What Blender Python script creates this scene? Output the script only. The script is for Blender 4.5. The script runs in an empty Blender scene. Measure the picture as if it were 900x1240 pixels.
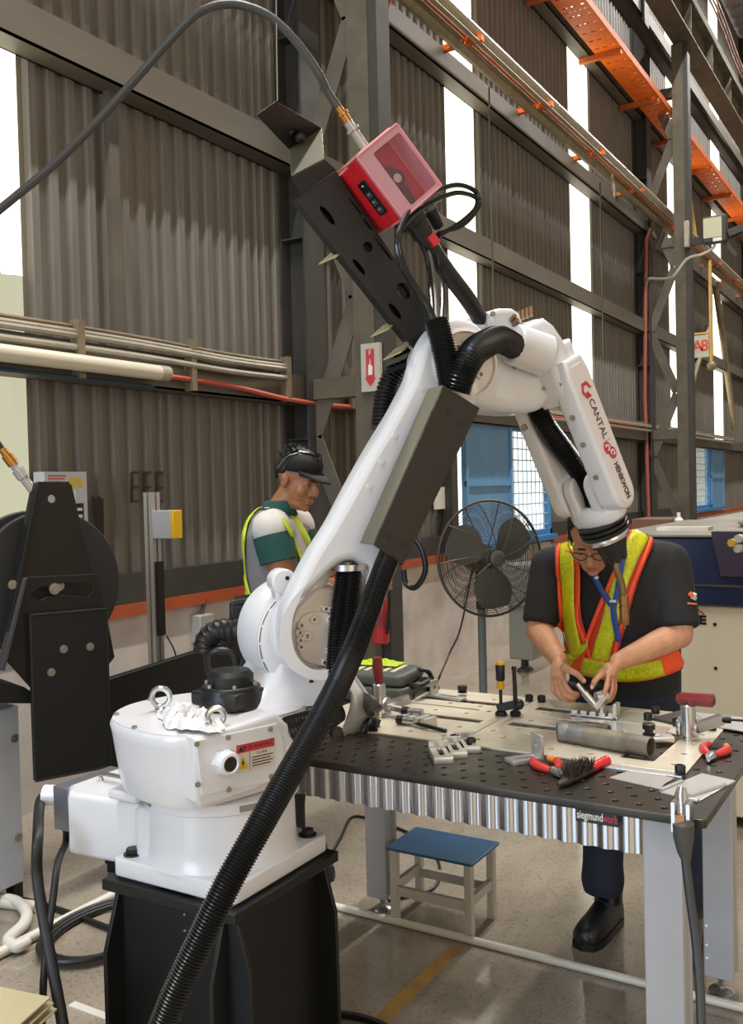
import bpy, bmesh, math, random
import numpy as np
from mathutils import Vector as V, Matrix, Quaternion
from mathutils.bvhtree import BVHTree
PI = math.pi
S = bpy.context.scene
COL = S.collection
random.seed(7)

# ------------------------------------------------------------------ camera
FPX = 1150.0
YAW, PITCH, ROLL = math.atan(696/1150.), .025, .0245
CAMP = V((0, 0, 1.6))
cF = V((-math.sin(YAW)*math.cos(PITCH), math.cos(YAW)*math.cos(PITCH), -math.sin(PITCH)))
r0 = V((math.cos(YAW), math.sin(YAW), 0)); u0 = r0.cross(cF)
cR = math.cos(ROLL)*r0 - math.sin(ROLL)*u0
cU = math.sin(ROLL)*r0 + math.cos(ROLL)*u0
cam = bpy.data.cameras.new('camera'); camo = bpy.data.objects.new('camera', cam); COL.objects.link(camo)
cam.sensor_fit = 'VERTICAL'; cam.sensor_height = 36; cam.lens = FPX/1240*36
cam.clip_start = .05; cam.clip_end = 300
camo.matrix_world = Matrix(((cR.x, cU.x, -cF.x, 0), (cR.y, cU.y, -cF.y, 0), (cR.z, cU.z, -cF.z, 1.6), (0, 0, 0, 1)))
S.camera = camo

# ------------------------------------------------------------------ light
S.view_settings.view_transform = 'Standard'; S.view_settings.look = 'None'
S.view_settings.gamma = 1; S.view_settings.use_curve_mapping = False
S.view_settings.exposure = -.03
S.cycles.max_bounces = 6; S.cycles.diffuse_bounces = 3; S.cycles.glossy_bounces = 3
S.cycles.transparent_max_bounces = 12; S.cycles.caustics_reflective = False; S.cycles.caustics_refractive = False
S.cycles.sample_clamp_indirect = 4
S.cycles.use_denoising = True
W = bpy.data.worlds.new('sky'); S.world = W; W.use_nodes = True
wn = W.node_tree.nodes; wl = W.node_tree.links
bgn = wn['Background']; bgn.inputs[1].default_value = 1.25
tcw = wn.new('ShaderNodeTexCoord'); sx = wn.new('ShaderNodeSeparateXYZ'); rmp = wn.new('ShaderNodeValToRGB')
wl.new(tcw.outputs['Generated'], sx.inputs[0]); wl.new(sx.outputs[2], rmp.inputs[0]); wl.new(rmp.outputs[0], bgn.inputs[0])
rmp.color_ramp.elements[0].position = .45; rmp.color_ramp.elements[0].color = (.50, .42, .32, 1)
rmp.color_ramp.elements[1].position = .62; rmp.color_ramp.elements[1].color = (1.0, .96, .90, 1)

def area(name, loc, target, sx_, sy_, power, color):
    l = bpy.data.lights.new(name, 'AREA'); l.shape = 'RECTANGLE'; l.size = sx_; l.size_y = sy_
    l.energy = power; l.color = color
    o = bpy.data.objects.new(name, l); COL.objects.link(o); o.location = loc
    if target: o.rotation_euler = (V(target)-V(loc)).to_track_quat('-Z', 'Y').to_euler()   # no target: it looks straight down
    return o
# the bay door behind the camera on the left, and the roof skylights
area('bay_door_daylight', (-3.3, -5.5, 2.9), (-1.6, 2.2, 1.0), 4.4, 4.2, 500, (.60, .80, 1.0))
area('side_fill_light', (5.5, -3.5, 3.0), (-1.5, 3.5, .8), 5.0, 4.5, 150, (1.0, .86, .68))  # added warm fill from the right; brightens floor, table and machine fronts
area('roof_skylight_daylight', (-1.6, 3.0, 11.2), None, .22, 14.0, 1600, (1.0, .97, .93))
area('far_skylight_daylight', (-1.6, 18.0, 11.2), None, .3, 14.0, 1200, (1.0, .97, .93))

# ------------------------------------------------------------------ pixel -> world helpers (900x1240 frame)
def ray(x, y): return cF*FPX + cR*(x-450) - cU*(y-620)
def hit(x, y, p, n):
    d = ray(x, y); n = V(n); return CAMP + d*((V(p)-CAMP).dot(n)/d.dot(n))
def onz(x, y, z=0.): return hit(x, y, (0, 0, z), (0, 0, 1))
def onx(x, y, X): return hit(x, y, (X, 0, 0), (1, 0, 0))
def ony(x, y, Y): return hit(x, y, (0, Y, 0), (0, 1, 0))
def ond(x, y, D): return CAMP + ray(x, y)*(D/FPX)

# ------------------------------------------------------------------ materials
def lin(h):
    h = h.lstrip('#'); out = []
    for i in (0, 2, 4):
        c = int(h[i:i+2], 16)/255.
        out.append(c/12.92 if c <= .04045 else ((c+.055)/1.055)**2.4)
    return tuple(out)
MATS = {}
def mat(name, col, rough=.5, metal=0., var=.0, vscale=6., bump=0., bscale=40., coat=0., emit=0., col2=None, alpha=1., spec=.5, stretch=None, trans=0., sss=0.):
    if name in MATS: return MATS[name]
    m = bpy.data.materials.new(name); m.use_nodes = True; MATS[name] = m
    nt = m.node_tree; n = nt.nodes; L = nt.links; b = n['Principled BSDF']
    c = lin(col) if isinstance(col, str) else col
    b.inputs['Base Color'].default_value = (*c, 1); b.inputs['Roughness'].default_value = rough
    b.inputs['Metallic'].default_value = metal; b.inputs['Coat Weight'].default_value = coat; b.inputs['Coat Roughness'].default_value = .08
    b.inputs['Specular IOR Level'].default_value = spec
    if trans: b.inputs['Transmission Weight'].default_value = trans
    if sss:
        b.inputs['Subsurface Weight'].default_value = sss; b.inputs['Subsurface Radius'].default_value = (.01, .004, .002)
    if emit:
        b.inputs['Emission Color'].default_value = (*c, 1); b.inputs['Emission Strength'].default_value = emit
    b.inputs['Alpha'].default_value = alpha
    if var or bump:
        tc = n.new('ShaderNodeTexCoord'); mp = n.new('ShaderNodeMapping'); L.new(tc.outputs['Object'], mp.inputs[0])
        if stretch: mp.inputs['Scale'].default_value = stretch
    if var:
        nz = n.new('ShaderNodeTexNoise'); nz.inputs['Scale'].default_value = vscale; nz.inputs['Detail'].default_value = 6
        L.new(mp.outputs[0], nz.inputs[0])
        mx = n.new('ShaderNodeMix'); mx.data_type = 'RGBA'
        c2 = lin(col2) if isinstance(col2, str) else (col2 or tuple(x*(1-var) for x in c))
        rp = n.new('ShaderNodeValToRGB'); rp.color_ramp.elements[0].position = .35; rp.color_ramp.elements[1].position = .7
        L.new(nz.outputs[0], rp.inputs[0]); L.new(rp.outputs[0], mx.inputs[0])
        mx.inputs[6].default_value = (*c, 1); mx.inputs[7].default_value = (*c2, 1)
        L.new(mx.outputs[2], b.inputs['Base Color'])
        if rough < .95 and not coat:
            mr = n.new('ShaderNodeMapRange'); mr.inputs[3].default_value = max(.04, rough-.1*var*3); mr.inputs[4].default_value = min(1, rough+.1*var*3)
            L.new(nz.outputs[0], mr.inputs[0]); L.new(mr.outputs[0], b.inputs['Roughness'])
    if bump:
        nb = n.new('ShaderNodeTexNoise'); nb.inputs['Scale'].default_value = bscale; nb.inputs['Detail'].default_value = 4
        L.new(mp.outputs[0], nb.inputs[0])
        bp = n.new('ShaderNodeBump'); bp.inputs['Strength'].default_value = bump; bp.inputs['Distance'].default_value = .01
        L.new(nb.outputs[0], bp.inputs['Height']); L.new(bp.outputs[0], b.inputs['Normal'])
    return m

# ------------------------------------------------------------------ mesh builder
def basis(z, up=None):
    z = V(z).normalized()
    up = V(up) if up is not None else (V((0, 0, 1)) if abs(z.z) < .95 else V((0, 1, 0)))
    x = up.cross(z).normalized(); y = z.cross(x)
    return x, y, z
def frame(o, x, y, z):
    return Matrix(((x[0], y[0], z[0], o[0]), (x[1], y[1], z[1], o[1]), (x[2], y[2], z[2], o[2]), (0, 0, 0, 1)))
def catmull(pts, n=8, closed=False):
    P = [V(p) for p in pts]; out = []; m = len(P)
    segs = m if closed else m-1
    for i in range(segs):
        a = P[(i-1) % m] if (closed or i > 0) else P[0]*2-P[1]
        b = P[i]; c = P[(i+1) % m]
        d = P[(i+2) % m] if (closed or i+2 < m) else P[-1]*2-P[-2]
        for k in range(n):
            t = k/n
            out.append(.5*((2*b)+(c-a)*t+(2*a-5*b+4*c-d)*t*t+(3*b-a-3*c+d)*t**3))
    if not closed: out.append(P[-1])
    return out
def resample(pts, step):
    out = [pts[0]]; acc = 0.
    for a, b in zip(pts, pts[1:]):
        L_ = (b-a).length
        if L_ < 1e-9: continue
        t = step-acc
        while t <= L_:
            out.append(a+(b-a)*(t/L_)); t += step
        acc = L_-(t-step)
    return out
class MB:
    def __init__(s): s.v = []; s.f = []; s.m = []; s.c = []
    def cut(s): s.c.append((len(s.v), len(s.f)))          # what follows is a piece of its own
    def pieces(s):
        ends = [e for e in s.c if e[0] < len(s.v)]+[(len(s.v), len(s.f))]; out = []; a = (0, 0)
        for e in ends:
            q = MB(); q.v = s.v[a[0]:e[0]]; q.f = [tuple(i-a[0] for i in f) for f in s.f[a[1]:e[1]]]; q.m = s.m[a[1]:e[1]]; out.append(q); a = e
        return out
    def add(s, vs, fs, M=None, mi=0):
        k = len(s.v)
        s.v += [tuple(M @ V(p)) if M else tuple(p) for p in vs]
        s.f += [tuple(i+k for i in f) for f in fs]; s.m += [mi]*len(fs); return s
    def hexa(s, c, mi=0):       # 8 corners: bottom loop of 4 then top loop of 4
        return s.add(c, [(3, 2, 1, 0), (4, 5, 6, 7), (0, 1, 5, 4), (1, 2, 6, 5), (2, 3, 7, 6), (3, 0, 4, 7)], mi=mi)
    def box(s, lo, hi, M=None, mi=0):
        x0, y0, z0 = lo; x1, y1, z1 = hi
        return s.add([(x0, y0, z0), (x1, y0, z0), (x1, y1, z0), (x0, y1, z0), (x0, y0, z1), (x1, y0, z1), (x1, y1, z1), (x0, y1, z1)],
                     [(3, 2, 1, 0), (4, 5, 6, 7), (0, 1, 5, 4), (1, 2, 6, 5), (2, 3, 7, 6), (3, 0, 4, 7)], M, mi)
    def bar(s, a, b, w, h, up=None, mi=0):
        a = V(a); b = V(b); x, y, z = basis(b-a, up); L_ = (b-a).length
        return s.box((-w/2, -h/2, 0), (w/2, h/2, L_), frame(a, x, y, z), mi)
    def cyl(s, a, b, r0, r1=None, n=16, mi=0, cap=True):
        a = V(a); b = V(b); r1 = r0 if r1 is None else r1
        return s.tube([a, b], [r0, r1], n, mi=mi, cap=cap)
    def tube(s, pts, r, n=8, closed=False, cap=True, mi=0, flat=None):
        P = [V(p) for p in pts]; m = len(P)
        R = r if isinstance(r, (list, tuple)) else [r]*m
        T = []
        for i in range(m):
            a = P[i-1] if (i > 0 or closed) else P[i]; b = P[(i+1) % m] if (i < m-1 or closed) else P[i]
            t = (b-a); T.append(t.normalized() if t.length > 1e-9 else (T[-1] if T else V((0, 0, 1))))
        x, y, z = basis(T[0]); vs = []; fs = []
        for i in range(m):
            if i: 
                q = T[i-1].rotation_difference(T[i]); x = q @ x
            x = (x-T[i]*x.dot(T[i])).normalized(); yv = T[i].cross(x)
            for k in range(n):
                a = 2*PI*k/n; vs.append(P[i]+(x*math.cos(a)+yv*math.sin(a)*(flat or 1))*R[i])
        for i in range(m if closed else m-1):
            j = (i+1) % m
            for k in range(n):
                l = (k+1) % n; fs.append((i*n+k, i*n+l, j*n+l, j*n+k))
        if cap and not closed: fs.append(tuple(range(n-1, -1, -1))); fs.append(tuple((m-1)*n+k for k in range(n)))
        return s.add(vs, fs, mi=mi)
    def lathe(s, prof, n=24, M=None, mi=0, cap=True, arc=2*PI):
        vs = []; fs = []; m = len(prof)
        for r, z in prof:
            for k in range(n): a = arc*k/n; vs.append((r*math.cos(a), r*math.sin(a), z))
        for i in range(m-1):
            for k in range(n):
                l = (k+1) % n; fs.append((i*n+k, i*n+l, (i+1)*n+l, (i+1)*n+k))
        if cap: fs.append(tuple(range(n-1, -1, -1))); fs.append(tuple((m-1)*n+k for k in range(n)))
        return s.add(vs, fs, M, mi)
    def sphere(s, c, r, nu=16, nv=10, M=None, mi=0):
        r = r if hasattr(r, '__len__') else (r, r, r); vs = [(c[0], c[1], c[2]+r[2])]; fs = []
        for i in range(1, nv):
            t = PI*i/nv
            for k in range(nu):
                a = 2*PI*k/nu; vs.append((c[0]+r[0]*math.sin(t)*math.cos(a), c[1]+r[1]*math.sin(t)*math.sin(a), c[2]+r[2]*math.cos(t)))
        vs.append((c[0], c[1], c[2]-r[2])); last = len(vs)-1
        for k in range(nu): fs.append((0, 1+k, 1+(k+1) % nu))
        for i in range(nv-2):
            for k in range(nu):
                l = (k+1) % nu; fs.append((1+i*nu+k, 1+(i+1)*nu+k, 1+(i+1)*nu+l, 1+i*nu+l))
        for k in range(nu): fs.append((last, 1+(nv-2)*nu+(k+1) % nu, 1+(nv-2)*nu+k))
        return s.add(vs, fs, M, mi)
    def loft(s, secs, cap=True, mi=0, closed=True):      # sections: lists of equally many points
        n = len(secs[0]); vs = [p for q in secs for p in q]; fs = []
        for i in range(len(secs)-1):
            for k in range(n if closed else n-1):
                l = (k+1) % n; fs.append((i*n+k, i*n+l, (i+1)*n+l, (i+1)*n+k))
        if cap: fs.append(tuple(range(n-1, -1, -1))); fs.append(tuple((len(secs)-1)*n+k for k in range(n)))
        return s.add(vs, fs, mi=mi)
    def prism(s, poly, z0, z1, M=None, mi=0):
        n = len(poly); vs = [(p[0], p[1], z0) for p in poly]+[(p[0], p[1], z1) for p in poly]
        fs = [tuple(range(n-1, -1, -1)), tuple(range(n, 2*n))]+[(k, (k+1) % n, n+(k+1) % n, n+k) for k in range(n)]
        return s.add(vs, fs, M, mi)
    def rprism(s, poly, z0, z1, M=None, bevel=.01, res=3, holes=(), smooth=True, mi=0):
        """extruded outline with holes and rounded edges, z0..z1"""
        cu = bpy.data.curves.new('c', 'CURVE'); cu.dimensions = '2D'; cu.fill_mode = 'BOTH'
        h = (z1-z0)/2; bevel = min(bevel, h*.98); cu.extrude = h-bevel; cu.bevel_depth = bevel; cu.bevel_resolution = res; cu.offset = -bevel
        for pl in (poly, *holes):
            sp = cu.splines.new('POLY'); sp.points.add(len(pl)-1); sp.use_cyclic_u = True
            for p, q in zip(sp.points, pl): p.co = (q[0], q[1], 0, 1)
        ob = bpy.data.objects.new('c', cu); COL.objects.link(ob)
        dg = bpy.context.evaluated_depsgraph_get(); me = bpy.data.meshes.new_from_object(ob.evaluated_get(dg))
        T = Matrix.Translation((0, 0, (z0+z1)/2))
        s.add([v.co.copy() for v in me.vertices], [tuple(p.vertices) for p in me.polygons], (M @ T) if M else T, mi)
        bpy.data.objects.remove(ob); bpy.data.curves.remove(cu); bpy.data.meshes.remove(me)
        return s
    def text(s, body, size, M, depth=.0006, mi=0, align='CENTER', sx=1., bold=0., shear=0.):
        cu = bpy.data.curves.new('t', 'FONT'); cu.body = body; cu.size = size; cu.align_x = align; cu.align_y = 'CENTER'
        cu.extrude = depth/2; cu.offset = bold; cu.shear = shear; cu.resolution_u = 3
        ob = bpy.data.objects.new('t', cu); COL.objects.link(ob)
        dg = bpy.context.evaluated_depsgraph_get(); me = bpy.data.meshes.new_from_object(ob.evaluated_get(dg))
        s.add([(v.co.x*sx, v.co.y, v.co.z) for v in me.vertices], [tuple(p.vertices) for p in me.polygons], M, mi)
        bpy.data.objects.remove(ob); bpy.data.curves.remove(cu); bpy.data.meshes.remove(me)
        return s
    def mesh(s, name, mats, M=None, smooth=35):
        me = bpy.data.meshes.new(name)
        me.from_pydata([tuple(M @ V(p)) for p in s.v] if M else s.v, [], s.f)
        for m in (mats if isinstance(mats, (list, tuple)) else [mats]): me.materials.append(m)
        me.polygons.foreach_set('material_index', s.m)
        bm = bmesh.new(); bm.from_mesh(me); bmesh.ops.recalc_face_normals(bm, faces=bm.faces); bm.to_mesh(me); bm.free()
        if smooth:
            me.polygons.foreach_set('use_smooth', [True]*len(me.polygons)); me.set_sharp_from_angle(angle=math.radians(smooth))
        me.update(); return me
WM = {}
def remesh_mesh(mesh, voxel, smooth_it=4, fac=.5):
    ob = bpy.data.objects.new('r', mesh); COL.objects.link(ob)
    r = ob.modifiers.new('r', 'REMESH'); r.mode = 'VOXEL'; r.voxel_size = voxel; r.use_smooth_shade = True
    if smooth_it: q = ob.modifiers.new('s', 'SMOOTH'); q.iterations = smooth_it; q.factor = fac
    dg = bpy.context.evaluated_depsgraph_get(); me = bpy.data.meshes.new_from_object(ob.evaluated_get(dg))
    bpy.data.objects.remove(ob)
    me.polygons.foreach_set('use_smooth', [True]*len(me.polygons)); return me
def link(name, me, parent=None, M=None):
    """link a mesh given in world coordinates; parts are stored relative to their thing"""
    o = bpy.data.objects.new(name, me); COL.objects.link(o)
    if parent is not None: o.parent = parent
    WM[o.name] = WM.get(parent.name, Matrix.Identity(4)) if parent is not None else Matrix.Identity(4)
    return o
def build(mb, name, mats, parent=None, smooth=35, bevel=0., bseg=2):
    """mesh object from world-space geometry; parts are stored relative to their thing's base"""
    if parent is not None and len(mb.c) > 1: return [build(q, name, mats, parent, smooth, bevel, bseg) for q in mb.pieces()][0]
    inv = WM[parent.name].inverted() if parent is not None else None
    if parent is None and mb.v:
        a = np.array(mb.v); lo = a.min(0); hi = a.max(0); base = V(((lo[0]+hi[0])/2, (lo[1]+hi[1])/2, lo[2])); inv = Matrix.Translation(-base)
    o = link(name, mb.mesh(name, mats, inv, smooth), parent)
    if parent is None and mb.v: o.location = base; WM[o.name] = Matrix.Translation(base)
    if bevel:
        b = o.modifiers.new('bevel', 'BEVEL'); b.width = bevel; b.segments = bseg; b.limit_method = 'ANGLE'; b.angle_limit = math.radians(40)
    return o
def tag(o, label, cat, group=None):
    o['label'] = label; o['category'] = cat
    if group: o['group'] = group
    return o
def thing(name, label, cat, loc=(0, 0, 0), rz=0., group=None):
    o = bpy.data.objects.new(name, None); COL.objects.link(o); o.empty_display_size = .1
    o.location = loc; o.rotation_euler = (0, 0, rz); WM[o.name] = Matrix.Translation(loc) @ Matrix.Rotation(rz, 4, 'Z')
    return tag(o, label, cat, group)
def struct(mb, name, mats, smooth=35):
    o = build(mb, name, mats, None, smooth); o['kind'] = 'structure'; return o
def copy_tree(o, loc, rz, label, parent=None):
    c = o.copy(); COL.objects.link(c)
    if parent is None:
        c.location = loc; c.rotation_euler = (0, 0, rz); c['label'] = label
        WM[c.name] = Matrix.Translation(loc) @ Matrix.Rotation(rz, 4, 'Z')
    else: c.parent = parent; WM[c.name] = WM[parent.name]
    for ch in list(o.children): copy_tree(ch, loc, rz, label, c)
    return c
def circ(cx, cy, r, n=12, a0=0.): return [(cx+r*math.cos(a0+2*PI*k/n), cy+r*math.sin(a0+2*PI*k/n)) for k in range(n)]
def rrect(x0, y0, x1, y1, r, n=4):
    out = []
    for cx, cy, a in ((x1-r, y0+r, -PI/2), (x1-r, y1-r, 0), (x0+r, y1-r, PI/2), (x0+r, y0+r, PI)):
        for k in range(n+1): t = a+PI/2*k/n; out.append((cx+r*math.cos(t), cy+r*math.sin(t)))
    return out
def slot(x0, x1, y, r, n=5):
    return [(x1+r*math.cos(-PI/2+PI*k/n), y+r*math.sin(-PI/2+PI*k/n)) for k in range(n+1)]+[(x0+r*math.cos(PI/2+PI*k/n), y+r*math.sin(PI/2+PI*k/n)) for k in range(n+1)]
def ribbed(pts, r, step=.0065, amp=.0022, n=14):
    """corrugated conduit: rings of alternating radius along a smooth path"""
    P = resample(catmull(pts, 12), step/2); R = [r+(amp if (i//1) % 2 else -amp) for i in range(len(P))]
    return MB().tube(P, R, n)
# ------------------------------------------------------------------ materials used by the structure
M_sheet = mat('corrugated steel sheet', '#7d7871', .62, .0, .25, 3., .04, 30, stretch=(6, 6, .5), col2='#6d6862')
M_trans = None
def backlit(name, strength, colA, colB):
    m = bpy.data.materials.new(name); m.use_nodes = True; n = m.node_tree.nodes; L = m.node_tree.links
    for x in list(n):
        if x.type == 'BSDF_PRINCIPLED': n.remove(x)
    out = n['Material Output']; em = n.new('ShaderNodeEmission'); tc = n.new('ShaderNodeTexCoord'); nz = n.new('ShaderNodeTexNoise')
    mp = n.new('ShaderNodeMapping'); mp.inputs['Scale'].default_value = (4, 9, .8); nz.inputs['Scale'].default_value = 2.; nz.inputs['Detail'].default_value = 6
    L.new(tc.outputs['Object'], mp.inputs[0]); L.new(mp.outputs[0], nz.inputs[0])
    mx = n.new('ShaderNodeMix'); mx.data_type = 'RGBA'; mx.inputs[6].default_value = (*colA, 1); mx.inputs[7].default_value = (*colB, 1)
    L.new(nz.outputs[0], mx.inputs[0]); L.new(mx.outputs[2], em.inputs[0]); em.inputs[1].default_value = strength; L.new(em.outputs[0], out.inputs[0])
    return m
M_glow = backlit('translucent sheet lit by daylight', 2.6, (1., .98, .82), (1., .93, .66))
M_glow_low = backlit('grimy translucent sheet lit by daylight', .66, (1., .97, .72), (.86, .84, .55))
M_steel = mat('painted olive steel', '#655e4d', .6, .0, .3, 5., .05, 60, col2='#524b3f')
M_dsteel = mat('dark grey painted steel', '#413e3a', .55, .0, .25, 6.)
M_girt = mat('galvanised purlin', '#6b6458', .55, .1, .3, 3., col2='#585147', stretch=(1, .3, 1))
M_oxide = mat('red oxide primer', '#b4562f', .6, 0, .2, 8.)
M_orange = mat('orange cable tray paint', '#ff7a1e', .5, 0, .15, 6.)
M_orange_d = mat('dull orange cable tray paint', '#c4642a', .55, 0, .2, 6.)
M_conc = mat('painted concrete wall', '#d8cfc9', .8, 0, .3, 3., .15, 25, col2='#b8aea7')
M_floorc = None

# floor: worn sealed concrete
def floor_mat():
    m = bpy.data.materials.new('worn sealed concrete floor'); m.use_nodes = True; n = m.node_tree.nodes; L = m.node_tree.links; b = n['Principled BSDF']
    tc = n.new('ShaderNodeTexCoord')
    a = n.new('ShaderNodeTexNoise'); a.inputs['Scale'].default_value = 1.3; a.inputs['Detail'].default_value = 8; a.inputs['Roughness'].default_value = .62
    c = n.new('ShaderNodeTexNoise'); c.inputs['Scale'].default_value = 85; c.inputs['Detail'].default_value = 6
    L.new(tc.outputs['Object'], a.inputs[0]); L.new(tc.outputs['Object'], c.inputs[0])
    r1 = n.new('ShaderNodeValToRGB'); e = r1.color_ramp.elements
    e[0].position = .32; e[0].color = (*lin('#82786a'), 1); e[1].position = .68; e[1].color = (*lin('#a89c8a'), 1)
    L.new(a.outputs[0], r1.inputs[0])
    r2 = n.new('ShaderNodeValToRGB'); e = r2.color_ramp.elements; e[0].position = .36; e[0].color = (.30, .29, .28, 1); e[1].position = .46; e[1].color = (1, 1, 1, 1)
    L.new(c.outputs[0], r2.inputs[0])
    mx = n.new('ShaderNodeMix'); mx.data_type = 'RGBA'; mx.blend_type = 'MULTIPLY'; mx.inputs[0].default_value = .38
    L.new(r1.outputs[0], mx.inputs[6]); L.new(r2.outputs[0], mx.inputs[7]); L.new(mx.outputs[2], b.inputs['Base Color'])
    r3 = n.new('ShaderNodeMapRange'); r3.inputs[1].default_value = .3; r3.inputs[2].default_value = .7; r3.inputs[3].default_value = .05; r3.inputs[4].default_value = .24
    L.new(a.outputs[0], r3.inputs[0]); L.new(r3.outputs[0], b.inputs['Roughness'])
    bp = n.new('ShaderNodeBump'); bp.inputs['Strength'].default_value = .02; b.inputs['Coat Weight'].default_value = .55; b.inputs['Coat Roughness'].default_value = .07; L.new(bp.outputs[0], b.inputs['Coat Normal']); bp.inputs['Distance'].default_value = .01
    L.new(c.outputs[0], bp.inputs['Height']); L.new(bp.outputs[0], b.inputs['Normal'])
    return m
struct(MB().box((-4.3, -8, -.1), (14, 42, 0)), 'floor', floor_mat(), 0)

# ------------------------------------------------------------------ side wall: concrete base and corrugated sheets above it
WX = -4.0
WB = .93                                     # top of the concrete base
WIN = [(8.20, 10.62, 1.02, 2.23), (17.85, 20.6, 1.06, 2.27)]
STRIPS = [(2.50, 3.262), (8.14, 8.83), (11.67, 12.40), (16.62, 17.25), (20.15, 21.1), (25.0, 25.7)]
wall = MB()
y = -8.0
wall.box((WX-.25, -8, 0), (WX+.02, 42, WB))
wall_o = struct(wall, 'wall_left', M_conc)
def ribs(y0, y1, z0, z1, pitch=.128, d=.03):
    """trapezoid ribs of one sheet, ribs standing out towards the hall"""
    mb = MB(); ys = []; yy = y0
    while yy < y1-1e-6:
        for f, h in ((0, 0), (.36, 0), (.5, 1), (.86, 1)):
            if yy+f*pitch <= y1: ys.append((yy+f*pitch, WX-.035+h*d))
        yy += pitch
    ys.append((y1, WX-.035))
    n = len(ys)
    mb.add([(x, y_, z0) for y_, x in ys]+[(x, y_, z1) for y_, x in ys], [(k, k+1, n+k+1, n+k) for k in range(n-1)])
    return mb
WTOP = 11.8
edges = sorted([-8.0, 42.0]+[e for s in STRIPS for e in s])
for a, b in zip(edges, edges[1:]):
    isstrip = any(abs(a-s[0]) < 1e-6 for s in STRIPS)
    if isstrip:
        if a < 4:
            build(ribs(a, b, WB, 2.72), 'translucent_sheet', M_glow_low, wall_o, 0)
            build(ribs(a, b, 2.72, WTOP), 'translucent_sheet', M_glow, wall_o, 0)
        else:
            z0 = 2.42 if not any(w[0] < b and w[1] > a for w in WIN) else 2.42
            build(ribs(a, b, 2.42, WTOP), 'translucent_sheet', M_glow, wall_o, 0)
            w = [w for w in WIN if w[0] < b and w[1] > a]
            if not w: build(ribs(a, b, WB, 2.42), 'corrugated_sheet', M_sheet, wall_o, 0)
            else:
                if a < w[0][0]: build(ribs(a, w[0][0], WB, 2.42), 'corrugated_sheet', M_sheet, wall_o, 0)
        continue
    # split long runs into single sheets about 1.05 m wide
    n = max(1, round((b-a)/1.05)); xs = [a+(b-a)*k/n for k in range(n+1)]
    for c, d in zip(xs, xs[1:]):
        parts = [(c, d, WB, WTOP)]
        for w in WIN:
            nxt = []
            for (p, q, z0, z1) in parts:
                if q <= w[0] or p >= w[1] or z0 > w[3]: nxt.append((p, q, z0, z1)); continue
                nxt.append((p, q, w[3], z1))
                if p < w[0]: nxt.append((p, w[0], z0, w[3]))
                if q > w[1]: nxt.append((w[1], q, z0, w[3]))
                if w[2] > z0: nxt.append((max(p, w[0]), min(q, w[1]), z0, w[2]))
            parts = nxt
        for p, q, z0, z1 in parts: build(ribs(p, q, z0, z1), 'corrugated_sheet', M_sheet, wall_o, 0)
# red oxide sill angle and dark channel above the concrete base
tr = MB(); 
for a, b in ((-8, 8.2), (10.62, 42)): tr.box((WX, a, WB-.02), (WX+.06, b, WB+.05))
struct(tr, 'trim_1', M_oxide)
tr = MB()
for a, b in ((-8, 8.2), (10.62, 17.8)): tr.box((WX-.01, a, WB+.05), (WX+.05, b, WB+.22))
struct(tr, 'trim_2', M_dsteel)
# girts: C purlins along the wall
def girt(name, z, y0, y1, h=.2, d=.16, m=None):
    mb = MB(); x = WX
    mb.box((x, y0, z-h/2), (x+.012, y1, z+h/2)); mb.box((x, y0, z+h/2-.012), (x+d, y1, z+h/2)); mb.box((x+d-.012, y0, z-h/2), (x+d, y1, z+h/2-.012))
    mb.box((x, y0, z-h/2), (x+d, y1, z-h/2+.012))
    return struct(mb, name, m or M_girt)
for i, z in enumerate((2.30, 3.93, 5.45, 7.15, 8.7, 10.3)): girt('trim_%d' % (i+3), z, -8, 42)
# roof above, far end wall and the outside of the hall
rf = MB(); P = []
k = 0; ys = [-8+.25*i for i in range(201)]
vs = []; fs = []
for i, y_ in enumerate(ys):
    h = .04 if i % 2 else 0
    vs += [(WX-.4, y_, WTOP+h), (14, y_, WTOP+1.9+h)]
fs = [(2*i, 2*i+1, 2*i+3, 2*i+2) for i in range(len(ys)-1)]
rf.add(vs, fs)
struct(rf, 'ceiling', mat('roof sheet', '#b9b8bb', .5, .3, .15, 3.), 0)
rg = MB()
for x in (-3.4, -1.6, .4, 2.6):
    z = WTOP-.05+(x-WX)*1.9/18-.2; rg.box((x-.04, -8, z-.1), (x+.04, 42, z+.1))
struct(rg, 'trim_9', M_girt)
struct(MB().box((-4.3, 42, 0), (14, 42.2, 14)), 'wall_back', mat('far wall sheet', '#77716a', .7, 0, .2, 2.))
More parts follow.
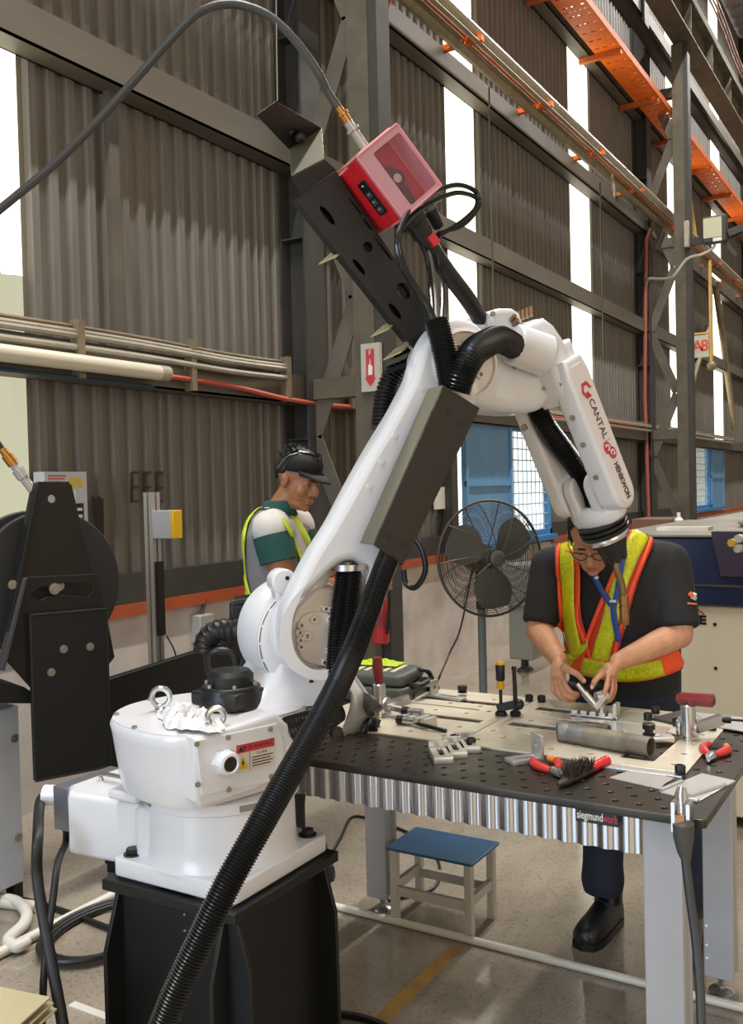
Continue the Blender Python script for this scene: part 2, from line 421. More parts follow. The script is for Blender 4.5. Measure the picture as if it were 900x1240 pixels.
# ------------------------------------------------------------------ windows and blue sliding shutters in the wall
M_blue = mat('blue painted steel shutter', '#6d9fcb', .45, 0, .12, 5.)
M_bluef = mat('blue window frame', '#4585bb', .45, 0, .1, 5.)
M_bright = backlit('yard daylight put in as glow', 3.0, (.74, .93, 1.), (1., .98, .95))
def window(n, y0, ym, y1, z0, z1, shutter_first=True):
    root = thing('window_%d' % n, 'wall window with blue frame and white grille', 'window', (WX, y0, z0)); root['kind'] = 'structure'
    del root['label']; del root['category']
    sh, gl = ((y0, ym), (ym, y1)) if shutter_first else ((ym, y1), (y0, ym))
    fr = MB()
    for a, b in ((gl[0], gl[0]+.05), (gl[1]-.05, gl[1])): fr.box((WX-.04, a, z0), (WX+.05, b, z1))
    fr.box((WX-.04, gl[0], z0), (WX+.05, gl[1], z0+.06)); fr.box((WX-.04, gl[0], z1-.05), (WX+.05, gl[1], z1))
    build(fr, 'window_frame', M_bluef, root)
    gr = MB(); a, b = gl[0]+.05, gl[1]-.05
    nx = 9; nz = 10
    for k in range(1, nx): yy = a+(b-a)*k/nx; gr.cyl((WX+.02, yy, z0), (WX+.02, yy, z1), .006, n=6)
    for k in range(1, nz): zz = z0+(z1-z0)*k/nz; gr.box((WX+.012, a, zz-.007), (WX+.024, b, zz+.007))
    build(gr, 'grille', mat('pale blue grille paint', '#b9cfd8', .5), root)['kind'] = 'stuff'
    gp = mat('window glass', '#cfe6f2', .05, 0, alpha=.25)
    for k in range(2): build(MB().box((WX-.02, a+(b-a)*k/2, z0+.05), (WX-.014, a+(b-a)*(k+1)/2, z1-.04)), 'pane', gp, root, 0)
    s = MB(); a, b = sh
    s.box((WX+.03, a, z0), (WX+.06, b, z1))
    build(s, 'shutter', M_blue, root)
    s = MB()
    for q in (a, b-.05): s.box((WX+.06, q, z0), (WX+.085, q+.05, z1))
    for q in (z0, (z0+z1)/2-.03, z1-.05): s.box((WX+.06, a, q), (WX+.08, b, q+.05))
    build(s, 'shutter_frame', M_blue, root)
    s = MB().box((WX+.0, y0-.3, z1+.02), (WX+.1, y1+.1, z1+.08)); build(s, 'sliding_rail', M_dsteel, root)
    s = MB().box((WX-.02, y0, z0-.06), (WX+.12, y1, z0)); build(s, 'window_sill', M_bluef, root)
window(1, 8.24, 9.38, 10.6, 1.02, 2.23)
window(2, 17.87, 19.4, 20.6, 1.06, 2.27, False)
# the yard's daylight: a glowing panel added outside the windows
yd = build(MB().box((-9, 4, 0), (-8.8, 40, 3.2)), 'yard_glow', M_bright, None, 0); yd['kind'] = 'structure'; yd.name = 'outside_glow'
# ------------------------------------------------------------------ laced columns standing out from the wall
def hsec(mb, x0, x1, y, z0, z1, b=.2, t=.016):
    """H section: flanges across Y, web along X"""
    mb.box((x0, y-b/2, z0), (x0+t, y+b/2, z1)); mb.box((x1-t, y-b/2, z0), (x1, y+b/2, z1)); mb.box((x0+t, y-t/2, z0), (x1-t, y+t/2, z1))
def column(y, label, top=8.05):
    r = thing('lattice_column', label, 'column', (-3.6, y, 0))
    m = MB(); hsec(m, -4+.0, -3.78, y, 0, WTOP, .24); build(m, 'wall_chord', M_dsteel, r)
    m = MB()
    for k in range(7): z = .55+1.4*k; m.box((-3.99, y-.11, z), (-3.79, y+.11, z+.012)); m.cut()
    build(m, 'stiffener_plate', M_dsteel, r)
    m = MB()                                                     # inner chord, boxed H section
    m.box((-3.41, y-.10, 0), (-3.395, y+.10, top)); m.box((-3.395, y-.10, 0), (-3.25, y-.085, top)); m.box((-3.395, y+.085, 0), (-3.25, y+.1, top))
    build(m, 'inner_chord', M_steel, r)
    build(MB().box((-3.25, y-.085, 0), (-3.185, y+.085, top)), 'chord_dark_side', M_dsteel, r)  # added strip; the chord's shaded side put into a darker steel colour
    z = .1; up = True; k = 0
    while z < top-.95:
        a = (-3.80, y-.03, z) if up else (-3.42, y-.03, z); b = (-3.42, y-.03, z+.92) if up else (-3.80, y-.03, z+.92)
        build(MB().bar(a, b, .13, .012, (0, 1, 0)), 'lacing_bar', M_girt, r)
        z += .94; up = not up; k += 1
    m = MB()
    for zz in (2.3, 5.15, 7.35): m.box((-3.8, y-.06, zz-.07), (-3.42, y+.06, zz+.07)); m.cut()
    build(m, 'tie_beam', M_steel, r)
    build(MB().box((-3.55, y-.2, 0), (-3.1, y+.2, .03)), 'base_plate', M_dsteel, r)
    return r
column(5.56, 'lattice steel column beside the red fire arrow sign, nearest to the robot')
column(14.58, 'lattice steel column carrying the A8 plate and the floodlight', 8.02)
column(23.6, 'lattice steel column at the far right end of the wall, beyond the A8 plate', 8.02)
# crane runway beams on the columns
m = MB(); r = thing('crane_beam', 'long grey crane runway beam running along the wall on top of the columns', 'beam', (-3.25, 17, 8.05))
m.box((-3.40, 0, 8.05), (-3.10, 40, 8.07)); m.box((-3.26, 0, 8.07), (-3.24, 40, 8.58)); m.box((-3.40, 0, 8.58), (-3.10, 40, 8.60)); build(m, 'girder', M_steel, r)
m = MB()
for k in range(26): m.box((-3.38, 1+1.5*k, 8.07), (-3.12, 1.012+1.5*k, 8.58)); m.cut()
build(m, 'stiffener_plate', M_steel, r)
build(MB().box((-3.28, 0, 8.60), (-3.22, 40, 8.68)), 'crane_rail', M_dsteel, r)
tag(build(MB().box((-3.74, 0, 8.0), (-3.62, 40, 8.14)), 'wall_pipe_channel', M_dsteel), 'dark channel rail behind the crane beam, high on the wall', 'rail')
P = catmull([(-3.0, 10+.9*i, 8.75+.12*math.sin(i*1.3)) for i in range(14)], 6)
m = MB()
for k in range(3): m.tube([p+V((.035*k, 0, .02*k)) for p in P], .013, 5)
tag(build(m, 'festoon_cable', mat('dull orange cable', '#8a5238', .5)), 'wavy dull orange flat cable hanging above the crane beam', 'cable')
# ---- orange perforated cable tray, upper
TO = .125   # the tray runs between the two chords of the columns
r = thing('cable_tray', 'wide bright orange perforated cable tray high up behind the crane beam', 'cable tray', (-3.5, 15, 7.0))
zt = 7.05
for k in range(12):
    y0 = 6+2.4*k; pl = []
    m = MB(); hs = []
    for i in range(10):
        for j in range(3): hs.append(slot(TO-3.86+.0+j*.1+.01, TO-3.86+j*.1+.05, y0+.12+i*.24, .012, 3))
    m.rprism([(TO-3.9, y0), (TO-3.56, y0), (TO-3.56, y0+2.39), (TO-3.9, y0+2.39)], zt, zt+.004, None, .0005, 0, hs)
    build(m, 'tray_sheet', M_orange, r, 0)
m = MB()
for x in (TO-3.9, TO-3.56): m.box((x-.003, 6, zt), (x+.003, 35, zt+.09))
build(m, 'tray_side', M_orange_d, r)
for k in range(16): build(MB().box((-3.99 if abs(6.63+1.8*k-14.58) > .3 and abs(6.63+1.8*k-23.6) > .3 else -3.77, 6.6+1.8*k, zt-.07), (-3.44, 6.66+1.8*k, zt-.005)), 'tray_bracket', M_orange_d, r)
m = MB()
for k in range(4): m.tube([(-3.72+.06*k, 6, zt+.021), (-3.72+.06*k, 35, zt+.021)], .016, 6); m.cut()
build(m, 'cable', M_dsteel, r)
# ---- pipe rack half way up the wall with orange brackets
r = thing('pipe_rack', 'rack of pale service pipes and cables on orange brackets half way up the wall', 'pipes', (-3.8, 12, 5.3))
M_pipe = mat('galvanised pipe', '#b9b1a2', .4, .35, .2, 8.)
M_pipe_d = mat('weathered pipe', '#8d7f66', .5, .2, .3, 8.)
for k, (x, z, rad, mm) in enumerate(((-3.54, 5.63, .05, M_pipe), (-3.50, 5.51, .022, M_pipe_d), (-3.62, 5.45, .045, M_pipe_d), (-3.72, 5.62, .03, M_orange_d), (-3.67, 5.60, .016, M_pipe_d), (-3.63, 5.60, .016, M_orange_d))):
    build(MB().tube([(x, -6, z), (x, 36, z)], rad, 10), 'pipe', mm, r)
for k in range(20):
    y0 = .8+1.75*k; y0 += .5 if abs(y0-5.56) < .3 or abs(y0-14.58) < .3 or abs(y0-23.6) < .3 else 0
    m = MB(); m.box((-3.99, y0, 5.53), (-3.47, y0+.06, 5.58)); m.box((-3.99, y0, 5.38), (-3.93, y0+.06, 5.53)); build(m, 'pipe_bracket', M_orange if k in (4, 5, 6, 8) else M_orange_d, r)
m = MB(); m.tube(catmull([(-3.57, 11.9, 5.5), (-3.53, 11.9, 5.3), (-3.56, 12.02, 5.22), (-3.6, 12.1, 5.4), (-3.57, 12.0, 5.5)], 6), .014, 6)
build(m, 'cable_loop', M_pipe, r)
# ---- orange down pipe beside the first column
m = MB().tube([(-3.40, 6.1, 5.95), (-3.40, 6.1, 5.30), (-3.74, 6.35, 5.05), (-3.74, 6.35, 4.0), (-3.74, 6.35, 0)], .055, 8)
tag(build(m, 'down_pipe', M_oxide), 'red oxide square conduit dropping down the wall beside the nearest column', 'pipe')
# ---- conduits along the lower girt
r = thing('wall_conduits', 'bundle of grey conduits and one red pipe along the lower wall girt', 'pipes', (-3.8, 6, 2.4))
for k, (x, z, rad, mm) in enumerate(((-3.80, 2.42, .018, M_pipe), (-3.80, 2.36, .018, M_pipe), (-3.83, 2.47, .012, M_pipe_d), (-3.80, 2.44, .014, M_pipe))):
    P = [(x, -3, z-.02), (x, 1.5, z-.02), (x, 3.6, z), (x+.02, 4.6, z-.015), (x, 5.25, z-.0)]
    build(MB().tube(catmull(P, 6), rad, 8), 'conduit', mm, r)
    build(MB().tube(catmull([(x+.0, 5.9, z-.05), (x, 7.5, z-.06), (x, 10.5, z-.02), (x, 14, z), (x, 21, z)], 6), rad, 8), 'conduit', mm, r)
build(MB().tube(catmull([(-3.80, 3.9, 2.27), (-3.80, 4.6, 2.26), (-3.79, 5.3, 2.21), (-3.80, 6.2, 2.22), (-3.8, 8, 2.34), (-3.8, 11, 2.36), (-3.8, 21, 2.36)], 6), .017, 8), 'red_pipe', mat('red pipe', '#c05a48', .5), r)
for yy in (3.4, 4.25, 5.2, 6.0): build(MB().box((-3.84, yy, 2.2), (-3.775, yy+.04, 2.5)), 'pipe_clip', M_pipe_d, r)
tag(build(MB().tube([(-3.80, -2, 2.22), (-3.80, 3.95, 2.20)], .012, 6), 'blue_cable', mat('dark teal cable', '#20414c', .5)), 'thin dark teal cable hanging under the tube lamp', 'cable')
# tube lamp on the girt
r = thing('tube_lamp', 'long white fluorescent tube lamp fixed along the lower wall girt', 'lamp', (-3.8, 3.0, 2.27))
build(MB().cyl((-3.74, 1.7, 2.27), (-3.74, 3.93, 2.27), .042, n=14), 'tube', mat('white lamp tube', '#d9d3c0', .3, 0), r)
build(MB().cyl((-3.74, 3.93, 2.27), (-3.74, 4.0, 2.27), .044, n=14), 'end_cap', M_pipe, r)
build(MB().box((-3.84, 1.7, 2.26), (-3.77, 4.0, 2.31)), 'batten', M_pipe, r)
# angle rail between the first and the second sheet panel
m = MB().box((-3.97, 3.80, 2.4), (-3.93, 3.87, 3.83)); tag(build(m, 'wall_stud', M_girt), 'narrow vertical steel angle on the corrugated wall above the tube lamp', 'angle')
# ---- red fire arrow sign
M_white = mat('white sign paint', '#b9b5a8', .5); M_red = mat('sign red', '#c23a40', .5); M_white2 = mat('print white', '#e8e4dc', .5)
yf = 5.43; A = ony(437, 417, yf); B = ony(461, 473, yf)
r = thing('fire_sign', 'grey sign with a red arrow pointing down, on the nearest lattice column', 'sign', ((A.x+B.x)/2, yf, B.z))
build(MB().box((A.x, yf-.004, B.z), (B.x, yf+.03, A.z)), 'sign_plate', M_white, r)
cx = (A.x+B.x)/2; w = (B.x-A.x); h = A.z-B.z; zc = (A.z+B.z)/2
Mx = frame((cx, yf-.005, zc), (1, 0, 0), (0, 0, 1), (0, -1, 0))
m = MB().prism([(-.22*w, .38*h), (-.22*w, -.22*h), (-.3*w, -.22*h), (0, -.4*h), (.3*w, -.22*h), (.22*w, -.22*h), (.22*w, .38*h)], 0, .001, Mx); build(m, 'arrow', M_red, r, 0)
m = MB()
for k in range(3): m.text('▮' if 0 else 'FIRE'[k], .045, Mx @ Matrix.Translation((-.0, .3*h-.06*k, .0016)), .0006)
m.prism([(-.1*w, .05*h), (-.12*w, -.16*h), (.1*w, -.16*h), (.13*w, .0*h), (.0, .08*h)], .001, .0016, Mx)
build(m, 'print', M_white2, r, 0)
# ---- A8 plate, hanger pipe, floodlight, small batten on the second column
M_yel = mat('yellow painted pipe', '#c9a25a', .5, 0, .2, 9.)
XP = -3.5
def op(x, y): return onx(x, y, XP)
yq = op(861, 400).y; A = ony(839, 407, yq); B = ony(859, 432, yq)
r = thing('bay_plate', 'white bay plate lettered A8 in red, hanging from a yellow pipe', 'sign', V(((A.x+B.x)/2, yq, B.z)))
build(MB().box((A.x, yq-.01, B.z), (B.x, yq+.01, A.z)), 'plate', M_white, r)
PF = frame(((A.x+B.x)/2, yq-.012, (A.z+B.z)/2), (1, 0, 0), (0, 0, 1), (0, -1, 0)); ph = A.z-B.z; pw = B.x-A.x
build(MB().text('A', ph*.72, PF @ Matrix.Translation((-.2*pw, 0, 0)), .002, bold=.006), 'letter', mat('bay letter red', '#d4573c', .5), r, 0)
build(MB().text('8', ph*.72, PF @ Matrix.Translation((.24*pw, 0, 0)), .002, bold=.006), 'letter', mat('bay letter red', '#d4573c', .5), r, 0)
build(MB().tube([V((A.x-.05, yq, A.z+.03)), V((XP, yq, A.z+.03))], .018, 8), 'hanger_bar', M_yel, r)
r = thing('yellow_pipe', 'vertical yellow pipe with a ball joint at its foot, carrying the A8 plate', 'pipe', op(861, 443))
build(MB().tube([(XP, yq, 5.44), (XP, yq, op(861, 441).z)], .028, 8), 'pipe', M_yel, r)
build(MB().sphere((XP, yq, op(861, 443).z), .085, 12, 8), 'ball_joint', M_pipe_d, r)
# diagonal braces beyond the column
for i, (a, b, Y, lab) in enumerate((((829, 200), (842, 300), 17.5, 'slanting yellow brace above the floodlight, left of it'), ((858, 395), (833, 480), 15.6, 'slanting pale brace behind the A8 plate'), ((866, 340), (890, 520), 17.5, 'slanting pale brace right of the A8 plate')  )):
    pa, pb = onx(*a, -3.85), onx(*b, -3.85);  tag(build(MB().cyl(pa, pb, .06, n=10), 'brace_pipe', M_yel if i == 0 else M_pipe_d), lab, 'brace')
Y = 14.2
A_ = ony(868, 285, 14.2)
r = thing('floodlight', 'square floodlight with pale glass and a cable, on the far lattice column', 'lamp', ony(868, 298, Y))
A = ony(850, 263, Y); B = ony(880, 298, Y)
build(MB().box((A.x, Y, B.z+.08), (B.x, Y+.15, A.z)), 'housing', M_dsteel, r, bevel=.02)
build(MB().box((A.x+.02, Y-.01, B.z+.15), (B.x-.06, Y, A.z-.03)), 'lens', mat('floodlight glass', '#c9c8ae', .2), r)
m = MB(); m.bar((-3.19, Y+.3, B.z+.2), (B.x+.2, Y+.2, B.z+.2), .06, .1); m.bar((B.x, Y+.1, B.z+.2), (B.x+.3, Y+.2, B.z+.3), .06, .1); m.bar((B.x-.05, Y+.1, B.z+.1), (B.x+.1, Y+.15, B.z-.12), .05, .05); build(m, 'bracket', M_dsteel, r)
build(MB().box((A.x+.15, Y-.012, B.z+.09), (A.x+.27, Y, B.z+.14)), 'rating_label', M_white2, r)
tag(build(MB().tube(catmull([ony(782, 347, 14.4), ony(786, 338, 14.35), ony(800, 338, 14.3), ony(815, 335, 14.2), ony(832, 314, 14.2), ony(850, 308, 14.2), ony(864, 300, 14.25), ony(866, 290, 14.28)], 8), .022, 6), 'lamp_cable', M_pipe), 'grey cable sagging from the red pipe to the floodlight', 'cable')
tag(build(MB().tube([ony(788, 276, 14.4), ony(783, 290, 14.4), ony(782, 345, 14.4), ony(781, 480, 14.4), ony(786, 632, 14.4)], .03, 8), 'riser_pipe', mat('red riser pipe', '#a2584a', .5)), 'thin dull red vertical pipe left of the A8 column', 'pipe')
A = ony(828, 268, 14.4); B = ony(835, 299, 14.4)
tag(build(MB().box((A.x, 14.38, B.z), (B.x, 14.45, A.z)), 'switch_box', M_pipe, bevel=.01), 'narrow pale vertical box on the A8 column beside the floodlight', 'box')
# thin hanging wire by the first strips
for i, (x, ya, yb, Y) in enumerate(((572, 88, 365, 8.7), (693, 192, 420, 12.2))):
    tag(build(MB().cyl(V((-3.8, Y, onx(x, ya, -3.8).z)), V((-3.8, Y, onx(x, yb, -3.8).z)), .008, n=5), 'hanging_wire', M_dsteel), ('thin dark wire hanging in front of the first bright strip' if i == 0 else 'thin dark wire hanging in front of the second bright strip'), 'wire')
# poster on the wall
A = onx(57, 571, -3.9); B = onx(110, 640, -3.9)
r = thing('notice', 'laminated safety notice with printed lines on the corrugated wall', 'notice', (-3.93, (A.y+B.y)/2, B.z))
build(MB().box((-4.004, A.y, B.z), (-3.92, B.y, A.z)), 'sheet', mat('notice paper', '#c9cdd6', .4), r)
m = MB(); d = B.y-A.y;  h = A.z-B.z
m.box((-3.92, A.y+.62*d, B.z), (-3.918, A.y+.9*d, B.z+.45*h)); build(m, 'black_panel', mat('print black', '#17171a', .5), r)
build(MB().box((-3.92, A.y+.55*d, B.z+.72*h), (-3.918, A.y+.9*d, B.z+.9*h)), 'yellow_panel', mat('print yellow', '#d8c25a', .5), r)
m = MB()
for k in range(3): m.box((-3.92, A.y+.08*d, A.z-.08*h-.05*h*k), (-3.918, A.y+(.5-.05*k)*d, A.z-.06*h-.05*h*k)); m.cut()
build(m, 'red_lines', M_red, r)
m = MB()
for k in range(3): m.box((-3.917, A.y+.66*d, B.z+.08*h+.12*h*k), (-3.9165, A.y+.86*d, B.z+.13*h+.12*h*k)); m.cut()
m.box((-3.92, A.y+.66*d, B.z+.52*h), (-3.918, A.y+.72*d, B.z+.68*h)); build(m, 'print_lines', M_white2, r)
# wire tags standing against the wall right of the notice
for k in range(6):
    a = onx(112+2.5*k, 600+2*(k % 3), -3.999); b = onx(118+1.5*k, 650, -3.999)
    tag(build(MB().cyl(a, b, .004, n=5), 'welding_rod', M_dsteel), 'thin dark rod fixed upright on the wall right of the notice', 'rod', 'thin rods right of the notice')
# cable bracket hooks drawn on the wall
m = MB()
for k in range(3):
    x = 160+15*k; X0 = -4.0; a = onx(x, 572, X0); b = onx(x, 607, X0); m = MB()
    m.bar(a, b, .012, .012); m.bar(a, onx(x+7, 572, X0), .012, .012); m.bar(onx(x, 590, X0), onx(x+7, 590, X0), .012, .012); m.bar(b, onx(x+7, 607, X0), .012, .012)
    tag(build(m, 'wall_hook', M_dsteel), ('first', 'second', 'third')[k]+' of three faint dark wire hooks on the wall, counted from the notice', 'hook', 'wire hooks on the wall')
# ================================================================== the welding robot
M_rw = mat('robot white enamel', '#dedee2', .28, 0, coat=.35)
M_rplate = mat('robot cast cover', '#e0d8d0', .4, 0, coat=.1)
M_blk = mat('black powder coat', '#111111', .5, 0, .15, 12., .03, 200)
M_blk2 = mat('black plastic', '#151515', .4)
M_hose = mat('black corrugated plastic', '#141414', .28, 0)
M_chrome = mat('bright steel', '#c9c9c9', .25, .9)
M_bolt = mat('zinc bolt', '#a8a297', .35, .8)
M_olive = mat('olive plate and lit black sheet', '#6d6a58', .38, .35, .1, 8.)  # valve plates; also black sheet faces with their light painted in
M_brown = mat('dark brown powder coat', '#241c14', .42, 0, .1, 10.)
AC = V((-1.635, 1.905, 0)); AD = (r0*.927+r0.cross(V((0, 0, -1)))*0+V((-math.sin(YAW), math.cos(YAW), 0))*.375).normalized(); AN = V((AD.y, -AD.x, 0))
AF = frame((AC.x, AC.y, 0), AD, (0, 0, 1), AN)
def A(x, y, w=0.): return hit(x, y, AC+AN*w, AN)
def auv(x, y, w=0.): p = A(x, y, w)-AC; return (p.dot(AD), p.z)
def AW(u, v, w): return AC+AD*u+AN*w+V((0, 0, v))
def pl(pts, w, smooth=0):
    q = [auv(x, y, w) for x, y in pts]
    if smooth: q = [(p.x, p.y) for p in catmull([(a, b, 0) for a, b in q], smooth, True)]
    return q
def hexbolt(mb, p, nrm, r=.009, h=.008, n=6): mb.cyl(V(p), V(p)+V(nrm)*h, r, n=n)

# ---- pedestal
r = thing('robot_pedestal', 'black steel pedestal with gusset plates under the white robot', 'pedestal', (-1.635, 1.905, 0))
x0, x1, y0, y1 = -1.853, -1.417, 1.685, 2.125; PT = .62
build(MB().box((x0, y0, PT-.028), (x1, y1, PT)), 'top_plate', M_blk, r, bevel=.003)
build(MB().box((x0+.05, y0+.05, .02), (x1-.05, y1-.05, PT-.028)), 'column', M_blk, r, bevel=.004)
for k, yy in enumerate((y0+.03, y1-.045)):
    pr = [(x0+.02, PT-.028), (x0-.015, .47), (x0-.02, .02), (x1+.02, .02), (x1+.015, .47), (x1-.02, PT-.028)]
    build(MB().prism(pr, yy, yy+.012, Matrix(((1, 0, 0, 0), (0, 0, 1, 0), (0, 1, 0, 0), (0, 0, 0, 1)))), 'gusset_plate', M_blk, r, bevel=.002)
for k, xx in enumerate((x0+.03, x1-.06)):
    pr = [(y0+.02, PT-.028), (y0-.03, .45), (y0-.03, .02), (y1+.03, .02), (y1+.03, .45), (y1-.02, PT-.028)]
    build(MB().prism(pr, xx, xx+.012, Matrix(((0, 0, 1, 0), (1, 0, 0, 0), (0, 1, 0, 0), (0, 0, 0, 1)))), 'gusset_plate', M_blk, r, bevel=.002)
build(MB().box((x0-.08, y0-.08, 0), (x1+.08, y1+.08, .02)), 'foot_plate', M_blk, r)
m = MB()
for k, (xx, yy, zz) in enumerate(((-1.6, y0+.03, .57), (-1.6, y0+.03, .53), (-1.6, y0+.03, .5))): m.sphere((xx, yy, zz), .004, 6, 4); m.cut()
build(m, 'screw', M_bolt, r)

# ---- robot base
R = thing('welding_robot', 'large white six-axis welding robot arm reaching from its black pedestal over the steel table', 'robot', (-1.635, 1.905, PT))
I4 = Matrix.Identity(4)
m = MB().rprism(rrect(-1.835, 1.705, -1.435, 2.105, .02), PT+.006, PT+.052, None, .006)
m.box((-1.82, 1.72, PT), (-1.70, 2.09, PT+.02)); m.box((-1.57, 1.72, PT), (-1.45, 2.09, PT+.02))
build(m, 'base_plate', M_rw, R)
m = MB().lathe([(.205, .668), (.196, .68), (.193, .72), (.191, .80), (.19, .838), (.18, .845)], 56, Matrix.Translation((-1.635, 1.905, 0)))
m.rprism(rrect(-1.80, 1.74, -1.62, 2.07, .03), .66, .80, None, .02)
base = build(m, 'base_column', M_rw, R)
build(MB().lathe([(.196, .812), (.203, .816), (.203, .842), (.196, .846)], 56, Matrix.Translation((-1.635, 1.905, 0))), 'base_ring', M_rw, R)
m = MB()
for a in (-115, -30): 
    t = math.radians(a); c = V((-1.635+.204*math.cos(t), 1.905+.204*math.sin(t), .829)); 
    m.box((-.026, -.007, -.002), (.026, .007, .003), frame(c, (-math.sin(t), math.cos(t), 0), (0, 0, 1), (math.cos(t), math.sin(t), 0))); m.cut()
build(m, 'zero_mark', mat('mark grey', '#8f887c', .5), R)
for (xx, yy) in ((-1.80, 1.745), (-1.475, 1.745), (-1.475, 2.065), (-1.80, 2.065)):
    m = MB().cyl((xx, yy, PT+.05), (xx, yy, PT+.056), .024, n=20); m.cyl((xx, yy, PT+.056), (xx, yy, PT+.069), .0175, n=6); build(m, 'anchor_bolt', M_blk2, R)
# rear connector housing
m = MB().rprism([(-2.085, 1.79), (-2.025, 1.735), (-1.75, 1.765), (-1.75, 2.04), (-2.085, 2.03)], .632, .80, None, .014)
rear = build(m, 'connector_housing', M_rw, R)
build(MB().box((-2.145, 1.785, .668), (-2.084, 2.0, .79)), 'connector_plate', mat('grey connector plate', '#6e7076', .4, .3), R, bevel=.003)
m = MB().box((-1.86, 1.72, .815), (-1.76, 1.775, .84)); build(m, 'base_lug', M_rw, R, bevel=.008, bseg=3)
m = MB()
for q in (1.86, 1.96): m.tube(catmull([(-2.03, q, .797), (-2.03, q, .818), (-1.94, q+.0, .818), (-1.94, q, .797)], 4), .006, 6); m.cut()
build(m, 'housing_handle', M_bolt, R)
g = V((-2.145, 1.815, .755)); m = MB().cyl(g, g+V((-.045, -.02, .0)), .027, .029, 16); build(m, 'cable_gland', M_rw, R)

# ---- turning waist
WE = V((.325, .946, 0)).normalized(); WMn = V((WE.y, -WE.x, 0))
WF = frame((AC.x, AC.y, 0), WE, WMn, (0, 0, 1))
foot = [(-.258, -.10), (-.262, .08), (-.205, .19), (-.10, .205), (.05, .19), (.17, .15), (.225, .02), (.17, -.16), (.02, -.235), (-.15, -.22)]
fs_ = [(p.x, p.y) for p in catmull([(a, b, 0) for a, b in foot], 8, True)]
m = MB(); secs = []
for sc, z in ((.84, .848), (.895, .852), (.915, .866), (.95, .93), (.985, 1.0), (1.0, 1.02), (.985, 1.028)):
    secs.append([WF @ V((x*sc, y*sc, z)) for x, y in fs_])
m.loft(secs); waist = build(m, 'waist_body', M_rw, R, smooth=50)
m = MB().loft([[WF @ V((x*.975, y*.975, z)) for x, y in fs_] for z in (1.028, 1.034)]); build(m, 'waist_lid', M_rw, R, smooth=40)
# cover box with cable gland on the side of the waist
CF = frame((AC.x, AC.y, 0), WE, (0, 0, 1), WMn)
cov = [(-.20, .885), (-.185, .868), (-.05, .874), (.08, .895), (.115, .93), (.10, .985), (.03, 1.052), (-.20, 1.032)]
build(MB().rprism(cov, .14, .224, CF, .010, 4), 'cover_box', M_rw, R)
def C(x, y, o=.0): return hit(x, y, AC+WMn*(.224+o), WMn)
inner = [(C(x, y)-AC) for x, y in ((237, 897), (335, 876), (343, 900), (341, 930), (338, 944), (244, 963))]
build(MB().rprism([(p.dot(WE), p.z) for p in inner], .222, .2275, CF, .0012, 1), 'cover_plate', M_rw, R)
m = MB()
for x, y in ((238, 901), (276, 893), (327, 883), (239, 950), (277, 956), (328, 940)): p = C(x, y, .003); m.cyl(p, p+WMn*.004, .0065, n=12); m.cyl(p+WMn*.004, p+WMn*.006, .004, n=6); m.cut()
build(m, 'cover_screw', M_bolt, R); bpy.context.view_layer.update()
g = C(270, 922, .003)
m = MB(); Mg = frame(g, WE, (0, 0, 1), WMn)
m.lathe([(.031, 0), (.031, .008), (.028, .010)], 6, Mg); m.lathe([(.026, .010), (.029, .014), (.029, .03), (.026, .036), (.020, .038), (.017, .034), (.017, .02)], 22, Mg, cap=False); m.lathe([(.030, .016), (.030, .026)], 8, Mg)
build(m, 'cable_gland', M_rw, R); build(MB().lathe([(.0178, .028), (.0178, .0345), (.001, .0345)], 20, Mg), 'bore_dark_disc', M_blk2, R)  # black disc put in for the dark inside the gland
# warning label
p0 = C(286, 903, .0038); p1 = C(332, 893, .0038); p2 = C(292, 936, .0038); ex = (p1-p0).normalized(); ey = WMn.cross(ex); lw = (p1-p0).length; lh = (p0-p2).dot(ey)
LM = frame(p0-ey*lh, ex, ey, WMn)
lab = build(MB().box((0, 0, 0), (lw, lh, .0006), LM), 'warning_label', mat('label white', '#d9cfc8', .4), R)
build(MB().box((0, lh*.70, .0006), (lw, lh, .001), LM), 'label_band', M_red, lab)
tri = MB(); tri.prism([(.02*lw, .12*lh), (.30*lw, .12*lh), (.16*lw, .6*lh)], .0006, .001, LM); build(tri, 'warning_triangle', mat('label yellow', '#d9b52a', .4), lab)
tri = MB(); tri.prism([(.17*lw, .5*lh), (.12*lw, .32*lh), (.155*lw, .32*lh), (.145*lw, .17*lh), (.20*lw, .36*lh), (.165*lw, .36*lh)], .001, .0013, LM)
tri.box((.335*lw, .04*lh, .0006), (.345*lw, .66*lh, .001), LM)
tri.text('警 告 WARNING', .17*lh, LM @ Matrix.Translation((.56*lw, .85*lh, .0011)), .0003)
tri.text('小心有电', .11*lh, LM @ Matrix.Translation((.66*lw, .58*lh, .0007)), .0003)
for k in range(4): tri.box((.40*lw, (.44-.1*k)*lh, .0006), ((.95-.06*(k % 2))*lw, (.475-.1*k)*lh, .001), LM)
tri.prism([(.05*lw, .75*lh), (.19*lw, .75*lh), (.12*lw, .95*lh)], .001, .0013, LM)
build(tri, 'label_print', mat('print black', '#17171a', .5), lab, 0)
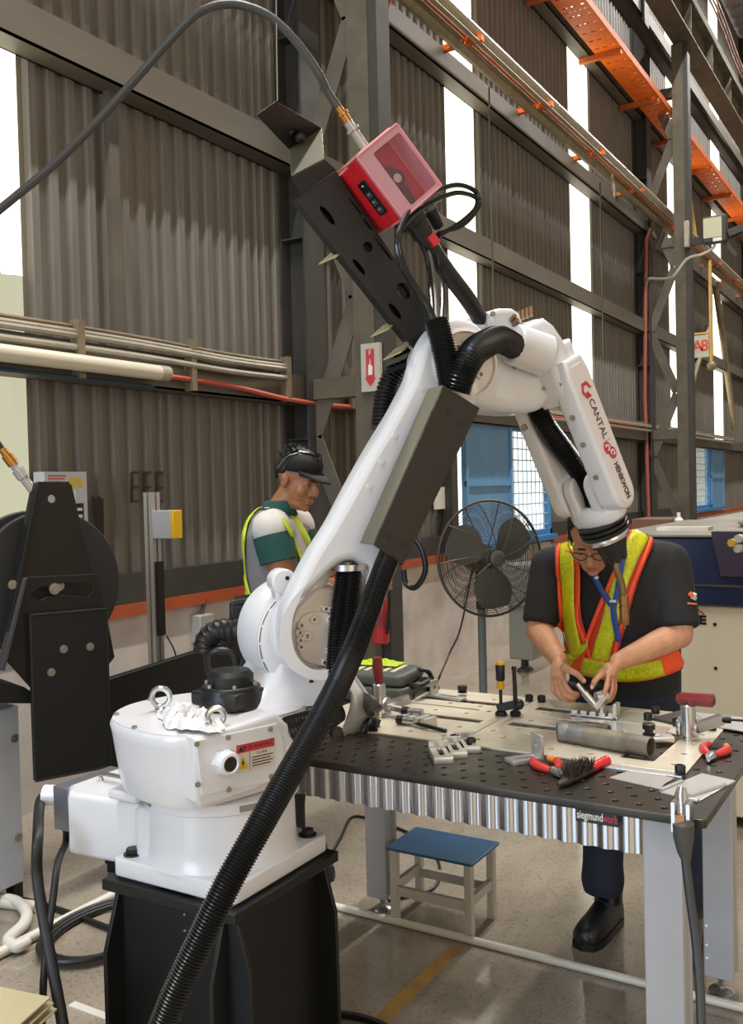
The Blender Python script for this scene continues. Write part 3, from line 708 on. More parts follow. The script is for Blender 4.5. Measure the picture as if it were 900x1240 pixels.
# eye bolts on the waist
def eyebolt(p, rz, R_=.024):
    M = Matrix.Translation(p) @ Matrix.Rotation(rz, 4, 'Z'); m = MB()
    m.lathe([(.017, 0), (.017, .006), (.010, .012)], 16, M)
    m.tube([M @ V((R_*math.cos(t), 0, R_+.012+R_*math.sin(t))) for t in [2*PI*k/24 for k in range(24)]], .0075, 8, True)
    return build(m, 'eye_bolt', M_chrome, R)
p = ond(195, 851, 2.47); p.z = 1.034; eyebolt(p, .5)
p = onz(262, 884, 1.034); eyebolt(p, .9, .02)
m = MB()
for x, y in ((141, 866), (163, 882), (182, 848)): p = onz(x, y, 1.034); m.cyl(p, p+V((0, 0, .006)), .007, n=10); m.cut()
build(m, 'lid_screw', M_bolt, R)
# black waist motor
c = onz(266, 862, 1.034)+V((-.01, .06, 0)); T = Matrix.Translation(c)
m = MB(); m.lathe([(.085, 0), (.085, .035), (.078, .045), (.078, .06)], 28, T); 
m.box((-.075, -.075, .012), (.075, .075, .05), T)
mot = build(m, 'waist_motor', M_blk2, R, bevel=.006)
build(MB().lathe([(.06, .06), (.06, .085), (.055, .092), (.05, .098), (.02, .10)], 28, T), 'motor_cap', M_blk, mot)
m = MB()
for k in range(6): t = 2*PI*k/6+.3; p = c+V((.068*math.cos(t), .068*math.sin(t), .06)); m.cyl(p, p+V((0, 0, .008)), .006, n=8); m.cut()
build(m, 'motor_screw', M_bolt, mot)
# shoulder upright carrying axis two
J2 = auv(382, 775, .03)
m = MB()
def q4(fl, fr, wb0, wb1, spread=0):
    a = auv(*fl, .03); b = auv(*fr, .03); return [AW(a[0], a[1], .03), AW(b[0], b[1], .03), AW(b[0]+spread*.3, b[1], wb0), AW(a[0]-spread, a[1], wb1)]
def uprsec(v, u0, u1, w0, w1, rr=.03, tilt=0.):
    return [AW(u+tilt*(w1-w), v, w) for u, w in rrect(u0, w0, u1, w1, rr, 4)]
m.loft([uprsec(v, u0, u1, w0, w1, rr) for v, u0, u1, w0, w1, rr in ((1.03, .02, .34, -.235, .075, .06), (1.05, .055, .335, -.225, .06, .06), (1.075, .085, .33, -.22, .045, .055), (1.11, .115, .33, -.215, .035, .05), (1.16, .14, .345, -.21, .03, .05), (1.20, .145, .36, -.21, .03, .05), (1.25, .15, .37, -.205, .03, .05))])
build(m, 'shoulder_upright', M_rw, R, smooth=60)
m = MB(); Mj = frame(AW(J2[0], J2[1], 0), AD, (0, 0, 1), AN)
m.lathe([(.10, -.215), (.145, -.21), (.158, -.20), (.158, -.02), (.15, -.005), (.148, .022), (.138, .028)], 56, Mj)
build(m, 'shoulder_drum', M_rw, R, smooth=40)
m = MB().lathe([(.152, .0), (.1555, .004), (.1555, .012), (.152, .016)], 56, Mj, cap=False); build(m, 'shoulder_ring', M_rplate, R)
m = MB()
for a in range(20): t = 2*PI*a/20; p = Mj @ V((.146*math.cos(t), .146*math.sin(t), .014)); m.sphere(p, .006, 8, 5); m.cut()
build(m, 'ring_bolt', M_rw, R)
def ear(px, py, rr, w0=-.02, w1=.02):
    u, v = auv(px, py, w1); mm = MB().rprism(circ(u, v, rr, 20), w0, w1, AF, .005)
    return mm
m = ear(345, 705, .035, -.03, .03); m.rprism(pl([(330, 712), (345, 692), (364, 700), (360, 740), (335, 745)], .0), -.03, .025, AF, .01); build(m, 'shoulder_lug', M_rw, R)
m = MB(); u, v = auv(348, 700, .03); m.rprism(circ(u, v, .006, 10), .028, .0315, AF, .001); m.cut(); m.c.append((len(m.v), len(m.f))); u, v = auv(377, 826, .04); m.rprism(circ(u, v, .007, 10), .039, .0425, AF, .001); build(m, 'lug_hole', M_blk2, R)
m = ear(375, 826, .018, .0, .04); build(m, 'stop_pin', M_rw, R)

# ---- upper arm
outer = [(343, 770), (345, 746), (352, 726), (364, 700), (381, 668), (399, 640), (424, 597), (447, 555), (466, 524), (482, 495), (499, 462), (507, 436), (518, 410), (532, 393), (552, 384), (575, 389), (592, 408), (597, 440), (590, 468), (572, 500), (545, 560), (512, 620), (480, 655), (462, 680), (453, 706), (449, 740), (440, 775), (426, 802), (408, 817), (390, 822), (372, 819), (356, 807), (347, 791)]
hole = [(359, 737), (366, 727), (386, 708), (402, 691), (415, 682), (429, 679), (440, 684), (448, 694), (447, 725), (441, 757), (431, 785), (418, 803), (403, 812), (382, 813), (366, 807), (357, 799), (351, 788), (349, 771), (351, 753)]
AW1 = .15
m = MB().rprism(pl(outer, AW1, 4), .06, AW1, AF, .022, 5, [pl(hole, AW1, 4)])
rear_ = [(349, 728), (357, 701), (372, 666), (389, 634), (411, 592), (435, 549), (452, 521), (468, 494), (487, 456), (492, 430), (508, 412), (530, 400), (552, 410), (548, 450), (520, 520), (482, 590), (450, 640), (424, 660), (394, 680), (362, 724)]
m.rprism(pl(rear_, -.06, 3), -.06, .078, AF, .02, 4)
arm = build(m, 'upper_arm', M_rw, R, smooth=60)
plate = [(352, 760), (360, 738), (384, 712), (424, 710), (434, 730), (441, 757), (431, 787), (403, 812), (382, 813), (362, 806), (350, 785)]
build(MB().rprism(pl(plate, .09), .03, .085, AF, .012), 'shoulder_plate', M_rplate, R)
padp = [(358, 770), (362, 752), (372, 743), (391, 740), (405, 748), (412, 790), (404, 806), (384, 806), (368, 800), (361, 788)]
build(MB().rprism(pl(padp, .092, 2), .08, .095, AF, .006), 'shoulder_pad', M_rplate, R)
for x, y, rr in ((394, 737, .0085), (400, 738, .0085), (400, 750, .013), (379.5, 750, .0095), (364, 757, .0095), (362, 766, .0095), (362.5, 775, .0095), (363.5, 783, .0095), (371, 770, .0125), (392.5, 802, .0095), (400, 798, .0095), (400, 789, .0125)):
    u, v = auv(x, y, .10); build(MB().lathe([(rr, .08), (rr, .108), (rr*.85, .110), (rr*.55, .110), (rr*.55, .10)], 18, frame(AW(u, v, 0), AD, (0, 0, 1), AN), cap=False), 'threaded_boss', M_rplate, R)
m = MB()
for x, y in ((478, 528), (462, 560), (447, 590), (512, 470)): u, v = auv(x, y, AW1); m.cyl(AW(u, v, AW1-.002), AW(u, v, AW1+.003), .007, n=12); m.cut()
build(m, 'arm_screw', M_rw, R)
# axis-three recess on top of the arm
u, v = auv(563, 441, AW1); Mk = frame(AW(u, v, AW1), AD, (0, 0, 1), AN)
build(MB().lathe([(.092, -.01), (.098, .006), (.088, .012), (.084, .004), (.078, .0015)], 44, Mk), 'elbow_ring', M_rplate, R)
m = MB()
for k in range(7): t = .3+2*PI*k/7; p = Mk @ V((.05*math.cos(t), .05*math.sin(t), .0)); m.lathe([(.011, 0), (.011, .014), (.006, .014), (.006, .006)], 14, frame(p, AD, (0, 0, 1), AN), cap=False); m.cut()
build(m, 'threaded_boss', M_rplate, R)

# ---- elbow housing (axes three and four)
EH = [(556, 420), (575, 388), (590, 378), (600, 374), (617, 374), (626, 379), (632, 395), (644, 388), (660, 384), (672, 393), (682, 408), (692, 428), (688, 449), (674, 474), (661, 494), (641, 499), (612, 497), (590, 491), (568, 487), (556, 470)]
build(MB().rprism(pl(EH, -.06, 3), -.26, -.06, AF, .035, 5), 'elbow_housing', M_rw, R, smooth=60)
cap = [(640, 392), (660, 384), (672, 393), (683, 409), (692, 428), (689, 447), (676, 457), (664, 452), (655, 434), (640, 420), (629, 407)]
build(MB().rprism(pl(cap, -.02), -.20, -.02, AF, .018, 4), 'elbow_cap', M_rw, R, smooth=50)
a = A(620, 416, -.02); b = A(661, 431, -.03)
m = MB().cyl(a, b, .062, .064, 32); build(m, 'conduit_port', M_rw, R, bevel=.008)
m = MB().rprism(pl([(588, 380), (600, 374), (617, 374), (626, 380), (634, 400), (612, 412), (590, 396)], -.05), -.10, -.03, AF, .015); build(m, 'motor_cover', M_rw, R)
m = MB()
for x, y, w in ((646, 401, -.018), (637, 446, -.055), (624, 444, -.055), (660, 470, -.055), (597, 380, -.028)): u, v = auv(x, y, w); m.cyl(AW(u, v, w-.004), AW(u, v, w+.003), .0075, n=12); m.cut()
build(m, 'housing_screw', M_bolt, R)
m = MB()
for k in range(3):
    u, v = auv(620+3*k, 388+5*k, -.028); p = AW(u, v, -.03); m.cyl(p, p+AN*.02+V((0, 0, .012)), .009, .007, 8); m.cut()
for k in range(4):
    u, v = auv(628+5*k, 389-2*k, -.1); p = AW(u, v, -.1); m.cyl(p, p+V((0, 0, .03)), .008, .006, 8); m.cut()
build(m, 'air_fitting', mat('brass fitting', '#a08367', .35, .7), R)

# ---- forearm fork, turned about its own axis
FW_ = -.12; F0 = A(664, 470, FW_); F1 = A(716, 601, FW_)
fa = (F1-F0).normalized(); mid = (F0+F1)/2; vd = (mid-CAMP).normalized()
e1 = vd.cross(fa).normalized(); 
if e1.dot(cR) < 0: e1 = -e1
e2 = (-vd-fa*(-vd).dot(fa)).normalized()
fm1 = (.8*e1+.6*e2).normalized(); fm2 = (-.6*e1+.8*e2).normalized()
FL = (F1-F0).length
# side frame: local x along arm, y along fm2, z along fm1 (fork width)
if fa.cross(fm2).dot(fm1) < 0: SG = -1
else: SG = 1
FF = frame(F0, fa, fm2*SG, fa.cross(fm2*SG))
ZS = 1 if fa.cross(fm2*SG).dot(fm1) > 0 else -1
def prong(l0, hw0, hw1, L_):
    pts = [(l0, -hw0*.8), (l0+.05, -hw0)]+[(L_+hw1*math.cos(t), hw1*math.sin(t)) for t in [-PI/2+PI*k/14 for k in range(15)]]+[(l0+.05, hw0), (l0, hw0*.8)]
    return pts
def zz(a, b): return (a, b) if ZS > 0 else (-b, -a)
z0, z1 = zz(.055, .128)
fr_ = build(MB().rprism(prong(-.07, .060, .058, FL), z0, z1, FF, .012, 4), 'fork_prong', M_rw, R, smooth=60)
z0, z1 = zz(-.128, -.072)
build(MB().rprism(prong(-.03, .055, .055, FL), z0, z1, FF, .014, 4), 'fork_prong', M_rw, R, smooth=60)
z0, z1 = zz(-.115, .10)
build(MB().rprism([(-.12, -.075), (.0, -.072), (.055, -.05), (.055, .035), (.0, .062), (-.12, .075)], z0, z1, FF, .02, 4), 'forearm_root', M_rw, R, smooth=60)
m = MB()
for s, q in ((-.01, -.04), (.10, -.045), (.19, -.045), (.30, -.045)): 
    for zc in (.075, ): p = F0+fa*s-fm2*(-.0605)+fm1*.09; m.cyl(p, p+fm2*.006, .008, n=12); m.cut()
for s in (.09, ): p = F0+fa*s+fm2*.055-fm1*.1; m.cyl(p, p+fm2*.008, .011, n=14); m.cut()
build(m, 'fork_screw', M_bolt, R)
# side cover with the printed marks
z0, z1 = zz(.127, .1305)
panel = [(-.045, -.036), (FL-.0, -.042)]+[(FL+.042*math.cos(t), .042*math.sin(t)) for t in [-PI/2+PI*k/10 for k in range(11)]][1:-1]+[(FL, .042), (-.02, .042), (-.045, .02)]
pan = build(MB().rprism(panel, z0, z1, FF, .001, 1), 'side_cover', mat('side cover', '#dfd6d4', .35, coat=.2), R)
# text frame: reading direction along fa, letters' up towards the upper right edge
tz = fm1; tx = fa; ty = tz.cross(tx)
TM = frame(F0+fm1*.1310, tx, ty, tz)
M_print = mat('print charcoal', '#3b3438', .5); M_logo = mat('logo red', '#c0344a', .45)
m = MB(); cx, cy = FL*.105, .0
def hexring(mb, c, ro, ri, gap):
    for k in range(6):
        if k in gap: continue
        a, b = PI/6+k*PI/3, PI/6+(k+1)*PI/3
        mb.prism([(c[0]+ro*math.cos(a), c[1]+ro*math.sin(a)), (c[0]+ro*math.cos(b), c[1]+ro*math.sin(b)), (c[0]+ri*math.cos(b), c[1]+ri*math.sin(b)), (c[0]+ri*math.cos(a), c[1]+ri*math.sin(a))], 0, .0006, TM)
hexring(m, (cx, cy), .029, .0165, (0,)); m.prism([(cx+.004, cy+.002), (cx+.020, cy+.010), (cx+.020, cy-.004), (cx+.008, cy-.010)], 0, .0006, TM)
m.text('S', .062, TM @ Matrix.Translation((FL*.545, 0, 0)), .0006) if 0 else None
for k, sg in enumerate((1, -1)):
    m.lathe([(.0195, 0), (.0195, .0006)], 20, TM @ Matrix.Translation((FL*.640+sg*.011, sg*.008, 0)))
build(m, 'logo', M_logo, pan, 0)
m = MB()
for k, sg in enumerate((1, -1)):
    m.tube([TM @ V((FL*.640+sg*.011+.009*math.cos(t), sg*.008+.009*math.sin(t), .0009)) for t in [sg*.4+4.6*q/10 for q in range(11)]], .0022, 5); m.cut()
build(m, 'logo_line', M_white2, pan, 0)
m = MB().text('CANTAL', .040, TM @ Matrix.Translation((FL*.36, .002, 0)), .0006, bold=.0004, sx=.84); m.box((FL*.555, -.022, 0), (FL*.558, .022, .0006), TM)
m.text('HENIKWON', .032, TM @ Matrix.Translation((FL*.915, .003, 0)), .0006, bold=.0013, sx=.68)
build(m, 'lettering', M_print, pan, 0)

# ---- wrist and tool flange
tp = A(738, 655, FW_); ta = (tp-F1).normalized(); tb = fm1; tc = ta.cross(tb).normalized(); tb = tc.cross(ta)
TW = frame(F1, tb, tc, ta)           # z towards the tool
m = MB()
for s in (1, -1):
    a, b = (s*.012, s*.052) if s > 0 else (s*.068, s*.030)
    pts = [(-.045, .09), (-.045, -.03)]+[(.045*math.cos(t), -.03+.045*math.sin(t)) for t in [PI+PI*k/12 for k in range(1, 12)]]+[(.045, -.03), (.045, .09)]
    M2 = frame(F1, tc, ta, tc.cross(ta))
    za, zb = min(a, b), max(a, b); 
    if tc.cross(ta).dot(fm1) < 0: za, zb = -zb, -za
    build(MB().rprism(pts, za, zb, M2, .01, 4), 'wrist_cheek', M_rw, R, smooth=60)
secs = []
for z, rx, ry in ((.030, .080, .040), (.042, .100, .052), (.056, .106, .058), (.076, .102, .060), (.088, .088, .058)):
    secs.append([TW @ V((rx*math.cos(t)*(1 if abs(math.cos(t)) < .75 else .96), ry*math.sin(t), z)) for t in [2*PI*k/32 for k in range(32)]])
build(MB().loft(secs), 'wrist_body', M_rw, R, smooth=50)
# ---- hoses that belong to the robot dress pack
def rhose(name, pts, rr, label, step=.0075, amp=.0022, n=14, m_=None):
    o = build(ribbed(pts, rr, step, amp, n), name, m_ or M_hose, None, 60); return tag(o, label, 'hose')
rhose('corrugated_hose', [A(553, 474, .215), A(559, 455, .225), A(572, 429, .225), A(589, 416, .18), A(606, 411, .10), A(622, 419, .0), A(628, 420, -.02)], .037, 'thick black corrugated hose arching from the dark box cover into the white elbow')
rhose('corrugated_hose', [A(648, 490, -.14), A(662, 517, -.14), A(685, 548, -.15), A(706, 577, -.15), A(718, 600, -.14), F1+ta*.06], .033, 'black corrugated hose threaded through the white forearm fork')
rhose('corrugated_hose', [A(528, 388, .18), A(534, 410, .19), A(541, 440, .20), A(546, 470, .21)], .031, 'black corrugated hose standing upright in the top end of the dark box cover')
rhose('corrugated_hose', [A(417, 690, .10), A(413, 720, .115), A(408, 760, .13), A(405, 800, .14), A(404, 825, .14)], .021, 'left one of the two black corrugated hoses hanging in front of the shoulder plate')
rhose('corrugated_hose', [A(428, 688, .11), A(425, 715, .125), A(422, 750, .14), A(415, 785, .15), A(408, 815, .15)], .021, 'right one of the two black corrugated hoses hanging in front of the shoulder plate')
m = MB().lathe([(.05, 0), (.05, .016), (.044, .016), (.044, 0)], 24, frame(A(423, 690, .11), AD, AN, (0, 0, 1)), cap=False); tag(build(m, 'hose_clamp', M_chrome), 'bright steel clamp band around the hose pair above the shoulder plate', 'clamp')
rhose('corrugated_hose', [ond(322, 890, 2.44), ond(342, 886, 2.41), ond(368, 879, 2.38), ond(390, 870, 2.38), ond(408, 858, 2.41)], .034, 'short black corrugated hose leaving the waist of the robot to the right', m_=M_hose)
# main hose: from the box cover down past the robot to the floor
def onplane(x, y, Z): return ond(x, y, Z)
rhose('corrugated_hose', [A(474, 668, .24), A(463, 695, .26), onplane(446, 742, 2.33), onplane(428, 788, 2.28), onplane(408, 832, 2.20), onplane(383, 880, 2.12), onplane(349, 940, 2.03), onplane(312, 1005, 1.95), onplane(276, 1070, 1.90), onplane(240, 1145, 1.87), onplane(206, 1220, 1.85), onplane(180, 1300, 1.84), onplane(172, 1420, 1.86), onplane(200, 1560, 1.95)], .0278, 'long thick black corrugated hose running from the box cover down to the floor', .0066, .0019, 16)
# ---- box cover over the hoses on the upper arm
r = thing('hose_cover', 'long dark brown sheet-metal box cover fixed along the white upper arm', 'cover', A(500, 690, .2))
wv = .27
face = [auv(x, y, wv) for x, y in ((537, 467), (580, 494), (487, 684), (452, 660))]
face = [(p[0], p[1]) for p in face]
def off(p, du, dv): return (p[0]+du, p[1]+dv)
m = MB(); t = .003; dep = .085
P = [AW(u, v, wv) for u, v in face]; Q = [AW(u, v, wv-dep) for u, v in face]
ax = (P[0]-P[3]).normalized(); bx = (P[1]-P[0]).normalized()
def sheet(mb, a, b, c, d, nrm, th=.003): mb.hexa([a, b, c, d, a+nrm*th, b+nrm*th, c+nrm*th, d+nrm*th])
m = MB(); sheet(m, *P, AN); build(m, 'front_sheet', M_brown, r, bevel=.001)
m = MB(); sheet(m, P[0], P[3], Q[3], Q[0], -bx); build(m, 'side_sheet', M_olive, r, bevel=.001)  # same box as the front sheet; light on this side painted as olive
m = MB(); sheet(m, P[1], P[2], Q[2], Q[1], bx); build(m, 'side_sheet', M_brown, r, bevel=.001)
m = MB(); 
for s in (.06, .94): 
    for k in (0, 1):
        pass
for x, y in ((546, 498), (558, 513), (473, 650), (490, 660)): u, v = auv(x, y, wv+.004); m.cyl(AW(u, v, wv), AW(u, v, wv+.0045), .009, n=12); m.cut()
build(m, 'rubber_plug', M_blk2, r)
# mounting feet that tie the cover to the arm
for s in (.12, .88):
    c = P[0]*(1-s)+P[3]*s-bx*.0; m = MB().bar(c+bx*.03-AN*(dep+.06), c+bx*.03-AN*.01, .03, .004); build(m, 'mounting_bracket', M_olive, r)

# ---- bracket behind the wire feeder
BW = .05
r = thing('feeder_bracket', 'black perforated sheet-metal bracket carrying the red wire feeder above the robot elbow', 'bracket', A(505, 405, BW))
tl = auv(359, 240, BW); tr_ = auv(407, 207, BW); br = auv(527, 386, BW); bl = auv(495, 412, BW)
L0 = V((tl[0], tl[1], 0)); Lx = V((tr_[0]-tl[0], tr_[1]-tl[1], 0)); 
def bp(s, t):      # s across 0..1, t down 0..1
    a = V(tl)*(1-s)+V(tr_)*s; b = V(bl)*(1-s)+V(br)*s; c = a*(1-t)+b*t; return (c.x, c.y)
def bhole(s, t, r1, r2, n=16, rot=.0): 
    c = bp(s, t); ang = math.atan2(bl[1]-tl[1], bl[0]-tl[0])
    return [(c[0]+r1*math.cos(a)*math.cos(ang)-r2*math.sin(a)*math.sin(ang), c[1]+r1*math.cos(a)*math.sin(ang)+r2*math.sin(a)*math.cos(ang)) for a in [2*PI*k/n for k in range(n)]]
holes = [bhole(.30, .17, .030, .009), bhole(.72, .76, .024, .019), bhole(.62, .44, .014, .014), bhole(.16, .50, .026, .007), bhole(.20, .82, .026, .009), bhole(.92, .22, .03, .004), bhole(.92, .34, .02, .004), bhole(.9, .5, .04, .004)]
build(MB().rprism([tl, tr_, br, bl], BW-.003, BW, AF, .0008, 1, holes), 'face_plate', M_blk, r)
build(MB().rprism([bp(.06, .02), bp(.94, .02), bp(.94, .97), bp(.06, .97)], BW-.032, BW-.029, AF, .0008, 1, [bhole(.72, .76, .020, .016)]), 'dark_backing', M_blk, r)  # dark sheet added so the holes of the face plate read as shade
m = MB()
for (a, b) in ((tl, bl), (tr_, br)): 
    p, q = AW(*a, BW), AW(*b, BW); nx = (V((b[0]-a[0], b[1]-a[1], 0)).normalized()); d_ = (AD*nx.y-V((0, 0, 1))*nx.x)
    fd = .035 if a is tl else .09; sheet(m, p, q, q-AN*fd, p-AN*fd, d_); m.cut()
build(m, 'side_flange', M_blk, r)
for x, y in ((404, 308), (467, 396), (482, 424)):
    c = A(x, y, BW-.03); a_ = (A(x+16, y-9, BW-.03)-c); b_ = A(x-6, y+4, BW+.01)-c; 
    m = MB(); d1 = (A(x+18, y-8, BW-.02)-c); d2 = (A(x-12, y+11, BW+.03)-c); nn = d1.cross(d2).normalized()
    sheet(m, c-d1*.6-d2*.6, c+d1*.6-d2*.6, c+d1*.6+d2*.6, c-d1*.6+d2*.6, nn); build(m, 'lug_plate', mat('lit tab sheet', '#b3ad86', .45, .3), r)  # tabs of the black bracket, the light on them painted pale yellow
for k, (t0, t1, mm) in enumerate((((363, 235, .05), (407, 206, .05), (393, 193, .03), (353, 214, .03)), ((353, 214, .03), (393, 193, .03), (390, 155, -.04), (350, 181, -.04)), ((350, 181, -.04), (390, 155, -.04), (334, 122, .06), (310, 139, .06)))[0:0]): pass
def bent(poly, th=.003, mm=M_blk, name='bent_flange'):
    p = [A(x, y, w) for x, y, w in poly]; nn = (p[1]-p[0]).cross(p[2]-p[1]).normalized(); m = MB(); sheet(m, *p, nn); return build(m, name, mm, r, bevel=.0008)
bent([(363, 237, .052), (407, 206, .052), (393, 193, .062), (353, 214, .062)])
bent([(353, 214, .062), (393, 193, .062), (390, 155, -.04), (350, 181, -.04)], mm=M_olive)  # lit bend of the black bracket, its light put in as olive
bent([(350, 181, -.04), (390, 155, -.04), (334, 122, .10), (310, 139, .10)])
m = MB()
for x, y, rr in ((363, 166, .016), (352, 160, .009), (333, 138, .008)): c = A(x, y, .0); m.sphere(c, rr, 10, 6); m.cut()
build(m, 'grommet', M_blk2, r)
c = A(500, 425, -.02)
m = MB(); m.bar(A(505, 395, .02), A(540, 440, -.06), .10, .012, AN); m.bar(A(530, 420, -.06), A(575, 420, -.10), .05, .08, AN); build(m, 'mounting_foot', M_blk, r)
# ---- red wire feeder with a clear lid
FW = .17
r = thing('wire_feeder', 'red wire feeder with a clear pink lid and black key panel above the robot', 'wire feeder', A(482, 270, .1))
o_ = AW(*auv(432, 190, FW), FW); Lv = AW(*auv(488, 265, FW), FW)-o_; ll = Lv.length; Lv.normalize()
Vv = AW(*auv(477, 146, FW), FW)-o_; Vv = (Vv-Lv*Vv.dot(Lv)); vl = Vv.length; Vv.normalize()
ND = AN; FM = frame(o_, Lv, Vv, Lv.cross(Vv)); sgn = 1 if Lv.cross(Vv).dot(AN) > 0 else -1
th = .205
M_feed = mat('feeder red', '#d8202c', .38, coat=.2); M_feed_d = mat('feeder dark red', '#b3202e', .45)
def fz(a, b): return (a, b) if sgn > 0 else (-b, -a)
z0, z1 = fz(-th, -.075)
build(MB().rprism(rrect(0, 0, ll, vl, .012), z0, z1, FM, .006), 'housing', M_feed, r)
# red front wall on the key-panel side
z0, z1 = fz(-.076, -.012)
build(MB().rprism([(0, -.001), (ll, -.001), (ll, .012), (0, .012)], z0, z1, FM, .002, 1), 'front_wall', M_feed, r)
z0, z1 = fz(-.076, -.072); build(MB().rprism(rrect(.008, .012, ll-.008, vl-.008, .004), z0, z1, FM, .0005, 1), 'inner_floor', M_feed_d, r)
# key panel
KM = frame(o_-AN*.066, Lv, -AN, Lv.cross(-AN)); ks = 1 if Lv.cross(-AN).dot(-Vv) > 0 else -1
def kz(a, b): return (a, b) if ks > 0 else (-b, -a)
z0, z1 = kz(.0, .004); kp = build(MB().rprism(rrect(.28*ll, -.03, .80*ll, .02, .006), z0, z1, KM, .0015, 2), 'key_panel', M_blk2, r)
for k in range(3):
    z0, z1 = kz(.004, .0055); build(MB().box(((.44+.12*k)*ll, -.018, z0), ((.44+.12*k)*ll+.018, .008, z1), KM), 'key', mat('grey keys', '#4a4a4a', .4), kp)
z0, z1 = kz(.004, .005); m = MB()
for k in range(3): m.cyl(KM @ V(((.475+.12*k)*ll, -.010, z0)), KM @ V(((.475+.12*k)*ll, .002, z0)), .0012, n=5); m.cut()
m.sphere(KM @ V((.34*ll, -.005, z1)), .003, 8, 5); build(m, 'key_mark', M_white2, kp)
# clear lid: thin walls
M_lid = bpy.data.materials.new('clear pink polycarbonate'); M_lid.use_nodes = True
n_ = M_lid.node_tree.nodes; l_ = M_lid.node_tree.links; pb = n_['Principled BSDF']; tr0 = n_.new('ShaderNodeBsdfTransparent'); mxs = n_.new('ShaderNodeMixShader')
tr0.inputs[0].default_value = (.93, .80, .82, 1); pb.inputs['Base Color'].default_value = (.75, .42, .46, 1); pb.inputs['Roughness'].default_value = .12
mxs.inputs[0].default_value = .55; l_.new(tr0.outputs[0], mxs.inputs[1]); l_.new(pb.outputs[0], mxs.inputs[2]); l_.new(mxs.outputs[0], n_['Material Output'].inputs[0])
lid = MB(); a0, a1 = -.02, .0
def lp(x, y, z): return FM @ V((x, y, z*sgn))
t_ = .003
for (xa, ya, xb, yb) in ((0, 0, ll, t_), (0, vl-t_, ll, vl), (0, 0, t_, vl), (ll-t_, 0, ll, vl)):
    z0, z1 = fz(-.075, 0); lid.box((xa, ya, z0), (xb, yb, z1), FM)
build(lid, 'lid_wall', M_lid, r, 0)
M_top = M_lid.copy(); M_top.name = 'clear lid window'; M_top.node_tree.nodes['Mix Shader'].inputs[0].default_value = .07; M_top.node_tree.nodes['Transparent BSDF'].inputs[0].default_value = (.97, .90, .91, 1)
z0, z1 = fz(0, .003); rim = rrect(0, 0, ll, vl, .012)
build(MB().rprism(rim, z0, z1, FM, .001, 1, [rrect(.02, .042, ll-.012, vl-.008, .006)]), 'lid_border', M_lid, r, 0)
build(MB().rprism(rrect(.02, .042, ll-.012, vl-.008, .006), z0, z1, FM, .001, 1), 'lid_window', M_top, r, 0)
ed = MB()
for c0, c1 in (((0, 0), (ll, 0)), ((ll, 0), (ll, vl)), ((ll, vl), (0, vl)), ((0, vl), (0, 0))): ed.tube([lp(*c0, .002), lp(*c1, .002)], .0035, 6)
for c0 in ((0, 0), (ll, 0), (ll, vl), (0, vl)): ed.tube([lp(*c0, -.075), lp(*c0, .002)], .003, 6)
build(ed, 'lid_edge', mat('lid edge', '#d98f97', .25), r)
z0, z1 = fz(-.19, -.02); build(MB().box((-.006, .02, z0), (0, vl-.01, z1), FM), 'end_cap', mat('lit red end face', '#d9a184', .4), r, bevel=.002)  # end of the red housing, the light on it painted pale orange
# drive rolls inside
m = MB(); c = lp(.55*ll, .50*vl, -.072); Z_ = AN
def fcyl(x, y, rr, a, b, n=22): m.cyl(lp(x*ll, y*vl, a), lp(x*ll, y*vl, b), rr, n=n)
fcyl(.55, .50, .026, -.072, -.035); fcyl(.42, .52, .016, -.072, -.045); fcyl(.68, .5, .016, -.072, -.045)
m.bar(lp(.12*ll, .36*vl, -.05), lp(.47*ll, .45*vl, -.05), .018, .016, AN); m.bar(lp(.70*ll, .55*vl, -.05), lp(.95*ll, .5*vl, -.05), .02, .02, AN); build(m, 'drive_unit', M_blk2, r)
m = MB(); fcyl(.55, .50, .012, -.035, -.028, 16); fcyl(.55, .5, .0265, -.05, -.046); build(m, 'drive_roll', M_chrome, r)
m = MB(); m.bar(lp(.7*ll, .25*vl, -.05), lp(.95*ll, .28*vl, -.05), .014, .01, AN); build(m, 'wire_guide', M_feed, r)
# wire conduit coupling on the end, and the conduit arching over to the left
ca = lp(-.006, .40*vl, -.08); cb = A(409, 128, .10); cdir = (A(404, 120, .10)-A(436, 168, .10)).normalized()
rr_ = thing('conduit_coupling', 'brass and clear coupling on top of the red wire feeder', 'coupling', A(432, 165, .10))
p0 = A(436, 170, .09)
build(MB().tube([p0-cdir*.05, p0+cdir*.028, p0+cdir*.029, p0+cdir*.036, p0+cdir*.037, p0+cdir*.055], [.013, .013, .019, .019, .013, .013], 14), 'clear_sleeve', mat('clear grey sleeve', '#a9a5a2', .15, .2), rr_)
build(MB().tube([p0+cdir*.055, p0+cdir*.073, p0+cdir*.074, p0+cdir*.082, p0+cdir*.083, p0+cdir*.1], [.014, .014, .017, .017, .012, .011], 12), 'brass_nut', mat('brass nut', '#b07a3c', .3, .8), rr_)
pe = p0+cdir*.095
pts = [pe, pe+cdir*.05, A(385, 88, .10), A(360, 52, .09), A(330, 22, .07), A(300, 8, .05), A(275, 5, .03), A(252, 10, .02), A(232, 22, .0), A(200, 55, -.04), A(165, 95, -.08), A(120, 145, -.12), A(70, 195, -.15), A(20, 237, -.18), A(-30, 278, -.2), A(-90, 330, -.2)]
tag(build(MB().tube(catmull(pts, 8), .0112, 10), 'wire_conduit', mat('grey wire conduit', '#3d3c3a', .4)), 'grey wire conduit arching from the feeder over to the left edge', 'conduit')

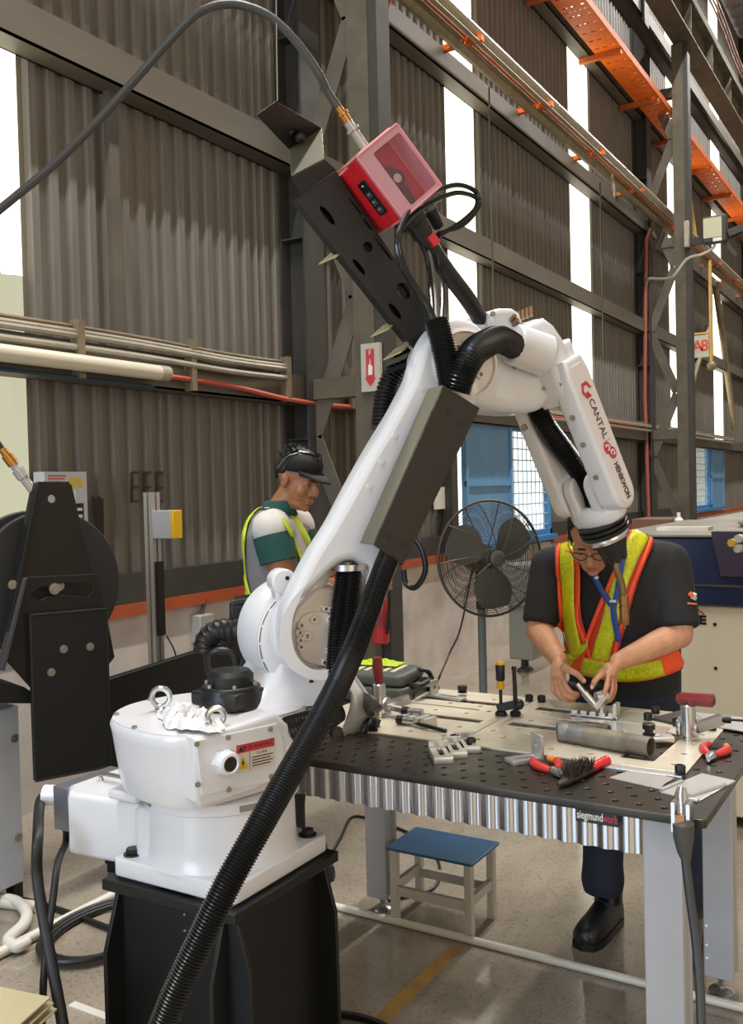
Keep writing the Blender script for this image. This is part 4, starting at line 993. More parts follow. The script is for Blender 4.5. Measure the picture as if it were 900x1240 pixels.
tag(build(MB().tube([A(336, 122, .08), A(335, 60, .08), A(334, -40, .08)], .0018, 5), 'hanging_wire', MATS['bright steel']), 'very thin bright wire hanging straight down to the tip of the feeder bracket', 'wire')
# ---- welding torch on the flange
r = thing('welding_torch', 'welding torch with black gas collar, bent brass neck and copper nozzle under the robot wrist', 'torch', F1+ta*.2)
m = MB(); TT = frame(F1, tb, tc, ta)
m.lathe([(.066, .086), (.080, .090), (.080, .096), (.072, .100), (.082, .104), (.082, .112), (.074, .116), (.081, .120), (.078, .130), (.066, .136)], 36, TT)
build(m, 'flange_rings', M_blk2, r)
build(MB().lathe([(.072, .135), (.074, .142), (.070, .152), (.05, .158)], 36, TT), 'steel_ring', M_chrome, r)
m = MB(); c0 = F1+ta*.156+tb*.004; c1 = A(746, 678, FW_+.01); m.cyl(c0, c1, .055, .036, 20)
for k in range(8): t = 2*PI*k/8; dd = (tb*math.cos(t)+tc*math.sin(t)); m.bar(c0*.6+c1*.4+dd*.04, c1+dd*.032, .012, .012)
build(m, 'torch_clamp', M_blk2, r)
M_brass = mat('bronze torch neck', '#8d7350', .32, .75, .15, 30.); M_cop = mat('copper nozzle', '#a5764f', .3, .8, .2, 30.)
p_ = [A(746, 676, FW_+.01), A(747, 690, FW_+.01), A(752, 704, FW_+.01), A(755, 720, FW_+.01), A(755.5, 728, FW_+.01)]
build(MB().tube(catmull(p_, 6), .0115, 14), 'neck', M_brass, r)
a, b = A(755.3, 720, FW_+.01), A(757, 757, FW_+.01); dv = (b-a)
build(MB().tube([a, a+dv*.02, a+dv*.30, a+dv*.31, a+dv*.36, a+dv*.37, a+dv*.80, a+dv*.98], [.012, .0165, .0165, .0145, .0145, .0165, .0160, .0135], 18), 'nozzle', M_cop, r)
build(MB().cyl(a+dv*.98, a+dv*1.12, .003, n=8), 'contact_tip', M_brass, r)
# cable from the feeder down to the elbow
m = MB().tube(catmull([A(503, 268, .09), A(517, 292, .08), A(540, 327, .04), (A(565, 360, -.01)), A(583, 388, -.08)], 6), .0245, 14)
tag(build(m, 'torch_cable', mat('black torch cable', '#1d1a18', .45, 0, 0, bump=.1, bscale=150)), 'thick black torch cable running from the red feeder to the top of the elbow', 'cable')
r = thing('cable_connector', 'black cable connector with a red tag under the red wire feeder', 'connector', A(505, 262, .1))
m = MB().tube([A(494, 254, .10), A(503, 268, .09), A(504, 270, .09), A(512, 284, .08)], [.036, .036, .030, .030], 20); m.cyl(A(520, 252, .08), A(531, 274, .05), .020, .016, 14); build(m, 'plug_body', M_blk2, r)
build(MB().box((-.016, -.013, -.012), (.016, .013, .012), frame(A(524, 291, .10), Lv, Vv, AN)).box((-.03, -.004, -.006), (-.01, .004, .006), frame(A(524, 291, .10), Lv, Vv, AN)), 'red_tag', M_feed, r, bevel=.002)
# looping thin cables of the feeder
M_cab = mat('glossy black cable', '#16181b', .18)
for i, (off_, lab) in enumerate(((0, 'outer one of the thin black cables looping right from under the feeder'), (8, 'inner one of the thin black cables looping right from under the feeder'))):
    P = [A(531, 286-i*3, .09), A(560, 268+off_*.6, .08), A(577+i*2, 250+off_*.3, .07), A(576+i*2, 232+off_, .07), A(552, 224+off_*1.2, .09), A(520, 236+off_*1.4, .13), A(494, 258+off_*1.2, .17), A(481+off_*.3, 290, .19), A(486+off_*.4, 320, .19), A(500+off_*.3, 345, .18), A(516+off_*.3, 368, .18), A(527+off_*.2, 392, .185)]
    tag(build(MB().tube(catmull(P, 8), .0068, 8), 'feeder_cable', M_cab), lab, 'cable')
for i, (x, dx, lab) in enumerate(((519, 8, 'leftmost thin black line dropping straight from the feeder into the hose'), (524, 6, 'middle thin black line dropping straight from the feeder into the hose'), (533, 2, 'rightmost thin black line dropping straight from the feeder into the hose'))):
    P = [A(x-10, 284+4*i, .08), A(x-1, 320, .09), A(x+3, 355, .13), A(x+dx*.8, 392, .175)]
    tag(build(MB().tube(catmull(P, 6), .006, 8), 'feeder_line', M_cab if i != 1 else mat('grey cable', '#6a6660', .3)), lab, 'cable')
# dark sleeve hose seen behind the arm on its left
tag(build(ribbed([A(498, 428, -.12), A(482, 445, -.12), A(468, 475, -.12), A(462, 520, -.10)], .03, .012, .003), 'corrugated_hose', M_hose, None, 60), 'black corrugated hose just behind the upper left edge of the white arm', 'hose')
r = thing('valve_block', 'stack of olive metal valve plates behind the top of the upper arm', 'valve block', A(482, 430, -.12))
for k in range(3):
    m = MB().hexa([A(468, 434+k*10, -.06), A(492, 424+k*10, -.06), A(492, 424+k*10, -.16), A(468, 434+k*10, -.16), A(468, 428+k*10, -.06), A(494, 417+k*10, -.06), A(494, 417+k*10, -.16), A(468, 428+k*10, -.16)]); build(m, 'valve_plate', M_olive if k < 2 else M_blk, r)

# ================================================================== welding table
TX0, TX1, TY0, TY1, TZ = -1.93, -.458, 2.147, 3.12, .85
M_tab = mat('burnished black table plate', '#46423a', .33, .55, .4, 5., .04, 60, col2='#332f29')
M_leg = mat('grey powder coated leg', '#b2b2b6', .42, .1, .15, 4.)
M_alu = mat('milled aluminium', '#e6dcc8', .30, .25, .2, 8., .03, 120, col2='#cfc5ae')
M_alu2 = mat('bright aluminium', '#d2d0cb', .3, .55, .15, 10.)
M_skirt = mat('zinc corrugated skirt', '#bdbdc0', .2, .9)
T_ = thing('welding_table', 'black perforated welding table with a corrugated zinc skirt and grey legs', 'table', ((TX0+TX1)/2, (TY0+TY1)/2, 0))
holes = []
ny = 17; px_, py_ = .0565, .0555
for j in range(ny):
    n_i = 25
    for i in range(n_i):
        x = TX1-.045-i*px_-(px_/2 if j % 2 else 0); y_ = TY0+.042+j*py_
        if x > TX0+.03 and y_ < TY1-.02: holes.append(circ(x, y_, .0085, 10))
build(MB().rprism(rrect(TX0, TY0, TX1, TY1, .012), TZ-.020, TZ, None, .0015, 1, holes), 'table_plate', M_tab, T_)
def skirt(a, b, fixed, axis):
    m = MB(); n = int((b-a)/.004); pts = []
    for k in range(n+1):
        t = a+(b-a)*k/n; ph = (t-a)/.050*2*PI; s = math.sin(ph); w = fixed+.0035*max(-1, min(1, 1.6*s)); pts.append((t, w) if axis == 0 else (w, t))
    N = len(pts); m.add([(x, y_, TZ-.112) for x, y_ in pts]+[(x, y_, TZ-.02) for x, y_ in pts], [(k, k+1, N+k+1, N+k) for k in range(N-1)])
    return m
build(skirt(-1.88, -.607, 2.172, 0), 'skirt_panel', M_skirt, T_, 60)
build(skirt(-1.80, -.68, 3.07, 0), 'skirt_panel', M_skirt, T_, 60)
build(skirt(2.25, 3.0, -1.88, 1), 'skirt_panel', M_skirt, T_, 60)
def leg(x0, y0, foot=.06):
    s = .088
    m = MB(); pr = [(0, 0), (s, 0), (s, .02), (s-.012, .025), (s-.012, s-.025), (s, s-.02), (s, s), (0, s), (0, s-.02), (.012, s-.025), (.012, .025), (0, .02)]
    m.prism([(x0+a, y0+b) for a, b in pr], foot, TZ-.0205)
    l = build(m, 'leg', M_leg, T_, bevel=.003)
    m = MB()
    for zz in (.12, .16, .22): m.cyl((x0+.010, y0-.001, zz), (x0+.010, y0+.002, zz), .004, n=8); m.cut()
    build(m, 'leg_screw', M_chrome, l)
    build(MB().lathe([(.04, 0), (.04, .006), (.03, .014), (.012, .018), (.012, foot+.01)], 20, Matrix.Translation((x0+s/2, y0+s/2, 0))), 'levelling_foot', M_chrome, l)
leg(-.605, 2.172); leg(-.655, 3.01); leg(-1.885, 3.01); leg(-1.885, 2.172)
# badge on the skirt
a = ony(697, 985, 2.158); b = ony(749, 994, 2.158); zc = (a.z+b.z)/2; bw = b.x-a.x
bd = build(MB().box((a.x, 2.157, zc-.017), (b.x, 2.164, zc+.017)), 'badge', M_blk2, T_, bevel=.002)
BM = frame((a.x, 2.1565, zc), (1, 0, 0), (0, 0, 1), (0, -1, 0))
build(MB().text('siegmund', .027, BM @ Matrix.Translation((bw*.345, .0, 0)), .0006, bold=.0003, sx=.62), 'badge_lettering', M_white2, bd, 0)
build(MB().text('work', .027, BM @ Matrix.Translation((bw*.82, .0, 0)), .0006, bold=.0003, sx=.62), 'badge_lettering', M_logo, bd, 0)

# ---- jig plates on the table
Z1 = TZ+.006
def jig(name, label, outer, slots, group=None, m_=M_alu, z0=TZ, th=.006, grid=True):
    hs = list(slots); xs = [p[0] for p in outer]; ys_ = [p[1] for p in outer]
    if grid:
        for j in range(ny):
            for i in range(30):
                x = TX1-.045-i*px_*2-(px_ if j % 2 else 0); y_ = TY0+.042+j*py_
                if not (min(xs)+.03 < x < max(xs)-.03 and min(ys_)+.025 < y_ < max(ys_)-.025): continue
                if any(min(p[0] for p in s)-.014 < x < max(p[0] for p in s)+.014 and min(p[1] for p in s)-.012 < y_ < max(p[1] for p in s)+.012 for s in slots): continue
                hs.append(circ(x, y_, .0085, 10))
    o = build(MB().rprism(outer, z0, z0+th, None, .0008, 1, hs), name, m_); return tag(o, label, 'plate', group)
def rc(x0, y0, x1, y1): return [(x0, y0), (x1, y0), (x1, y1), (x0, y1)]
jig('jig_plate', 'left pale aluminium jig plate with long slots on the black table', rc(-1.78, 2.458, -1.222, 3.10),
    [rc(-1.55, 2.70, -1.26, 2.74), rc(-1.60, 2.852, -1.33, 2.866), rc(-1.60, 2.935, -1.31, 2.975)])
jig('jig_plate', 'right pale aluminium jig plate with wide dark slots on the black table', [(-1.218, 2.458), (-.572, 2.458), (-.572, 2.93), (-.60, 3.10), (-1.218, 3.10)],
    [rc(-1.17, 2.94, -.95, 2.99), rc(-1.172, 2.715, -.93, 2.765), rc(-1.10, 2.845, -.95, 2.858), [(-.76, 2.525), (-.67, 2.525), (-.66, 2.83), (-.71, 2.84), (-.76, 2.72)], rc(-.93, 2.66, -.80, 2.74)])
Z2 = Z1+.0005
jig('overlay_sheet', 'thin pale sheet lying on the right jig plate behind the steel tube', [(-.915, 2.775), (-.705, 2.745), (-.715, 2.885), (-.91, 2.875)], [], m_=M_alu2, z0=Z1, th=.004, grid=False)
jig('overlay_sheet', 'greyish thin sheet under the hands at the back of the right jig plate', [(-.905, 2.92), (-.80, 2.90), (-.815, 3.03), (-.905, 3.03)], [], m_=M_alu2, z0=Z1, th=.003, grid=False)
jig('overlay_sheet', 'small pale sheet beside the steel tube, under the slotted bracket with a knob', [(-.81, 2.60), (-.765, 2.60), (-.74, 2.72), (-.79, 2.72)], [], m_=M_alu2, z0=Z1, th=.003, grid=False)
jig('corner_sheet', 'pale sheet at the back right corner of the table', [(-.60, 2.95), (-.462, 2.92), (-.462, 3.10), (-.70, 3.11)], [], m_=M_alu2, z0=TZ+.0065, th=.004, grid=False)
jig('dark_sheet', 'narrow dark steel strip at the back edge of the right jig plate', [(-.79, 2.96), (-.72, 2.93), (-.70, 3.09), (-.74, 3.09)], [], m_=M_dsteel, z0=Z1, th=.008, grid=False)
# long folded strip along the front edge of the right plate
jig('edge_strip', 'narrow shiny strip along the front edge of the right jig plate', rc(-.80, 2.425, -.575, 2.455), [], m_=M_alu2, z0=TZ, th=.005, grid=False)
# ---- stop bolts
def stop(px, py, label, z=Z1):
    p = onz(px, py, z); m = MB(); m.lathe([(.013, 0), (.0135, .002), (.0135, .02), (.012, .0225), (.008, .0225), (.007, .015), (.001, .015)], 18, Matrix.Translation((p.x, p.y, z)))
    tag(build(m, 'stop_bolt', M_blk2), label, 'bolt', 'black stop bolts on the jig plates')
for x, y, l, z in ((641, 849, 'black stop bolt by the back edge, left of the pair near the yellow-handled clamp', Z1), (656, 850, 'black stop bolt by the back edge, right of the pair near the yellow-handled clamp', Z1),
                   (551, 899, 'black stop bolt behind the middle slotted stop block', Z1), (571, 903, 'black stop bolt right of the slotted stop blocks', Z1),
                   (824, 937, 'black stop bolt beside the front edge of the right jig plate', Z1), (862, 884, 'black stop bolt near the pale corner sheet at the right', TZ+.0065),
                   (794, 864, 'black stop bolt on the dark strip, rear one', Z1+.008), (785, 872, 'black stop bolt on the dark strip, front one', Z1+.008),
                   (820, 879, 'black stop bolt just left of the red-handled toggle clamp', Z1), (510, 838, 'black stop bolt at the far left back edge of the table', Z1), (498, 846, 'black stop bolt at the far left end beside the dark case', Z1)):
    stop(x, y, l, z)
# ---- slotted stop blocks
def block(name, label, px, py, rz, L_, w, h, up, group=None, z=TZ, m_=M_alu2, slotw=.008, cat='block'):
    p = onz(px, py, z); r = thing(name, label, cat, (p.x, p.y, z), rz, group); M = WM[r.name]
    m = MB().rprism(rrect(-L_/2, -w/2, L_/2, w/2, .002), 0, h, M, .0012, 1, [slot(-L_*.28, L_*.22, 0, slotw, 5)]); build(m, 'foot', m_, r)
    m = MB().rprism(rrect(-w/2, h, w/2, up, .002), 0, .009, M @ frame((-L_/2+.009, 0, 0), (0, 1, 0), (0, 0, 1), (1, 0, 0)) @ Matrix.Translation((0, 0, -.009)), .001, 1, [circ(0, h+(up-h)*.5, .008)] if up > .05 else []); build(m, 'upright', m_, r)
    return r
for k, (x, y) in enumerate(((534, 918), (551, 912), (567, 906))):
    block('stop_block', ('pale slotted stop block, front left one of the row of three', 'pale slotted stop block, middle one of the row of three', 'pale slotted stop block, rear right one of the row of three')[k], x, y, -.95, .115, .054, .018, .034, 'slotted stop blocks in a row')
block('angle_bracket', 'single pale slotted angle bracket standing near the front of the table', 635, 922, -2.2, .095, .05, .012, .07, cat='bracket')
block('angle_bracket', 'slotted angle bracket with a black knob at the far left back of the table', 543, 846, -.15, .13, .04, .01, .06, z=Z1, cat='bracket')
rb = block('slotted_bracket', 'slotted bracket with a black knurled knob between steel tube and red-handled clamp', 785, 897, .55, .14, .045, .014, .03, z=Z1+.004, cat='bracket')
p = WM[rb.name].translation; m = MB().lathe([(.018, .014), (.018, .018), (.012, .02), (.012, .03), (.018, .032), (.018, .046), (.012, .048)], 16, Matrix.Translation((p.x, p.y+.01, p.z))); build(m, 'knurled_knob', M_blk2, rb)
p = onz(551, 841, Z1); m = MB().lathe([(.017, .01), (.017, .014), (.011, .016), (.017, .02), (.017, .034)], 16, Matrix.Translation((p.x+.03, p.y, Z1))); tag(build(m, 'knurled_knob', M_blk2), 'black knurled knob on the far left angle bracket', 'knob')
# ---- screw clamp with yellow-black handle
p = onz(607, 866, Z1); M_yb = mat('yellow handle plastic', '#e0ac1c', .4)
r = thing('screw_clamp', 'black screw clamp with a yellow and black screwdriver-like handle standing on the jig plate', 'clamp', p)
m = MB().lathe([(.018, 0), (.02, .004), (.016, .012), (.008, .016), (.006, .02)], 18, Matrix.Translation(p)); m.cyl(p, p+V((0, 0, .09)), .0055, n=10); build(m, 'spindle', M_blk2, r)
m = MB().lathe([(.010, .085), (.0125, .09), (.0125, .112)], 16, Matrix.Translation(p)); m.lathe([(.0135, .163), (.0135, .168), (.008, .175), (.001, .176)], 16, Matrix.Translation(p)); build(m, 'handle_ring', M_yb, r)
build(MB().lathe([(.0125, .112), (.015, .118), (.0145, .14), (.0155, .16), (.0135, .164)], 16, Matrix.Translation(p)), 'handle_grip', M_blk2, r)
q = p+V((.045, .012, 0)); m = MB().tube([q+V((0, 0, 0)), q+V((0, 0, .085)), q+V((-.002, 0, .15))], [.008, .007, .0065], 12); m.sphere(q+V((-.002, 0, .153)), .009, 10, 6); m.lathe([(.016, 0), (.018, .01), (.014, .016)], 14, Matrix.Translation(q)); build(m, 'post', M_blk2, r)
m = MB().bar(p+V((-.012, 0, .022)), q+V((.01, 0, .04)), .02, .024); m.sphere(q+V((.012, 0, .038)), .018, 10, 8); build(m, 'arm', M_blk2, r)
# ---- toggle clamps with dark red handles
M_redh = mat('dark red handle', '#7c2a2a', .35, coat=.2)
def toggle(px, py, label, z, horiz, sc=1.0):
    p = onz(px, py, z); r = thing('toggle_clamp', label, 'clamp', p)
    m = MB().lathe([(.015, 0), (.015, .012), (.022, .014), (.022, .10*sc), (.018, .104*sc)], 18, Matrix.Translation(p)); build(m, 'post', M_chrome, r)
    m = MB(); c = p+V((.02, .01, .035)); m.lathe([(.028, -.006), (.03, 0), (.028, .006)], 18, frame(c, (0, 1, 0), (0, 0, 1), (1, 0, 0))); m.bar(c, c+V((.06, .05, .02)), .02, .03); m.lathe([(.028, -.006), (.03, 0), (.028, .006)], 18, frame(c+V((-.045, 0, 0)), (0, 1, 0), (0, 0, 1), (1, 0, 0))); build(m, 'linkage', M_chrome, r)
    if horiz:
        a = p+V((-.03, 0, .118)); b = p+V((.075, -.01, .122)); build(MB().tube([a, a+(b-a)*.1, b-(b-a)*.04, b], [.013, .019, .020, .015], 6), 'handle', M_redh, r); build(MB().cyl(b-(b-a)*.01, b+(b-a)*.012, .009, n=12), 'handle_bore', M_blk2, r)
        m = MB().bar(c+V((.06, .05, .02)), c+V((.14, .07, .018)), .006, .006); m.cyl(c+V((.055, .048, .02)), c+V((.085, .055, .02)), .011, n=12); build(m, 'pressure_screw', M_blk2, r)
    else:
        build(MB().tube([p+V((0, 0, .10*sc)), p+V((0, 0, .12*sc)), p+V((-.004, 0, .155*sc)), p+V((-.004, 0, .185*sc))], [.011, .015, .018, .016], 8), 'handle', M_redh, r)
        m = MB().bar(c, c+V((.14, -.02, -.01)), .016, .016); build(m, 'clamp_arm', M_chrome, r)
        m = MB()
        for dx, dy, dz in ((.10, -.035, .0), (.10, -.07, -.02)): m.cyl(c+V((dx, dy, dz)), c+V((dx+.05, dy+.005, dz)), .012, n=12); m.cut()
        build(m, 'pressure_screw', M_chrome, r); m = MB()
        for dx, dy, dz in ((.08, -.035, .0), (.08, -.07, -.02)): m.cyl(c+V((dx, dy, dz)), c+V((dx+.022, dy+.002, dz)), .014, n=12); m.cut()
        build(m, 'rubber_tip', M_blk2, r)
toggle(834, 896, 'toggle clamp with a horizontal dark red handle at the right end of the table', Z1, True)
toggle(460, 868, 'toggle clamp with an upright dark red handle behind the welding helmet', Z1, False, 1.05)
# ---- clear fixture block with a black probe
p = onz(508, 878, Z1); r = thing('fixture_block', 'small bright fixture block with a thin black probe lying on the left jig plate', 'block', p, -.25); M = WM[r.name]
m = MB()
for k in range(4): m.box((-.055+.028*k, -.03, .0), (-.055+.028*k+.02, .03, .03), M)
m.box((-.055, -.03, 0), (.05, .03, .008), M); build(m, 'block', M_alu2, r, bevel=.002)
m = MB().tube([M @ V((-.02, -.02, .012)), M @ V((.05, -.03, .012)), M @ V((.12, -.015, .006)), M @ V((.125, -.012, .006))], [.006, .007, .007, .004], 8); build(m, 'probe', M_blk2, r)
# ---- bent steel tube weldment
c0, c1 = onz(700, 905, Z1+.03), onz(788, 908, Z1+.032)
M_tube = mat('raw mill tube', '#6d6659', .45, .55, .35, 14., col2='#8d8575'); M_weld = mat('weld and zinc paint', '#8c8a88', .5, .4, .4, 30.)
r = thing('tube_weldment', 'welded grey steel tube with a short bent branch lying on the jig plate', 'tube', (c0.x, c0.y, Z1))
c0 = V((-.905, 2.60, Z1+.028)); c1 = V((-.685, 2.555, Z1+.028))
m = MB(); dv = (c1-c0); x_, y__, z_ = basis(dv)
m.lathe([(.028, 0), (.028, dv.length), (.024, dv.length), (.024, dv.length-.03)], 24, frame(c0, x_, y__, z_), cap=False); build(m, 'tube', M_tube, r)
build(MB().tube([c0-dv*.12, c0-dv*.08, c0+dv*.10, c0+dv*.14], [.024, .028, .0285, .0275], 22), 'weld_bead', M_weld, r)
build(MB().tube([c0-dv*.28+V((-.0, -.01, 0)), c0-dv*.22, c0-dv*.1], [.026, .030, .026], 18), 'tube_stub', M_weld, r)
build(MB().tube(catmull([c0-dv*.20+V((0, .0, .0)), c0-dv*.12+V((0, .045, .004)), c0+dv*.12+V((0, .075, .004)), c0+dv*.32+V((0, .08, .002))], 6), .018, 14), 'branch', mat('rusty branch', '#5d5043', .5, .4, .3, 20.), r)
# ---- pliers
M_pr = mat('red plier grip', '#c93a35', .38); M_po = mat('orange plier grip', '#e0872c', .4)
def pliers(px, py, ex_, ey_, label, sc=1.):
    p = onz(px, py, TZ); q_ = onz(ex_, ey_, TZ)-p; rz = math.atan2(q_.y, q_.x); r = thing('pliers', label, 'pliers', (p.x, p.y, TZ), rz); M = WM[r.name]
    m = MB().loft([[M @ V((x, y_+w*math.cos(t)*1.0, .011+h*math.sin(t))) for t in [2*PI*k/10 for k in range(10)]] for x, y_, w, h in ((-.012*sc, 0, .014*sc, .008), (.01*sc, 0, .017*sc, .010), (.03*sc, 0, .012*sc, .009), (.055*sc, 0, .005*sc, .006))]); build(m, 'jaws', M_chrome, r)
    for s in (1, -1):
        P = [M @ V((-.006*sc, s*.010*sc, .011)), M @ V((-.03*sc, s*.024*sc, .012)), M @ V((-.065*sc, s*.034*sc, .012)), M @ V((-.10*sc, s*.030*sc, .011)), M @ V((-.115*sc, s*.024*sc, .011))]
        Q = catmull(P, 5); n_ = len(Q)
        g = build(MB().tube(Q[:int(n_*.62)], [.008+.004*math.sin(PI*k/n_*1.2) for k in range(int(n_*.62))], 10), 'grip', M_pr, r)
        build(MB().tube(Q[int(n_*.58):], [.0095-.001*(k/(n_*.42)) for k in range(n_-int(n_*.58))], 10), 'grip_end', M_po if s > 0 else M_pr, g)
pliers(672, 938, 684, 948, 'red and orange handled pliers beside the wire brush at the front of the table', .92)
pliers(862, 919, 857, 927, 'red and orange handled pliers at the right edge of the table', .92)
# ---- wire brush
p0 = onz(676, 950, TZ+.012); p1 = onz(735, 920, TZ+.015)
r = thing('wire_brush', 'wire brush with dark bristles and a ribbed red handle end', 'brush', onz(700, 940, TZ))
pa = V((p0.x, p0.y, TZ+.011)); pb = V((p1.x, p1.y, TZ+.013)); dv = pb-pa
m = MB().loft([[q+dv.normalized().cross(V((0, 0, 1)))*w*math.cos(t)+V((0, 0, h*math.sin(t))) for t in [2*PI*k/10 for k in range(10)]] for q, w, h in ((pa, .006, .006), (pa+dv*.1, .012, .009), (pa+dv*.3, .016, .010), (pa+dv*.62, .016, .010), (pa+dv*.7, .012, .010))]); build(m, 'brush_body', mat('dark wood brush', '#3a2c22', .6, 0, .2, 20.), r)
m = MB().tube([pa+dv*(.64+.04*k) for k in range(10)], [.012+(.0018 if k % 2 else -.001) for k in range(10)], 10); build(m, 'brush_handle', mat('bright red handle', '#d8232b', .35), r)
m = MB(); rnd = random.Random(3); sd = dv.normalized().cross(V((0, 0, 1)))
for k in range(420):
    q = pa+dv*rnd.uniform(.16, .62)+sd*rnd.uniform(-.017, .017)+V((0, 0, .006)); e_ = q+V((rnd.uniform(-.012, .012), rnd.uniform(-.012, .012), rnd.uniform(.012, .034))); m.cyl(q, e_, .0011, .0006, 3)
o = build(m, 'bristles', mat('bristle wire', '#463c33', .5, .3), r, 0); o['kind'] = 'stuff'
# ---- folded and welded sheet samples at the front right corner
def flat(name, label, pts, z, th, m_=M_alu2):
    q = [onz(x, y, z) for x, y in pts]; return tag(build(MB().rprism([(v.x, v.y) for v in q], z, z+th, None, .0012, 1), name, m_), label, 'plate')
flat('sample_plate', 'flat cream sample plate at the front right of the table, left of the folded one', [(738, 943), (770, 932), (817, 944), (806, 950), (800, 957)], TZ, .004)
r = thing('folded_plate', 'folded pale sheet sample with a welded rib at the front right corner of the table', 'plate', onz(848, 955, TZ))
q = [onz(x, y, TZ+.004) for x, y in ((800, 959), (826, 946), (850, 936), (891, 945), (846, 970))]
build(MB().rprism([(v.x, v.y) for v in q], TZ, TZ+.004, None, .001, 1), 'plate', M_alu2, r)
m = MB().cyl(onz(800, 957, TZ+.006), onz(826, 946, TZ+.006), .005, n=8); m.cyl(onz(835, 964, TZ+.006), onz(878, 950, TZ+.006), .006, n=8); m.cyl(onz(836, 968, TZ+.004), onz(846, 970, TZ+.004), .005, n=8); build(m, 'welded_rib', M_alu2, r)
# ---- earth clamp hanging at the front edge with its cable
p = V((-.515, 2.135, .80)); r = thing('earth_clamp', 'bright earth clamp biting the front right edge of the table, with thick grey cable', 'clamp', p)
m = MB(); a = ony(822, 958, 2.13); b = ony(826, 990, 2.12); m.tube([a+V((0, .03, 0)), a+V((0, .02, -.02)), b], [.010, .016, .012], 12)
m.box((b.x-.020, 2.105, b.z-.03), (b.x-.012, 2.145, b.z+.035)); m.box((b.x+.012, 2.105, b.z-.03), (b.x+.02, 2.145, b.z+.035)); build(m, 'jaw', M_chrome, r)
build(MB().box((b.x-.010, 2.10, b.z-.04), (b.x+.010, 2.13, b.z+.01)), 'copper_braid', M_cop, r)
q = ony(828, 1014, 2.11); build(MB().tube([q+V((-.002, 0, .035)), q+V((0, 0, .03)), q, q+V((.001, 0, -.03)), q+V((.004, 0, -.045))], [.018, .023, .022, .016, .012], 14), 'cable_boot', mat('grey rubber boot', '#4a4946', .55), r)
P = [ony(829, 1028, 2.11), ony(835, 1080, 2.10), ony(843, 1140, 2.09), ony(848, 1200, 2.07), ony(850, 1250, 2.05), ony(856, 1330, 2.02), ony(870, 1440, 2.0)]
build(MB().tube(catmull(P, 6), .0105, 10), 'cable', mat('dark grey cable', '#38383a', .45), r)
# ---- dark carrying case with gloves, welding helmet
p = V((-1.76, 2.93, TZ)); M_case = mat('dark green grey case', '#4b4f49', .5, 0, .15, 10.)
r = thing('tool_case', 'dark grey-green instrument case lying behind the welding helmet', 'case', p, .12); M = WM[r.name]
build(MB().rprism(rrect(-.15, -.12, .15, .12, .03), .0, .055, M, .012), 'case_body', M_case, r)
build(MB().rprism(rrect(-.14, -.11, .14, .11, .03), .055, .10, M, .018), 'case_lid', M_case, r)
m = MB(); m.tube(catmull([M @ V((.14, -.05, .055)), M @ V((.175, -.05, .055)), M @ V((.18, 0, .055)), M @ V((.175, .05, .055)), M @ V((.14, .05, .055))], 5), .012, 8); build(m, 'case_handle', M_blk2, r)
m = MB()
for k in range(6): m.box((-.10+.034*k, -.06, .0995), (-.10+.034*k+.018, .07, .103), M); m.cut()
build(m, 'keypad_strip', mat('pale key strips', '#c9c2a8', .5), r)
tag(build(MB().tube(catmull([ony(498, 812, 2.99), ony(510, 811, 3.0), ony(520, 815, 3.02), ony(525, 832, 3.04), V((-1.63, 3.05, TZ+.012)), V((-1.6, 3.09, TZ+.010))], 6), .0085, 8), 'case_cable', M_blk2), 'short black cable bending down from the instrument case', 'cable')
m = MB(); rnd = random.Random(5)
secs = []
nx_, ny_ = 16, 10
vs = [(x/15*.17-.10, y_/9*.09+.0, .105+.022*abs(math.sin(x*1.1+y_*.7))*math.sin(PI*x/15)*math.sin(PI*y_/9)+.004) for x in range(nx_) for y_ in range(ny_)]
lo_ = [(a_, b_, .100) for a_, b_, c_ in vs]
fs2 = [(i*ny_+j, i*ny_+j+1, (i+1)*ny_+j+1, (i+1)*ny_+j) for i in range(nx_-1) for j in range(ny_-1)]
m.add(vs, fs2, M); m.add(lo_, fs2, M)
tag(build(m, 'glove', mat('lime glove', '#b9d31f', .6, 0, .3, 40.)), 'bright lime green glove lying on the instrument case', 'glove')
# helmet: a curved silver shell standing on its edge, black inside
p = onz(430, 893, TZ); r = thing('welding_helmet', 'silver welding helmet with a black visor rim standing on the left of the table', 'helmet', (p.x, p.y, TZ))
HY = 2.46
def Hp(x, y_, dy=0.): return ony(x, y_, HY+dy)
left = [(401, 903), (412, 893), (420, 872), (426, 850), (428, 830), (427, 818)]
right = [(402, 905), (425, 890), (440, 870), (447, 864), (446, 845), (429, 819)]
m = MB(); secs = []
for (xl, yl), (xr, yr) in zip(left, right):
    a = Hp(xl, yl, .0); b = Hp(xr, yr, -.02); row = []
    for k in range(9):
        t = k/8; q = a*(1-t)+b*t; q = q+V((0, -.05*math.sin(PI*t), 0)); row.append(q)
    secs.append(row)
back = [[q+V((-.004, .012, 0)) for q in s] for s in secs]
N = 9; vs = [q for s in secs for q in s]; vb = [q for s in back for q in s]
fs2 = [(i*N+j, i*N+j+1, (i+1)*N+j+1, (i+1)*N+j) for i in range(len(secs)-1) for j in range(N-1)]
m.add(vs, fs2); m.add(vb, fs2); build(m, 'shell', mat('silver helmet shell', '#d2d1d0', .35, .1, .1, 10.), r, 60)
edge = [s[-1] for s in secs]; build(MB().tube(catmull([secs[0][0]]+edge, 5), .006, 8), 'shell_rim', M_alu2, r)
